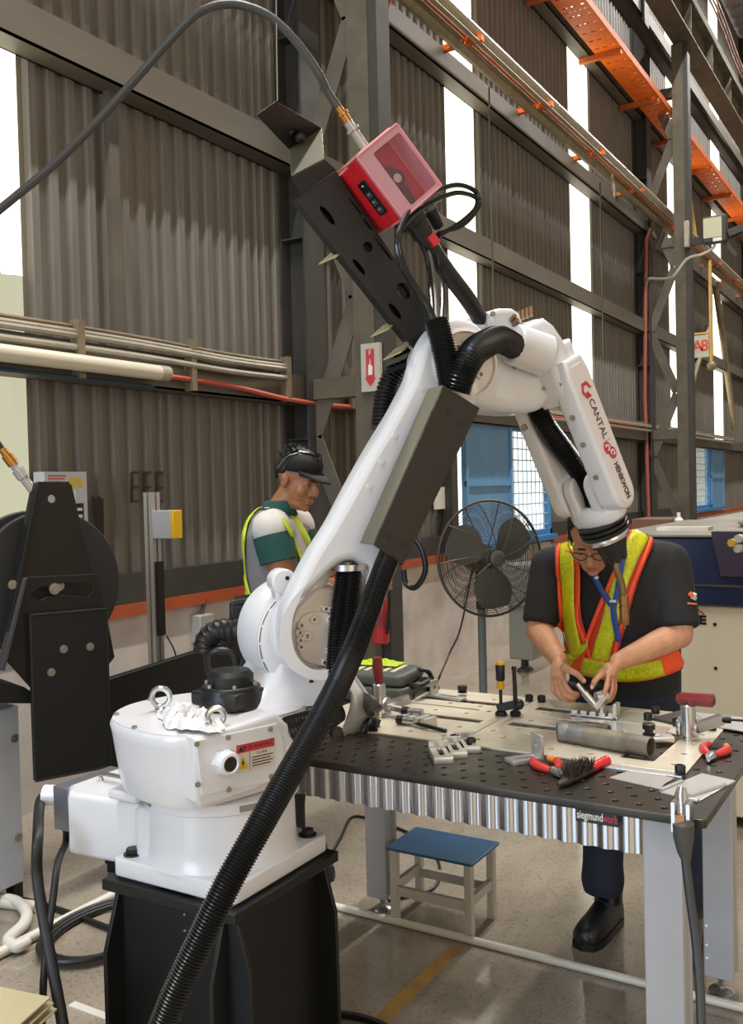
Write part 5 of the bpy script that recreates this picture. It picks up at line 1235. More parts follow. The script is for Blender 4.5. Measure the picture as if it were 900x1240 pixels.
m = MB().loft([[Hp(x, y_, dy) for x, y_, dy in s] for s in ([(440, 838, -.06), (448, 846, -.09), (455, 853, -.05), (445, 838, .02)], [(440, 855, -.05), (450, 862, -.09), (463, 856, -.05), (455, 846, .04)], [(446, 868, -.04), (455, 866, -.07), (462, 860, -.04), (455, 858, .03)])]); build(m, 'visor', mat('glossy visor', '#3a3f41', .12), r, 60)
m = MB(); rnd = random.Random(9)
m.loft([[Hp(x, y_, dy) for x, y_, dy in s] for s in ([(404, 905, .0), (430, 906, -.03), (446, 903, .03), (420, 903, .16)], [(415, 890, .02), (436, 884, .0), (456, 888, .06), (430, 886, .18)], [(428, 872, .03), (447, 866, .02), (462, 872, .08), (445, 868, .17)])])
for k in range(6): 
    a = Hp(410+8*k, 903, -.02+.01*k); b = Hp(440+3*k, 872, .03); m.tube(catmull([a, (a+b)/2+V((.02, -.02, .01)), b], 4), .007, 6)
build(m, 'head_harness', M_blk2, r)
c = Hp(408, 888, -.06); nn = (CAMP-c).normalized(); x_, y__, z_ = basis(nn)
m = MB().lathe([(.022, 0), (.022, .012), (.015, .015), (.015, .010), (.006, .010)], 20, frame(c, x_, y__, z_)); build(m, 'hinge_knob', M_blk2, r)
m = MB(); m.sphere(Hp(430, 818, -.01), .008, 10, 6); build(m, 'rim_clip', M_pr, r)

# ================================================================== stool under the table
x0, x1, y0, y1, h = -1.765, -1.435, 2.982, 3.20, 0
sz = (ony(565, 1045, 2.985).z)
r = thing('stool', 'low aluminium step stool with a blue painted top under the table', 'stool', ((x0+x1)/2, (y0+y1)/2, 0))
M_sal = mat('stool aluminium', '#c9c5bd', .35, .15, .1, 10.)
for a in (x0, x1-.028):
    for b in (y0, y1-.028): build(MB().box((a, b, 0), (a+.028, b+.028, sz-.006)), 'leg', M_sal, r, bevel=.002)
for b in (y0+.004, y1-.024): build(MB().box((x0+.028, b, .10), (x1-.028, b+.02, .135)), 'rail', M_sal, r, bevel=.002)
for a in (x0+.004, x1-.024): build(MB().box((a, y0+.028, .115), (a+.02, y1-.028, .15)), 'rail', M_sal, r, bevel=.002)
build(MB().rprism(rrect(x0-.012, y0-.012, x1+.012, y1+.012, .01), sz-.006, sz+.004, None, .003), 'seat', mat('blue stool paint', '#2d5a80', .35, 0, .25, 6., col2='#254a68'), r)
# ================================================================== floor pipes, cables, marks
M_pvc = mat('white plastic pipe', '#d9d4c8', .35, 0, .1, 8.)
tag(build(MB().tube([(-2.83, 2.972, .0135), (.4, 2.962, .0135)], .0135, 14), 'floor_pipe', M_pvc), 'white plastic pipe lying on the floor across the picture under the table', 'pipe')
tag(build(MB().tube([(-2.83, 2.95, .019), (-2.815, 1.2, .019)], .019, 14), 'floor_pipe', M_pvc), 'white plastic pipe on the floor behind the pedestal, running to the left edge', 'pipe')
P = [onz(0, 1088, .03), onz(20, 1092, .03), onz(32, 1105, .03), onz(28, 1120, .03), onz(10, 1138, .03), onz(20, 1146, .03), onz(33, 1140, .03)]
tag(build(MB().tube(catmull(P, 6), .022, 12), 'pipe_bend', M_pvc), 'white curved plastic pipe at the left edge beside the grey cabinet', 'pipe')
tag(build(MB().tube([onz(-20, 1090, .02), onz(45, 1098, .02)], .022, 12), 'pipe_end', M_pvc), 'short straight white pipe under the grey cabinet', 'pipe')
P = []
for k in range(46): t = 2*PI*k/14; P.append((-2.62+(.17+.012*(k//14))*math.cos(t), 2.42+(.24+.02*(k//14))*math.sin(t), .012+.0004*k))
P = [V((-3.4, 2.4, .012)), V((-3.0, 2.45, .012))]+[V(q) for q in P]
tag(build(MB().tube(catmull(P, 4), .011, 8), 'cable_coil', M_blk2), 'black cable lying in loose coils on the floor behind the pedestal', 'cable')
P = [onz(445, 990, .008), onz(425, 990, .008), onz(412, 1015, .008), onz(395, 1040, .008)]
tag(build(MB().tube(catmull(P+[onz(370, 1050, .008)], 6), .0065, 8), 'floor_cable', M_blk2), 'thin black cable on the floor left of the rear table leg', 'cable')
tag(build(MB().tube(catmull([onz(475, 1000, .008), onz(500, 1012, .008), onz(530, 1040, .008), onz(525, 1075, .008), onz(470, 1090, .008)], 6), .0065, 8), 'floor_cable', M_blk2), 'thin black cable on the floor behind the stool', 'cable')
tag(build(MB().tube(catmull([onz(412, 1228, .01), onz(440, 1233, .01), onz(470, 1245, .01), onz(500, 1270, .01)], 6), .012, 8), 'floor_cable', M_blk2), 'black cable on the floor at the bottom edge right of the pedestal', 'cable')
q = [onz(546, 1145), onz(562, 1148), onz(470, 1240), onz(448, 1236)]
o = build(MB().prism([(v.x, v.y) for v in q], .0, .0012), 'trim_10', mat('worn yellow floor paint', '#b08233', .35, 0, .5, 14., col2='#8a6f42')); o['kind'] = 'structure'
# ================================================================== left side: wire spool stand, cabinet, panel, post
SE_ = V((.289, .955, 0)).normalized(); SN = V((SE_.y, -SE_.x, 0)); S0 = ond(70, 705, 3.72)
SF = frame(S0, SE_, (0, 0, 1), SN)
def sp(x, y, w=0.): p = hit(x, y, S0+SN*w, SN)-S0; return (p.dot(SE_), p.z)
def spl(pts, w=0.): return [sp(x, y, w) for x, y in pts]
M_bb = mat('brown black plate', '#1b1511', .42, .1, .1, 9.)
r = thing('spool_stand', 'black plate stand with a large dark wire spool on the grey cabinet', 'spool stand', (S0.x, S0.y, .55))
c = sp(62, 708, -.10); e_ = sp(145, 708, -.10); R_ = e_[0]-c[0]
build(MB().rprism(circ(*c, R_, 56), -.13, -.10, SF, .006), 'spool_flange', mat('charcoal spool', '#2b2a2a', .5), r)
build(MB().rprism(circ(*c, R_, 56), -.30, -.27, SF, .006), 'spool_flange', mat('charcoal spool', '#2b2a2a', .5), r)
build(MB().rprism(circ(*c, R_*.6, 32), -.27, -.13, SF, .004), 'spool_core', M_blk2, r)
build(MB().rprism(spl([(46, 583), (84, 583), (109, 698), (20, 702)]), -.012, 0, SF, .003, 2, [circ(*sp(63, 604), .016, 16)]), 'tower_plate', M_bb, r)
m = MB().rprism(spl([(82, 584), (87, 587), (112, 697), (107, 698)]), -.05, .0, SF, .002); m.rprism(spl([(46, 584), (43, 590), (8, 765), (14, 765)]), -.05, .012, SF, .002); build(m, 'tower_flange', M_blk, r)
ban = [(38, 722), (44, 714), (58, 709), (78, 706), (98, 706), (110, 709), (112, 716), (106, 723), (96, 722), (75, 720), (58, 723), (48, 727)]
build(MB().rprism(spl([(28, 699), (116, 695), (128, 738), (139, 796), (131, 806), (100, 838), (42, 838), (8, 800)], .012), .0, .012, SF, .002, 2, [spl(ban, .012)]), 'pivot_plate', M_bb, r)
build(MB().rprism(spl([(28, 700), (32, 700), (5, 812), (0, 812)], .02), -.02, .03, SF, .002), 'pivot_flange', mat('grey flange edge', '#4a4a4c', .4, .3), r)  # lighter grey than the plates beside it
build(MB().rprism(spl([(36, 745), (129, 737), (134, 928), (43, 946)], .045), .02, .045, SF, .004), 'hanging_plate', M_blk, r)
m = MB()
for (a, b) in (((36, 745), (129, 737)), ((129, 737), (134, 928)), ((43, 946), (134, 928))): p = sp(*a, .045); q = sp(*b, .045); m.tube([SF @ V((*p, .045)), SF @ V((*q, .045))], .005, 6); m.cut()
build(m, 'plate_hem', M_blk, r)
def sbolt(x, y, w, rr=.012, h=.009):
    p = SF @ V((*sp(x, y, w), w)); m = MB().cyl(p, p+SN*h, rr, n=12); m.cyl(p, p+SN*.004, rr*1.6, n=16); build(m, 'bolt', M_bolt, r)
for x, y, w, rr in ((66, 713, .012, .014), (77, 786, .045, .010), (109, 783, .045, .010), (62, 814, .045, .010), (15, 708, .0, .011)): sbolt(x, y, w, rr)
m = MB().rprism(spl([(-20, 820), (30, 832), (42, 840), (42, 852), (-20, 852)], -.01), -.25, -.01, SF, .004); build(m, 'stand_foot', M_blk, r)
m = MB().cyl(SF @ V((*c, -.32)), SF @ V((*c, -.02)), .02, n=14); build(m, 'axle', M_bolt, r)
# coupling and conduit coming out at its upper left
k0 = ond(40, 594, 3.7); k1 = ond(2, 543, 3.65); kd = (k1-k0)
r = thing('conduit_coupling', 'brass and clear coupling on the conduit above the wire spool stand', 'coupling', k0)
build(MB().tube([k0, k0+kd*.3, k0+kd*.31, k0+kd*.5, k0+kd*.51, k0+kd*.62], [.018, .018, .024, .024, .017, .017], 14), 'clear_sleeve', MATS['clear grey sleeve'], r)
build(MB().tube([k0+kd*.62, k0+kd*.85, k0+kd*.86, k0+kd], [.022, .022, .016, .015], 12), 'brass_nut', MATS['brass nut'], r)
tag(build(MB().tube(catmull([k1, k1+kd*.3, ond(-40, 490, 3.6), ond(-80, 450, 3.55)], 6), .013, 10), 'wire_conduit', M_blk2), 'short black conduit rising to the left edge above the spool stand', 'conduit')
# grey-blue cabinet
fx = onz(30, 1070, .06); 
r = thing('control_cabinet', 'pale grey-blue steel control cabinet cut by the left edge of the picture', 'cabinet', (fx.x-.3, fx.y-.4, 0))
ztop = hit(28, 852, (fx.x, 0, 0), (1, 0, 0)).z
M_cab2 = mat('grey blue cabinet paint', '#b9bfcb', .45, 0, .06, 4.)
build(MB().box((fx.x-.55, fx.y-.80, .07), (fx.x, fx.y, ztop)), 'body', M_cab2, r, bevel=.006)
m = MB()
for a in (fx.x-.52, fx.x-.05):
    for b in (fx.y-.77, fx.y-.05): m.box((a, b, 0), (a+.045, b+.045, .07)); m.cut()
build(m, 'foot', M_blk2, r)
for x, y in ((17, 894), (22, 1014)): p = onx(x, y, fx.x); m = MB().cyl(p, p+V((.006, 0, 0)), .016, n=18); m.cyl(p+V((.006, 0, 0)), p+V((.008, 0, 0)), .008, n=8); build(m, 'door_lock', M_bolt, r)
# black panel behind the robot
a = onx(128, 824, -2.98); b = onx(300, 790, -2.98)
r = thing('bench_panel', 'black steel side panel standing between the robot and the wall', 'panel', (-3.0, (a.y+b.y)/2, 0))
build(MB().hexa([(-3.02, a.y, .06), (-2.98, a.y, .06), (-2.98, b.y, .06), (-3.02, b.y, .06), (-3.02, a.y, a.z), (-2.98, a.y, a.z), (-2.98, b.y, a.z+.05), (-3.02, b.y, a.z+.05)]), 'panel_sheet', M_blk, r, bevel=.002)
m = MB()
for q in (a.y+.05, b.y-.1): m.box((-3.06, q, 0), (-2.94, q+.04, .06)); m.cut()
build(m, 'panel_foot', M_blk, r)
# aluminium post with switch
def pp(x, y, Y=3.05): return ony(x, y, Y)
PY = 3.32; a = pp(190, 815, PY); t = pp(188, 596, PY)
r = thing('profile_post', 'slotted aluminium profile post with a grey and yellow switch box, behind the robot', 'post', (a.x, PY, 0))
M_prof = mat('anodised aluminium', '#b5b3ae', .35, .6)
hw = .027; cxp = a.x
pr = []
for s in range(4):
    M = Matrix.Rotation(s*PI/2, 4, 'Z')
    for q in ((-hw, -hw), (-.006, -hw), (-.006, -hw+.012), (.006, -hw+.012), (.006, -hw)): v = M @ V((*q, 0)); pr.append((cxp+v.x, PY+v.y))
build(MB().prism(pr, .02, t.z), 'profile', M_prof, r)
build(MB().box((cxp-.08, PY-.08, 0), (cxp+.08, PY+.08, .02)), 'base_plate', M_prof, r)
a = pp(198, 618, PY); b = pp(216, 652, PY)
bx_ = build(MB().box((cxp+hw, PY-.03, b.z), (b.x-.018, PY+.03, a.z)), 'switch_box', mat('grey switch box', '#a9a9ad', .45), r, bevel=.003)
build(MB().box((b.x-.018, PY-.03, b.z), (b.x, PY+.03, a.z)), 'switch_cover', mat('yellow switch cover', '#e3b515', .4), r, bevel=.003)
a = pp(199, 680, PY); b = pp(204, 770, PY); build(MB().box((cxp+hw, PY-.02, b.z), (cxp+hw+.02, PY+.02, a.z)), 'cable_duct', M_blk2, r)
build(MB().tube(catmull([pp(202, 770, PY), pp(210, 785, PY), pp(213, 797, PY), pp(207, 803, PY)], 5), .004, 6), 'sensor_wire', M_blk2, r)
build(MB().cyl(pp(206, 803, PY), pp(212, 801, PY), .012, n=10), 'sensor', MATS['white sign paint'], r)
# small junction boxes on the wall behind the shoulder
m = MB(); a = onx(232, 745, -3.97); b = onx(250, 776, -3.97)
tag(build(MB().box((-3.99, a.y, b.z), (-3.9, b.y, a.z)), 'junction_box', mat('grey junction box', '#a3a09b', .5), bevel=.008), 'grey junction box on the concrete wall behind the robot shoulder', 'box')
a = onx(246, 726, -3.97); tag(build(MB().tube([V((-3.95, a.y, a.z)), V((-3.95, a.y-.05, a.z-.10))], .012, 8), 'conduit_stub', M_dsteel), 'short dark conduit above the grey junction box', 'conduit')
# motor and plugs behind the shoulder (robot parts)
D_ = 2.86
m = MB().hexa([ond(278, 760, D_), ond(303, 757, D_), ond(303, 757, D_+.12), ond(278, 760, D_+.12), ond(278, 729, D_), ond(303, 724, D_), ond(303, 724, D_+.12), ond(278, 729, D_+.12)]); build(m, 'shoulder_motor', M_blk2, R, bevel=.008)
m = MB()
for k in range(3): m.hexa([ond(284, 738-6*k, D_-.04), ond(306, 735-6*k, D_-.04), ond(306, 735-6*k, D_), ond(284, 738-6*k, D_), ond(284, 734-6*k, D_-.04), ond(306, 731-6*k, D_-.04), ond(306, 731-6*k, D_), ond(284, 734-6*k, D_)]); m.cut()
build(m, 'motor_fin', M_blk2, R)
P = catmull([ond(302, 762, D_-.03), ond(280, 763, D_-.03), ond(262, 766, D_-.03), ond(251, 776, D_-.03), ond(249, 790, D_-.03)], 5); build(MB().tube(P, [.034+(.004 if k % 2 else 0) for k in range(len(P))], 12), 'motor_plug', M_blk2, R)
build(MB().tube(catmull([ond(250, 788, D_-.03), ond(252, 805, D_-.03), ond(258, 828, D_-.03)], 5), .014, 10), 'motor_cable', M_blk2, R)
build(MB().tube(catmull([ond(256, 812, D_-.05), ond(254, 795, D_-.05), ond(262, 788, D_-.06), ond(280, 790, D_-.06), ond(286, 805, D_-.06), ond(284, 828, D_-.06)], 6), .012, 10), 'motor_cable', M_blk2, R)
build(MB().tube(catmull([ond(296, 760, D_-.06), ond(298, 790, D_-.06), ond(292, 815, D_-.06), ond(296, 840, D_-.05)], 6), .013, 10), 'motor_cable', M_blk2, R)
# cables from the rear housing
g2 = g+V((-2.12+2.075-.0, -.02, 0)) if 0 else V((-2.12, 1.81, .775))
P = [V((-2.18, 1.80, .755)), V((-2.205, 1.79, .735)), ond(46, 1010, 2.44), ond(45, 1060, 2.42), ond(54, 1120, 2.38), ond(65, 1180, 2.33), ond(76, 1240, 2.28), ond(84, 1300, 2.25), ond(90, 1380, 2.25)]
tag(build(MB().tube(catmull(P, 6), .0145, 12), 'robot_cable', mat('matt black rubber', '#18191b', .5)), 'thick black cable hanging from the white gland at the back of the robot base', 'cable')
P = [V((-2.115, 1.80, .68)), V((-2.117, 1.80, .63)), ond(70, 1045, 2.46), ond(64, 1090, 2.40), ond(56, 1150, 2.37), ond(52, 1205, 2.34), ond(50, 1300, 2.32), ond(52, 1380, 2.32)]
tag(build(MB().tube(catmull(P, 6), .0095, 10), 'robot_cable', mat('matt black rubber', '#18191b', .5)), 'thinner black cable hanging under the grey connector plate of the robot base', 'cable')
# crumpled bag on the waist lid
m = MB(); rnd = random.Random(11); vs = []
o0 = onz(188, 868, 1.034); ex = (onz(256, 872, 1.034)-o0); ey = (onz(207, 890, 1.034)-o0)
cb_ = o0+ex*.5+ey*.35; nr_, na_ = 9, 40; ang = [rnd.uniform(.86, 1.14) for _ in range(na_)]
vs = [(cb_.x, cb_.y, 1.066)]
for i in range(1, nr_+1):
    q_ = i/nr_
    for k in range(na_):
        a = 2*PI*k/na_; rr = q_*(.5*ang[k]*(.8+.2*ang[(k+7) % na_])); p = cb_+ex*(rr*math.copysign(abs(math.cos(a))**.75, math.cos(a)))+ey*(1.15*rr*math.copysign(abs(math.sin(a))**.75, math.sin(a)))
        fold = .5+.5*math.sin(a*5+q_*6+2*math.sin(a*2))
        vs.append((p.x, p.y, 1.036+(1-q_**3)*(.012+.022*fold+.014*rnd.random())+.008*fold*q_))
fs2 = [(0, 1+k, 1+(k+1) % na_) for k in range(na_)]+[(1+i*na_+k, 1+(i+1)*na_+k, 1+(i+1)*na_+(k+1) % na_, 1+i*na_+(k+1) % na_) for i in range(nr_-1) for k in range(na_)]
m.add(vs, fs2); m.add([(x, y, 1.0352) for x, y, z in vs], fs2)
r = thing('plastic_bag', 'crumpled white plastic bag with small print on the waist of the robot', 'bag', (o0.x, o0.y, 1.034))
b_ = build(m, 'film', mat('white plastic film', '#e4e2e2', .25, coat=.4), r, 25)
bvh = BVHTree.FromPolygons([V(v) for v in vs], fs2); m = MB()
for i in range(7):
    for j in range(2):
        if (i+j) % 3 == 0: continue
        p = o0+ex*(.22+.09*i)+ey*(.35+.2*j); q = p+ex*.055
        a_, b2 = [bvh.ray_cast(V((w.x, w.y, 1.3)), V((0, 0, -1)))[0] for w in (p, q)]
        if a_ and b2: m.bar(a_+V((0, 0, .001)), b2+V((0, 0, .001)), .003, .0006)
build(m, 'print_marks', mat('print blue grey', '#6f7890', .5), r)['kind'] = 'stuff'
# pale sheets in the lower left corner, on a crate
zc = .46; Q = [onz(x, y, zc) for x, y in ((-60, 1180), (0, 1194), (61, 1206), (-40, 1290))]
r = thing('sheet_stack', 'stack of pale brassy sheets at the lower left corner', 'sheets', (Q[1].x, Q[1].y, .40))
M_br = mat('brassy pale sheet', '#d9cda6', .35, .3, .1, 8.)
for k, dz in enumerate((0, -.018, -.036)):
    pts = [onz(x, y, zc+dz) for x, y in ((-90, 1176), (61+4*k, 1207+7*k), (24+6*k, 1240+6*k), (-90, 1330))]
    build(MB().rprism([(v.x, v.y) for v in pts], zc+dz-.005, zc+dz, None, .001), 'sheet', M_br, r)
q = onz(-20, 1240, .40); tag(build(MB().box((q.x-.35, q.y-.25, 0), (q.x+.06, q.y+.1, .418)), 'crate', mat('plain crate board', '#8b7a5c', .7, 0, .2, 6.), bevel=.004), 'crate under the pale brassy sheets at the lower left corner', 'crate')
tag(build(MB().box((onz(85, 1218).x, onz(85, 1218).y-.008, 0), (onz(132, 1230).x+.25, onz(85, 1218).y+.02, .006)), 'floor_strip', M_pvc), 'flat white strip on the floor left of the pedestal foot', 'strip')

# ================================================================== background machines
r_ = thing('fire_extinguisher', 'red fire extinguisher hanging on the nearest column, behind the thick hose', 'fire extinguisher', ony(461, 780, 5.36))
p = ony(461, 779, 5.36); q = ony(459, 712, 5.36); h = q.z-p.z
T = Matrix.Translation(p)
build(MB().lathe([(.05, 0), (.062, .01), (.062, h*.8), (.05, h*.92), (.02, h), (.02, h+.02)], 24, T), 'bottle', mat('extinguisher red', '#b3252d', .3, coat=.3), r_)
build(MB().lathe([(.0625, h*.3), (.0625, h*.6)], 24, T, cap=False), 'label_band', mat('extinguisher label', '#8d2d33', .4), r_)
m = MB().box((-.02, -.015, h+.02), (.02, .015, h+.06), T); m.bar(p+V((0, -.0, h+.05)), p+V((-.09, 0, h+.09)), .015, .01); build(m, 'valve', M_blk2, r_)
build(MB().tube(catmull([p+V((.02, -.02, h+.03)), p+V((.10, -.05, h+.0)), p+V((.09, -.04, h*.5)), p+V((.07, -.03, h*.2))], 6), .012, 8), 'discharge_hose', M_blk2, r_)
build(MB().box((-.03, .05, h*.5), (.03, .1, h*.9), T), 'hanger', M_dsteel, r_)
tag(build(MB().tube(catmull([ony(502, 650, 5.2), ony(512, 668, 5.2), ony(515, 692, 5.2), ony(504, 711, 5.2), ony(492, 707, 5.2), ony(489, 690, 5.2)], 7), .018, 10), 'hose_loop', M_blk2), 'black cable loop hanging behind the lower end of the dark box cover', 'cable')
a = onx(541, 556, -3.9); b = onx(551, 680, -3.9)
tag(build(MB().box((-3.97, a.y, 1.0), (-3.85, b.y, 2.25)), 'door_post', M_dsteel), 'dark steel door post left of the blue shutter', 'post')
a = onx(526, 590, -3.93); b = onx(540, 616, -3.93)
tag(build(MB().box((-3.94, a.y, b.z), (-3.925, b.y, a.z)), 'paper_sheet', M_white2), 'white sheet of paper on the wall left of the blue shutter', 'paper')
# ---- pedestal fan
fc = ond(594, 676, 5.8); fn = (cR*.36-cF*.93+V((0, 0, .02))).normalized()
r = thing('pedestal_fan', 'grey industrial pedestal fan with a round wire guard in front of the window', 'fan', (fc.x, fc.y, 0))
M_fan = mat('fan grey enamel', '#56564f', .4, .3); M_wire = mat('fan guard wire', '#4d4742', .4, .3)
fx_, fy_, fz_ = basis(fn); FFm = frame(fc, fx_, fy_, fz_); FR_ = .352
def fdome(rr, s): return s*(.085*(1-(rr/FR_)**2)**.8 if rr < FR_ else 0)
for s, nm in ((1, 'front_guard'), (-1, 'rear_guard')):
    m = MB()
    for k in range(24):
        rr = .06+(FR_-.06)*k/23.5; z = fdome(rr, s)
        m.tube([FFm @ V((rr*math.cos(t), rr*math.sin(t), z)) for t in [2*PI*q/44 for q in range(44)]], .0018, 4, True)
    for k in range(9):
        t = 2*PI*k/9+(.15 if s > 0 else .4)
        m.tube([FFm @ V((rr*math.cos(t+.25*(rr/FR_)), rr*math.sin(t+.25*(rr/FR_)), fdome(rr, s)+s*.002)) for rr in [.05+(FR_-.05)*q/8 for q in range(9)]], .0033, 5)
    o = build(m, nm, M_wire, r); o['kind'] = 'stuff'
build(MB().tube([FFm @ V((FR_*math.cos(t), FR_*math.sin(t), 0)) for t in [2*PI*q/64 for q in range(64)]], .0085, 8, True), 'guard_rim', M_wire, r)
build(MB().lathe([(.048, .088), (.05, .095), (.04, .1), (.012, .1)], 24, FFm), 'guard_badge', M_fan, r)
for k in range(3):
    secs = []
    for q in range(7):
        rr = .05+.26*q/6; t0 = 2*PI*k/3+.5+.12*q/6; wid = .55-.25*q/6+.25*math.sin(PI*q/6); tw = .55-.06*q
        secs.append([FFm @ V((rr*math.cos(t0+a), rr*math.sin(t0+a), math.tan(tw*.5)*a*.10)) for a in [-wid, -wid*.33, wid*.33, wid]]+[FFm @ V((rr*math.cos(t0+a), rr*math.sin(t0+a), math.tan(tw*.5)*a*.10-.003)) for a in [wid, wid*.33, -wid*.33, -wid]])
    build(MB().loft(secs), 'blade', mat('fan blade grey', '#5f625b', .4, .2), r)
build(MB().lathe([(.02, .06), (.055, .05), (.06, .03), (.06, -.03), (.05, -.04)], 24, FFm), 'hub', M_fan, r)
mm = FFm @ Matrix.Translation((0, 0, -.09)); build(MB().lathe([(.05, .03), (.085, .02), (.09, -.03), (.09, -.13), (.075, -.17), (.03, -.18)], 24, mm), 'motor', mat('fan motor olive', '#6f6d55', .45, .2), r)
pc = FFm @ V((0, 0, -.13)); m = MB().cyl((pc.x, pc.y, .03), (pc.x, pc.y, .85), .026, n=14); m.cyl((pc.x, pc.y, .85), (pc.x, pc.y, pc.z-.04), .019, n=14); build(m, 'pole', mat('fan pole grey', '#6f7878', .45, .2), r)
m = MB().cyl((pc.x, pc.y, .83), (pc.x, pc.y, .88), .034, n=14); m.cyl((pc.x, pc.y, .855), (pc.x+.05, pc.y-.02, .855), .01, n=8); build(m, 'height_clamp', M_blk2, r)
build(MB().bar((pc.x, pc.y, pc.z-.16), (pc.x, pc.y, pc.z-.02), .05, .05), 'tilt_bracket', M_blk2, r)
build(MB().lathe([(.25, 0), (.25, .015), (.05, .04)], 28, Matrix.Translation((pc.x, pc.y, 0))), 'base', M_fan, r)
tag(build(MB().tube(catmull([pc+V((-.05, 0, -.05)), ond(572, 690, 5.9), ond(558, 760, 5.9), ond(545, 790, 5.9), ond(528, 830, 5.9), onz(520, 850, .01)], 6), .006, 6), 'fan_cable', M_blk2), 'thin black cable hanging from the fan down to the floor', 'cable')
# ---- grey machine on levelling feet behind the fan
c = onz(634, 813, 0)
r = thing('grey_machine', 'grey-green steel machine cabinet on levelling feet behind the fan', 'machine', (c.x, c.y, 0))
M_gm = mat('grey green machine paint', '#84877c', .5, 0, .1, 5.); b0 = ony(617, 798, c.y-.1); t0 = ony(617, 690, c.y-.1); b1 = ony(646, 798, c.y-.1)
build(MB().box((b0.x, c.y-.1, b0.z), (b1.x, c.y+.12, t0.z)), 'column', M_gm, r, bevel=.01)
t1 = ony(605, 683, c.y-.1); t2 = ony(652, 735, c.y-.1)
build(MB().box((t1.x-.05, c.y-.13, t2.z), (t2.x, c.y+.3, t1.z)), 'upper_box', M_gm, r, bevel=.01)
for dx, dy in ((0, 0), (.0, .08)): build(MB().lathe([(.06, 0), (.05, .02), (.018, .04), (.018, b0.z+.02)], 16, Matrix.Translation((c.x+dx, c.y+dy, 0))), 'levelling_foot', M_dsteel, r)
# ---- blue and cream machine at the right
MY = 4.54; M_navy = mat('navy machine enamel', '#172240', .35, 0, coat=.2); M_cream = mat('cream machine enamel', '#d3ccb8', .45, 0, .06, 3.)
zt, zm = 1.338, 1.022
r = thing('cutting_machine', 'large machine with a navy top band and cream lower body at the right edge', 'machine', (-.6, MY+.8, 0))
xl = ony(742, 700, MY).x
build(MB().box((xl, MY, .05), (.9, MY+1.7, zm)), 'lower_body', M_cream, r, bevel=.01)
build(MB().box((xl-.02, MY-.03, zm), (.9, MY+1.7, zt)), 'upper_band', M_navy, r, bevel=.01)
build(MB().box((xl-.03, MY-.04, zt), (.9, MY+1.7, zt+.012)), 'top_plate', mat('worn machine top', '#8f8a80', .4, .4, .3, 8.), r, bevel=.003)
build(MB().box((xl-.022, MY-.035, zm+.09), (.9, MY-.03, zm+.1)), 'band_seam', M_dsteel, r)
a = ony(868, 652, MY-.1); b = ony(905, 690, MY-.1)
pm = MB().hexa([(a.x, MY-.04, b.z-.04), (.6, MY-.22, b.z-.04), (.6, MY-.03, b.z-.04), (a.x+.1, MY-.03, b.z-.04), (a.x-.04, MY-.04, a.z+.03), (.6, MY-.22, a.z+.03), (.6, MY-.03, a.z+.03), (a.x, MY-.03, a.z+.03)])
build(pm, 'operator_panel', mat('violet grey panel', '#3c3346', .4), r, bevel=.004)
for k, (x, y, col) in enumerate(((890, 657, '#c9a23a'), (897, 664, '#b8b4ac'), (898, 652, '#b8b4ac'))):
    p = ony(x, y, MY-.16); build(MB().cyl(p, p+V((-.01, -.03, 0)), .018, n=12), 'panel_knob', mat('knob %d' % k, col, .4), r)
p = ony(845, 751, MY-.003); NM = frame(p, (1, 0, 0), (0, 0, 1), (0, -1, 0))
build(MB().text('SE', .055, NM @ Matrix.Translation((.005, 0, 0)), .001, bold=.003, sx=1.25), 'maker_lettering', M_blk2, r, 0)
a, b, c_ = ony(841, 735, MY-.004), ony(848, 740, MY-.004), ony(853, 744, MY-.004); build(MB().tube([a, b, c_], .004, 6), 'maker_swoosh', M_red, r)
m = MB()
for x, y in ((866, 756), (867, 809)): p = ony(x, y, MY); m.cyl(p, p+V((0, -.005, 0)), .008, n=8); m.cut()
build(m, 'screw', M_blk2, r)
# things on the machine and the bench beyond
def onm(x, y): return onz(x, y, zt+.012)
p = V((-.75, MY+.75, zt+.012)); tag(build(MB().lathe([(.17, 0), (.19, .02), (.19, .03), (.165, .012)], 28, Matrix.Translation(p)), 'steel_dish', M_alu2), 'shallow round pale dish on top of the navy machine', 'dish')
p = V((-.42, MY+.25, zt+.012)); tag(build(MB().lathe([(.075, 0), (.08, .04), (.08, .09), (.06, .10)], 20, Matrix.Translation(p)), 'white_pot', mat('cream plastic pot', '#cfc7b2', .5)), 'cream pot on the navy machine at the right edge', 'pot')
m = MB().box((-1.25, MY+.3, zt+.012), (-1.0, MY+.42, zt+.03)); tag(build(m, 'steel_offcut', M_alu), 'flat steel offcut on the left end of the navy machine', 'offcut')
a = onz(838, 640, 1.05); 
r = thing('far_bench', 'long bench with a pale worn top beyond the navy machine', 'bench', (-2.3, 13.5, 0))
build(MB().box((-3.0, 9.5, .98), (-1.2, 17.5, 1.04)), 'bench_top', mat('pale bench top', '#b5aba0', .6, 0, .3, 4.), r)
for a in (-2.9, -1.35):
    for b in (9.6, 13.4, 17.2): build(MB().box((a, b, 0), (a+.08, b+.08, .98)), 'leg', M_dsteel, r)
tag(build(MB().lathe([(.35, 0), (.38, .05), (.38, .08)], 24, Matrix.Translation((-1.75, 11.5, 1.04))), 'wheel_disc', M_alu2), 'pale round disc lying on the far bench', 'disc')
tag(build(MB().box((-2.9, 10.2, 1.04), (-2.5, 10.8, 1.2)), 'parts_box', mat('rust brown box', '#6d4d3e', .6), bevel=.01), 'rusty brown box on the far bench below the lattice column', 'box')
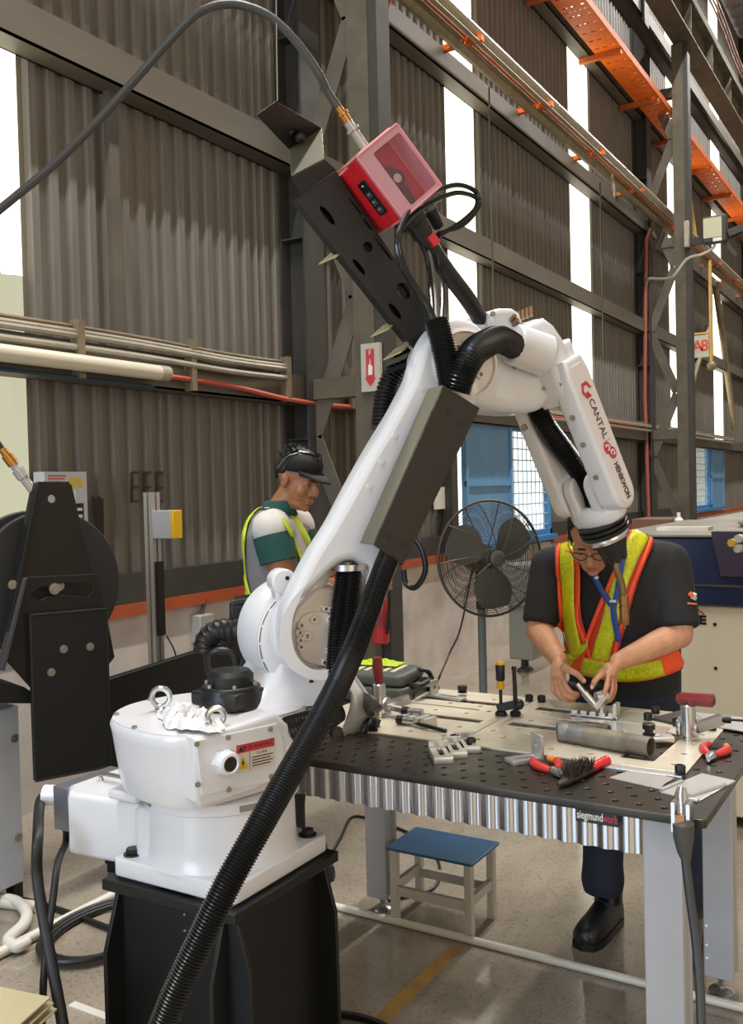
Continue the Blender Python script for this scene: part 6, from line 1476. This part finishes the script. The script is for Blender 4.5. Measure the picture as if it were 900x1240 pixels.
tag(build(MB().lathe([(.05, 0), (.05, .14), (.02, .17), (.02, .22)], 14, Matrix.Translation((-2.45, 10.4, 1.04))), 'spray_can', M_white2), 'small pale can on the far bench below the lattice column', 'can')
# ================================================================== people
M_skinA = mat('skin fair', '#cf9a78', .5, 0, .08, 30., sss=.12, col2='#c48a68')
M_skinB = mat('skin tan', '#a5714f', .5, 0, .08, 30., sss=.1, col2='#96623f')
M_hair = mat('black hair', '#17130f', .55, 0, .3, 60., .3, 120)
M_tee = mat('black cotton', '#1c1b1c', .85, 0, .15, 40., .08, 300)
M_trs = mat('black trousers', '#19191b', .8)
M_jean = mat('dark navy denim', '#1c2536', .8, 0, .25, 60.)
M_boot = mat('black leather', '#17171a', .4, 0, .2, 30., .1, 90)
def capsule(mb, pts, rad, n=16):
    mb.tube(pts, rad, n)
    for p, q in zip(pts, rad): mb.sphere(p, q, n, 8)
def section(c, a, b, ax, ay, n=28, z=None, pw=1.0):
    return [V(c)+V(ax)*(a*math.copysign(abs(math.cos(t))**pw, math.cos(t)))+V(ay)*(b*math.copysign(abs(math.sin(t))**pw, math.sin(t))) for t in [2*PI*k/n for k in range(n)]]
def head(mb, c, f, up, s=1.):
    f = V(f).normalized(); up = V(up); up = (up-f*up.dot(f)).normalized(); rt = f.cross(up)
    H = frame(c, rt*s, f*s, up*s)
    E = lambda p, r, nu=18, nv=12: mb.sphere(p, r, nu, nv, H)
    E((0, -.015, .035), (.074, .095, .080)); E((0, .028, -.025), (.062, .064, .085)); E((0, .036, -.083), (.046, .048, .034)); E((0, .070, -.098), (.020, .018, .016))
    mb.tube([H @ V((0, .084, .012)), H @ V((0, .099, -.012)), H @ V((0, .108, -.030))], [.009*s, .011*s, .014*s], 10); E((0, .106, -.032), (.013, .012, .011), 10, 6)
    for q in (1, -1):
        E((q*.012, .096, -.036), (.009, .011, .008), 10, 6); E((q*.030, .080, .024), (.024, .012, .008), 12, 6); E((q*.040, .056, -.030), (.024, .03, .024), 12, 8)
        E((q*.073, -.008, -.010), (.009, .019, .030), 12, 8); E((q*.079, -.014, .004), (.007, .013, .016), 10, 6); E((q*.030, .072, .004), (.017, .013, .011), 12, 8)
    E((0, .086, -.062), (.023, .010, .006), 12, 6); E((0, .085, -.073), (.020, .011, .007), 12, 6)
    return H
def hair_cap(H, keep, name, parent, thick=.007, seed=1, r=(.079, .101, .087)):
    rnd = random.Random(seed); m = MB(); m.sphere((0, -.015, .035), r, 44, 30)
    vs = []
    for v in m.v:
        k = 1+.05*math.sin(v[0]*160+v[2]*70)*math.sin(v[1]*150)+rnd.uniform(-.02, .025); c = V((0, -.015, .035)); vs.append(tuple(c+(V(v)-c)*k))
    m.v = vs; fs2 = [f for f in m.f if keep(sum((V(vs[i]) for i in f), V())/len(f))]
    m2 = MB().add([H @ V(v) for v in vs], fs2); used = sorted({i for f in fs2 for i in f}); ix = {i: k for k, i in enumerate(used)}
    m2 = MB().add([H @ V(vs[i]) for i in used], [tuple(ix[i] for i in f) for f in fs2])
    o = build(m2, name, M_hair, parent, 80); s_ = o.modifiers.new('solid', 'SOLIDIFY'); s_.thickness = thick; s_.offset = -1
    return o
def skin_part(mb, name, mats, parent, voxel, it=4):
    inv = WM[parent.name].inverted(); me = mb.mesh(name, mats, inv, 60); return link(name, remesh_mesh(me, voxel, it), parent)
def bvh_world(o):
    M = WM[o.name]; me = o.data; return BVHTree.FromPolygons([M @ v.co for v in me.vertices], [tuple(p.vertices) for p in me.polygons])
def ribbon(bvh, pts, hw, off, name, mats, parent, n=5, th=.0025, depth0=3.3, sm=6):
    """cloth strip laid on a body surface; the centre line is found by sight lines from the photograph's viewpoint"""
    P = catmull([V((x, y, 0)) for x, y in pts], sm); rows = []; dl = depth0
    H_ = hw if isinstance(hw, (list, tuple)) else [hw]*len(pts)
    for i, p in enumerate(P):
        t = (P[min(i+1, len(P)-1)]-P[max(i-1, 0)]).normalized(); nr = V((-t.y, t.x, 0)); row = []
        q = i/(len(P)-1)*(len(H_)-1); w = H_[int(q)]*(1-q % 1)+H_[min(int(q)+1, len(H_)-1)]*(q % 1)
        for k in range(n):
            s = p+nr*w*(2*k/(n-1)-1); d = ray(s.x, s.y).normalized()
            h, nn, _, dist = bvh.ray_cast(CAMP, d)
            if h is None or dist > dl*1.09 or nn.dot(d) > -.12:
                x = CAMP+d*dl; h2, nn, _, dd = bvh.find_nearest(x); h = x*.0+h2
            else: dl = dist*.5+dl*.5
            if nn.dot(d) > 0: nn = -nn
            row.append(h+nn*off)
        rows.append(row)
    m = MB(); N = n; m.add([q for r_ in rows for q in r_], [(i*N+j, i*N+j+1, (i+1)*N+j+1, (i+1)*N+j) for i in range(len(rows)-1) for j in range(N-1)])
    o = build(m, name, mats, parent, 60); sd = o.modifiers.new('solid', 'SOLIDIFY'); sd.thickness = th; sd.offset = 0; return o
def boot(parent, p, f, name='boot', s=1.):
    f = V(f).normalized(); sd = f.cross(V((0, 0, 1))); p = V(p); m = MB(); secs = []
    for t, w, h in ((-.085, .030, .07), (-.07, .038, .10), (-.03, .042, .115), (.03, .045, .10), (.08, .049, .078), (.14, .050, .066), (.175, .045, .058), (.198, .025, .04)):
        c = p+f*t*s; secs.append([c+sd*(w*s*math.cos(a)*(1 if math.sin(a) > -.2 else 1.0))+V((0, 0, max(.022, .022+h*s*(math.sin(a)+.35)/1.35))) for a in [2*PI*k/18 for k in range(18)]])
    m.loft(secs); m.tube([p+f*-.02+V((0, 0, .09)), p+f*-.03+V((0, 0, .15)), p+f*-.03+V((0, 0, .2))], [.05*s, .049*s, .052*s], 18)
    o = build(m, name, M_boot, parent, 50)
    so = [(-.088, 0)]+[]; pts = [(-.09, .03), (-.05, .043), (.02, .044), (.09, .053), (.15, .053), (.19, .04), (.205, 0)]
    out = [p+f*a*s+sd*b*s for a, b in pts]+[p+f*a*s-sd*b*s for a, b in reversed(pts[:-1])]
    build(MB().prism([(q.x, q.y) for q in out], 0, .024), 'sole', M_blk2, o)
    m = MB()
    for k in range(4): c = p+f*(.02+.022*k)+V((0, 0, .118-.012*k)); m.tube([c+sd*.024, c+V((0, 0, .01)), c-sd*.024], .003, 6); m.cut()
    build(m, 'laces', M_blk2, o); return o

# ------------------------------------------------------------------ the man behind the table
DY = V((0, .03, 0)); PA = V((-.99, 3.36, 0))
pa_ = thing('person', 'man in black t-shirt and orange and yellow vest bending over the welding table', 'person', PA)
X_, Y_ = V((1, 0, 0)), V((0, 1, 0)); cxA = -.995
SR, ER, WR = ony(666, 686, 3.32), ony(653, 764, 3.24), ony(676, 799, 3.05)
SL, EL, WL = ony(810, 682, 3.34), ony(822, 768, 3.27), ony(749, 801, 3.05)
hc = ony(717, 650, 3.185); hf = V((.16, -.78, -.60)); hu = V((.10, -.58, .80))
secsA = ((.80, 3.37, .19, .13), (.90, 3.37, .20, .145), (1.02, 3.35, .205, .15), (1.15, 3.325, .20, .145), (1.24, 3.32, .20, .13), (1.32, 3.315, .185, .115), (1.375, 3.31, .145, .09), (1.415, 3.30, .10, .07), (1.43, 3.29, .06, .055))
m = MB(); m.loft([section((cxA, cy, z), a-.012, b-.012, X_, Y_) for z, cy, a, b in secsA])
capsule(m, [V((cxA, 3.31, 1.36)), hc+V((0, .045, -.045))], [.062, .058])
HA = head(m, hc, hf, hu, 1.0)
capsule(m, [SR, (SR+ER)/2, ER], [.062, .056, .048]); capsule(m, [ER, ER*.65+WR*.35, WR], [.046, .044, .029])
capsule(m, [SL, (SL+EL)/2, EL], [.062, .056, .049]); capsule(m, [EL, EL*.65+WL*.35, WL], [.047, .045, .029])
def hand(mb, w, kn, fingers, thumb, pr=.036, th_=.017):
    """palm between the wrist and the knuckle line, fingers and thumb as chains of joints"""
    k0, k1 = kn; mid_ = (k0+k1)/2; ax = (k1-k0).normalized(); d = (mid_-w).normalized(); nn = ax.cross(d).normalized()
    secs = []
    for t, a in ((-.02, .024), (.25, .030), (.6, pr), (.9, pr*1.02), (1.03, pr*.92)):
        c = w*(1-t)+mid_*t; secs.append(section(c, a, th_*(1 if t > .1 else 1.25), ax, nn, 16))
    mb.loft(secs)
    for f_, r0 in fingers:
        P = catmull(f_, 4); capsule(mb, P, [r0*(1-.28*i/(len(P)-1)) for i in range(len(P))], 10)
        for q in f_[1:-1]: mb.sphere(q, r0*.98, 10, 6)
    P = catmull(thumb, 4); capsule(mb, P, [.0125*(1-.28*i/(len(P)-1)) for i in range(len(P))], 10)
    mb.sphere(thumb[0], .017, 10, 6)
q = lambda x, y, d: ond(x, y, d)
hand(m, WR, (q(684, 823, 3.035), q(668, 823, 3.09)),
     [([q(684, 826, 3.03), q(690, 837, 3.00), q(699, 840, 3.01), q(703, 838, 3.03)], .0098), ([q(679, 827, 3.05), q(684, 841, 3.01), q(694, 845, 3.01), q(700, 843, 3.03)], .0100),
      ([q(674, 827, 3.07), q(678, 842, 3.03), q(688, 848, 3.02), q(696, 847, 3.04)], .0096), ([q(669, 825, 3.09), q(671, 838, 3.06), q(680, 846, 3.04), q(688, 848, 3.05)], .0084)],
     [q(684, 809, 3.04), q(693, 813, 3.01), q(701, 818, 3.0), q(707, 825, 3.0)])
hand(m, WL, (q(731, 817, 3.0), q(745, 820, 3.06)),
     [([q(731, 815, 3.0), q(726, 819, 2.97), q(720, 826, 2.965), q(717, 833, 2.975)], .0098), ([q(736, 819, 3.01), q(735, 831, 2.98), q(731, 841, 2.985), q(728, 847, 3.0)], .0100),
      ([q(740, 821, 3.03), q(741, 835, 3.0), q(737, 846, 2.995), q(733, 851, 3.005)], .0095), ([q(744, 822, 3.05), q(745, 834, 3.03), q(742, 844, 3.02), q(738, 850, 3.02)], .0084)],
     [q(737, 808, 3.06), q(727, 816, 3.07), q(720, 825, 3.07), q(717, 833, 3.06)])
bodyA = skin_part(m, 'body', M_skinA, pa_, .0036, 4)
# finger nails
m = MB()
for x, y, d, r0 in ((717, 832, 2.967, .0055), (707.5, 824, 2.992, .006)): c = q(x, y, d); m.sphere(c, (r0, r0*.6, r0*1.1), 10, 6); m.cut()
build(m, 'finger_nails', mat('nail', '#e0b29a', .3), pa_)
m = MB(); m.loft([section((cxA, cy, z), a, b, X_, Y_) for z, cy, a, b in secsA[:-1]]+[section((cxA, 3.295, 1.425), .08, .062, X_, Y_)])
for s_, e_, h_, r_a, r_b in ((SR, ER, .90, .072, .066), (SL, EL, .92, .075, .075)):
    capsule(m, [V((cxA, 3.32, 1.335))*.5+s_*.5, s_], [.078, r_a]); m.tube([s_, s_*.5+e_*.5, s_*(1-h_)+e_*h_], [r_a, (r_a+r_b)/2, r_b], 22)
shirtA = skin_part(m, 't_shirt', M_tee, pa_, .009, 6)
bA = bvh_world(shirtA)
# chest and sleeve prints
M_prt = mat('white chest print', '#cfccc4', .6)
ribbon(bA, [(765.5, 700), (773, 701)], .8, .004, 'chest_print', M_prt, pa_, 3, .001)
ribbon(bA, [(837, 721), (843, 724)], 4, .004, 'sleeve_print', M_prt, pa_, 3, .001); ribbon(bA, [(832, 731), (845, 732)], 1.0, .004, 'sleeve_print', mat('orange print', '#d9693a', .6), pa_, 3, .001)
ribbon(bA, [(834, 718), (838, 723)], 2.5, .0045, 'sleeve_print', mat('orange print', '#d9693a', .6), pa_, 3, .001)
# vest
M_vo = mat('vest orange', '#ff5a2a', .6, 0, .1, 60., .1, 300); M_vr = mat('vest red mesh', '#d23a22', .7, 0, .3, 160.); M_vy = mat('vest yellow reflective', '#d8dc1e', .3, 0, .3, 90., .35, 110, col2='#b9b80f')
L1 = [(693, 650), (688, 664), (689, 690), (689, 720), (691, 750), (697, 780), (703, 806)]
ribbon(bA, L1, [11, 14, 15, 15, 15, 17, 14], .007, 'vest_panel', M_vr, pa_)
ribbon(bA, [(x+dx, y) for (x, y), dx in zip(L1, (-9, -11, -12.5, -12.5, -11, -11, -10))], 2.2, .010, 'vest_binding', M_vo, pa_, 3)
ribbon(bA, [(x+dx, y) for (x, y), dx in zip(L1, (9, 12, 13.5, 13.5, 10, 14, 16))], 2.2, .010, 'vest_binding', M_vo, pa_, 3)
ribbon(bA, [(x+dx, y) for (x, y), dx in zip(L1, (0, 0, 0, 0, .5, 1, 2))], [7, 8, 9, 8.5, 8, 7.5, 7], .0105, 'vest_reflective_band', M_vy, pa_)
L2 = [(778, 646), (773, 658), (766, 676), (757, 700), (748, 725), (739, 752), (731, 778), (724, 806)]
ribbon(bA, L2, [14, 17, 16, 16, 18, 20, 21, 20], .0075, 'vest_panel', M_vr, pa_)
ribbon(bA, [(x+dx, y) for (x, y), dx in zip(L2, (10, 13, 14, 13, 14, 15, 17, 18))], 2.2, .0105, 'vest_binding', M_vo, pa_, 3)
ribbon(bA, [(x+dx, y) for (x, y), dx in zip(L2, (-12, -13, -14, -15, -16, -18, -19, -18))], 2.2, .0105, 'vest_binding', M_vo, pa_, 3)
ribbon(bA, [(x+dx, y) for (x, y), dx in zip(L2, (-1, -3, -3, -3, -2, 1, 2, 2))], [10, 11, 9.5, 9, 9, 9.5, 10, 10], .011, 'vest_reflective_band', M_vy, pa_)
BE = [(677, 795), (690, 800), (712, 806), (740, 811), (770, 812), (798, 806), (822, 796)]
ribbon(bA, BE, [9, 10, 11, 12, 12, 12, 12], .013, 'vest_belt', M_vo, pa_)
ribbon(bA, [(680, 796), (690, 800), (697, 803)], 9, .016, 'vest_reflective_band', M_vy, pa_); ribbon(bA, [(708, 805), (725, 808), (740, 811), (755, 813), (780, 811), (800, 806)], 10, .016, 'vest_reflective_band', M_vy, pa_)
# lanyard
M_lan = mat('blue lanyard', '#2a4a94', .6)
ribbon(bA, [(713, 676), (722, 697), (731, 715), (742, 733)], 3.2, .018, 'lanyard', M_lan, pa_, 3, .002); ribbon(bA, [(757, 668), (752, 695), (749, 715), (745, 733)], 3.0, .019, 'lanyard', M_lan, pa_, 3, .002)
ribbon(bA, [(744, 728), (745, 745), (748, 760), (751, 775)], 3.4, .019, 'lanyard', M_lan, pa_, 3, .002)
ribbon(bA, [(724, 698.5), (727, 701)], 2.2, .0205, 'lanyard_mark', M_white2, pa_, 3, .001); ribbon(bA, [(740, 728), (748, 728)], 1.6, .0215, 'lanyard_mark', M_white2, pa_, 3, .001)
# hair, glasses
hair_cap(HA, lambda c: (c.z > .028+.9*max(0, c.y+.02) or (c.y < -.01 and c.z > -.05-.2*(c.y)) or (abs(c.x) > .06 and c.y < .03 and c.z > -.0)), 'hair', pa_, .012, 2)
m = MB()
for s in (1, -1):
    m.tube([HA @ V((s*.033+.024*math.cos(t), .103-.012*abs(math.cos(t))*(1 if s*math.cos(t) > 0 else .2), -.002+.016*math.sin(t))) for t in [2*PI*k/20 for k in range(20)]], .0018, 6, True)
    m.tube([HA @ V((s*.057, .094, .0)), HA @ V((s*.076, .05, .006)), HA @ V((s*.080, .0, .004))], .0018, 6)
m.tube([HA @ V((-.009, .104, .002)), HA @ V((0, .107, .004)), HA @ V((.009, .104, .002))], .0016, 6); build(m, 'glasses', M_blk2, pa_)
def eyes(H, parent):
    m = MB()
    for s in (1, -1): m.sphere((s*.030, .0790, -.0045), (.0115, .0085, .0030), 12, 8, H); m.cut()
    build(m, 'eye_whites', mat('eye white', '#8f857c', .4), parent); m = MB()
    for s in (1, -1): m.sphere((s*.030, .0845, -.0045), (.0048, .0034, .0030), 10, 6, H); m.cut()
    build(m, 'irises', mat('dark iris', '#1c120c', .2), parent); m = MB()
    for s in (1, -1): m.tube([H @ V((s*.014, .089, .018)), H @ V((s*.030, .0925, .024)), H @ V((s*.050, .080, .020))], [.0032, .004, .002], 6); m.cut()
    build(m, 'eyebrows', M_hair, parent)
    m = MB(); m.sphere((0, .0915, -.064), (.021, .007, .0045), 12, 6, H); m.sphere((0, .0905, -.072), (.018, .008, .0055), 12, 6, H); build(m, 'lips', mat('lip', '#a5604f', .45), parent)
eyes(HA, pa_)
# trousers and boots
KR = ony(728, 1040, 3.27); aR = V((KR.x+.005, 3.27, .16))
m = MB(); m.loft([section((cxA, 3.37, .93), .20, .142, X_, Y_), section((cxA, 3.375, .84), .198, .142, X_, Y_), section((cxA, 3.375, .75), .19, .135, X_, Y_)])
for hx, an in ((cxA-.095, aR), (cxA+.10, V((-.77, 3.30, .16)))):
    capsule(m, [V((hx, 3.375, .78)), V((hx, 3.36, .5))*.6+V((an.x, 3.3, .5))*.4, V((an.x, an.y+.02, .36))], [.105, .085, .074]); m.tube([V((an.x, an.y+.02, .36)), V((an.x, an.y+.005, .25)), an+V((0, 0, .03)), an+V((0, 0, -.015))], [.074, .071, .077, .068], 20)
trA = skin_part(m, 'trousers', M_jean, pa_, .010, 4)
boot(pa_, (aR.x, aR.y+.03, 0), (-.12, -.99, 0), s=1.0); boot(pa_, (-.77, 3.33, 0), (.1, -1, 0), s=1.0)
# ---- the clamp he holds, and the pale angle brackets by his hands
h0, h1 = q(699, 828, 3.0), q(722, 856, 2.985); hv = (h1-h0)
r = thing('held_clamp', 'bright steel clamp with black grip held in both hands at the table', 'clamp', q(712, 850, 3.0))
build(MB().tube([h0, h0+hv*.35, h0+hv*.36, h1], [.0085, .0085, .0125, .0125], 14), 'rod', M_chrome, r)
x_, y__, z_ = basis(hv)
m = MB().bar(h1-hv*.1+V((.0, 0, -.01)), q(731, 842, 2.99), .03, .018); m.cyl(q(722, 845, 2.99), q(735, 842, 3.0), .018, n=14); m.bar(q(729, 836, 3.0), q(730, 868, 3.0), .012, .02); build(m, 'clamp_body', M_alu2, r, bevel=.002)
m = MB().tube(catmull([q(690, 826, 3.02), q(697, 829, 3.01), q(705, 836, 3.02), q(714, 836, 3.03), q(722, 829, 3.03), q(731, 834, 3.03)], 4), .014, 12); build(m, 'black_grip', M_blk2, r)
p = onz(722, 868, Z1)
m = MB()
for k in range(5): m.box((p.x-.075+.03*k, p.y-.02, Z1+.003), (p.x-.075+.03*k+.02, p.y+.02, Z1+.02))
m.box((p.x-.08, p.y-.022, Z1+.003), (p.x+.075, p.y+.022, Z1+.008)); m.box((p.x+.06, p.y-.022, Z1+.003), (p.x+.072, p.y+.022, Z1+.05)); tag(build(m, 'slotted_angle', M_alu2, bevel=.001), 'bright slotted angle piece on the plate just under the hands of the man', 'bracket')

# ------------------------------------------------------------------ the man behind the robot
fB = V((.926, .15, 0)).normalized(); rB = V((fB.y, -fB.x, 0)); ZU = V((0, 0, 1))
cB = ond(337, 690, 4.05); PB = V((cB.x, cB.y, 0))
pb_ = thing('person', 'man in grey and green polo shirt and lime vest standing behind the robot', 'person', PB)
secsB = ((.88, .0, .165, .125), (1.0, .0, .165, .122), (1.15, .0, .168, .125), (1.30, .005, .178, .130), (1.41, -.01, .178, .122), (1.48, -.02, .135, .09), (1.52, -.015, .068, .06))
m = MB(); m.loft([section(PB+fB*o_+ZU*z, a-.012, b-.012, rB, fB) for z, o_, a, b in secsB])
hcB = ond(361, 581, 4.02); hfB = (fB*.95+rB*.22-ZU*.32); huB = (ZU*.95+fB*.31)
capsule(m, [PB+fB*-.01+ZU*1.48, hcB-V((0, 0, .05))-fB*.03], [.06, .056])
HB = head(m, hcB, hfB, huB, 1.04)
SB, EB, WB_ = ond(329, 643, 3.90), ond(345, 710, 3.88), ond(398, 722, 3.80)
capsule(m, [SB, (SB+EB)/2, EB], [.058, .054, .045]); capsule(m, [EB, EB*.6+WB_*.4, WB_], [.044, .041, .028])
kdir = (WB_-EB).normalized(); sdn = kdir.cross(ZU).normalized(); kk = WB_+kdir*.09
hand(m, WB_, (kk+ZU*.03, kk-ZU*.03), [([kk+ZU*(.03-.02*k), kk+kdir*.035+ZU*(.028-.02*k), kk+kdir*.06-sdn*.02+ZU*(.026-.02*k), kk+kdir*.055-sdn*.045+ZU*(.026-.02*k)], .0098-.0006*(k == 3)) for k in range(4)], [WB_+kdir*.03+ZU*.03, WB_+kdir*.055+ZU*.05, WB_+kdir*.085+ZU*.055, WB_+kdir*.105+ZU*.05])
SB2 = PB-rB*.185+ZU*1.43; EB2 = SB2+fB*.06-ZU*.27; WB2 = EB2+fB*.24+ZU*.03
capsule(m, [SB2, (SB2+EB2)/2, EB2], [.058, .054, .045]); capsule(m, [EB2, EB2*.6+WB2*.4, WB2], [.044, .041, .028])
kdir = (WB2-EB2).normalized(); kk = WB2+kdir*.09; sdn = kdir.cross(ZU).normalized()
hand(m, WB2, (kk+ZU*.03, kk-ZU*.03), [([kk+ZU*(.03-.02*k), kk+kdir*.035+ZU*(.028-.02*k), kk+kdir*.06+sdn*.02+ZU*(.026-.02*k), kk+kdir*.055+sdn*.045+ZU*(.026-.02*k)], .0096) for k in range(4)], [WB2+kdir*.03+ZU*.03, WB2+kdir*.055+ZU*.05, WB2+kdir*.085+ZU*.055, WB2+kdir*.105+ZU*.05])
skin_part(m, 'body', M_skinB, pb_, .0042, 4)
M_gs = mat('grey polo cotton', '#7d7b7e', .85, 0, .12, 40., .08, 200); M_ws = mat('white polo yoke', '#d5d0c9', .85, 0, .1, 40.); M_grn = mat('bottle green cotton', '#1f4f47', .85, 0, .15, 40., .08, 200); M_lime = mat('lime vest mesh', '#c4d92e', .6, 0, .2, 100.); M_refl = mat('silver reflective tape', '#b9bdb4', .35, .2)
m = MB(); m.loft([section(PB+fB*o_+ZU*z, a, b, rB, fB) for z, o_, a, b in secsB])
for s_, e_ in ((SB, EB), (SB2, EB2)): capsule(m, [(PB+ZU*1.41)*.4+s_*.6, s_*.96+e_*.04], [.078, .078])
poloB = skin_part(m, 'polo_shirt', M_gs, pb_, .009, 6)
for s_ in (SB, SB2):
    mm = MB().tube([(PB+ZU*1.44)*.35+s_*.65+ZU*.02, s_+ZU*.012, s_-ZU*.0], [.070, .0815, .078], 24); mm.sphere(s_+ZU*.008, .0815, 24, 14); mm.sphere((PB+ZU*1.44)*.35+s_*.65+ZU*.02, .07, 20, 12); build(mm, 'shoulder_yoke', M_ws, pb_, 60)
for s_, e_ in ((SB, EB), (SB2, EB2)):
    mm = MB().tube([s_*.93+e_*.07, s_*.92+e_*.08, s_*.66+e_*.34, s_*.46+e_*.54, s_*.45+e_*.55], [.07, .0835, .082, .077, .06], 24); build(mm, 'sleeve', M_grn, pb_, 60)
    mm = MB().tube([s_*.54+e_*.46, s_*.45+e_*.55, s_*.445+e_*.555], [.0795, .0785, .062], 24); build(mm, 'sleeve_cuff', M_grn, pb_, 60)
nk = PB+fB*.0+ZU*1.525
m = MB().loft([section(nk+ZU*z+fB*(.01+o_), a, b, rB, fB) for z, o_, a, b in ((-.03, .0, .085, .082), (.0, .0, .074, .072), (.028, .008, .066, .066), (.032, .008, .062, .062))], cap=False); o = build(m, 'collar', M_grn, pb_, 60); o.modifiers.new('s', 'SOLIDIFY').thickness = .004
bB = bvh_world(poloB)
ribbon(bB, [(323, 607), (338, 616), (351, 635), (362, 655), (371, 678), (376, 700)], [7, 8, 8, 8, 7, 7], .012, 'vest_front', M_refl, pb_, depth0=4.0)
ribbon(bB, [(325, 604), (342, 612), (356, 632), (368, 653), (377, 677), (381, 700)], 3.2, .014, 'vest_edge', M_lime, pb_, 3, depth0=4.0)
ribbon(bB, [(320, 609), (333, 620), (345, 638), (355, 659), (363, 680), (367, 700)], 1.8, .014, 'vest_edge', M_lime, pb_, 3, depth0=4.0)
ribbon(bB, [(324, 606), (309, 616), (299, 630), (294, 652), (294, 682), (297, 706), (303, 728), (310, 750)], 5.5, .012, 'vest_back', M_lime, pb_, depth0=4.05)
# hair, cap band, sunglasses
hair_cap(HB, lambda c: c.z > .055+.35*max(0, c.y-.02) or (c.y < -.02 and c.z > .02-.6*(c.y+.02)*(-.4)) or (c.y < -.075 and c.z > -.02), 'hair', pb_, .008, 5, (.081, .104, .094))
rnd = random.Random(8); m = MB()
for k in range(260):
    a = rnd.uniform(0, 2*PI); e = rnd.uniform(.35, 1.5); d = V((math.cos(a)*math.cos(e), math.sin(a)*math.cos(e), math.sin(e)))
    if d.y > .05 or d.z > .93: continue
    b = V((0, -.015, .035))+V((d.x*.080, d.y*.102, d.z*.092)); t = b+d*rnd.uniform(.012, .028)+V((rnd.uniform(-.012, .012), rnd.uniform(-.012, .006), .004)); m.cyl(HB @ b, HB @ t, .0042, .001, 5)
build(m, 'hair_tufts', M_hair, pb_, 60)['kind'] = 'stuff'
m = MB(); ring = []
secs = []
for z, k in ((.030, 1.03), (.075, 1.06), (.10, 1.02)):
    rr = max(.2, 1-((z-.035)/.105)**2)**.5
    secs.append([HB @ V((.083*rr*k*math.cos(t), -.015+.106*rr*k*math.sin(t), z+.018*math.sin(t))) for t in [PI*.02+PI*.96*q_/24 for q_ in range(25)]])
m.loft(secs, cap=False, closed=False); 
br = [[HB @ V((.078*math.cos(t)*w, .055+.045*math.sin(t)+ex_*max(0, math.sin(t)), .048-.35*ex_)) for t in [PI*q_/14 for q_ in range(15)]] for w, ex_ in ((1, .0), (1.0, .03), (.92, .055))]
m.loft(br, cap=False, closed=False); o = build(m, 'cap_visor', mat('black cap cloth', '#141414', .8), pb_, 60); o.modifiers.new('s', 'SOLIDIFY').thickness = .004
m = MB()
for s in (1, -1):
    m.loft([[HB @ V((s*(.008+.055*u), .088-.10*u*u-.012*v, .092+.033*v)) for v in (0, .5, 1)] for u in [k/6 for k in range(7)]], cap=False, closed=False)
o = build(m, 'sunglasses', mat('sunglass lens', '#0d0d10', .08), pb_, 60); o.modifiers.new('s', 'SOLIDIFY').thickness = .003
m = MB()
for s in (1, -1): m.tube(catmull([HB @ V((s*.062, .01, .112)), HB @ V((s*.083, -.02, .085)), HB @ V((s*.086, -.05, .03))], 6), .002, 6); m.cut()
build(m, 'sunglass_arms', M_bolt, pb_); eyes(HB, pb_)
m = MB(); m.loft([section(PB+ZU*1.0, .166, .122, rB, fB), section(PB+ZU*.88, .168, .128, rB, fB), section(PB+ZU*.80, .16, .12, rB, fB)])
for s, k in ((1, .05), (-1, -.08)):
    hp = PB+rB*.085*s; an = PB+rB*.09*s+fB*(.02+k)
    capsule(m, [hp+ZU*.82, hp*.5+an*.5+fB*.05+ZU*.48, an+ZU*.28], [.098, .075, .065]); m.tube([an+ZU*.28, an+ZU*.06], [.066, .066], 18)
    boot(pb_, (an.x, an.y, 0), fB+rB*.1*s)
skin_part(m, 'trousers', M_trs, pb_, .010, 4)
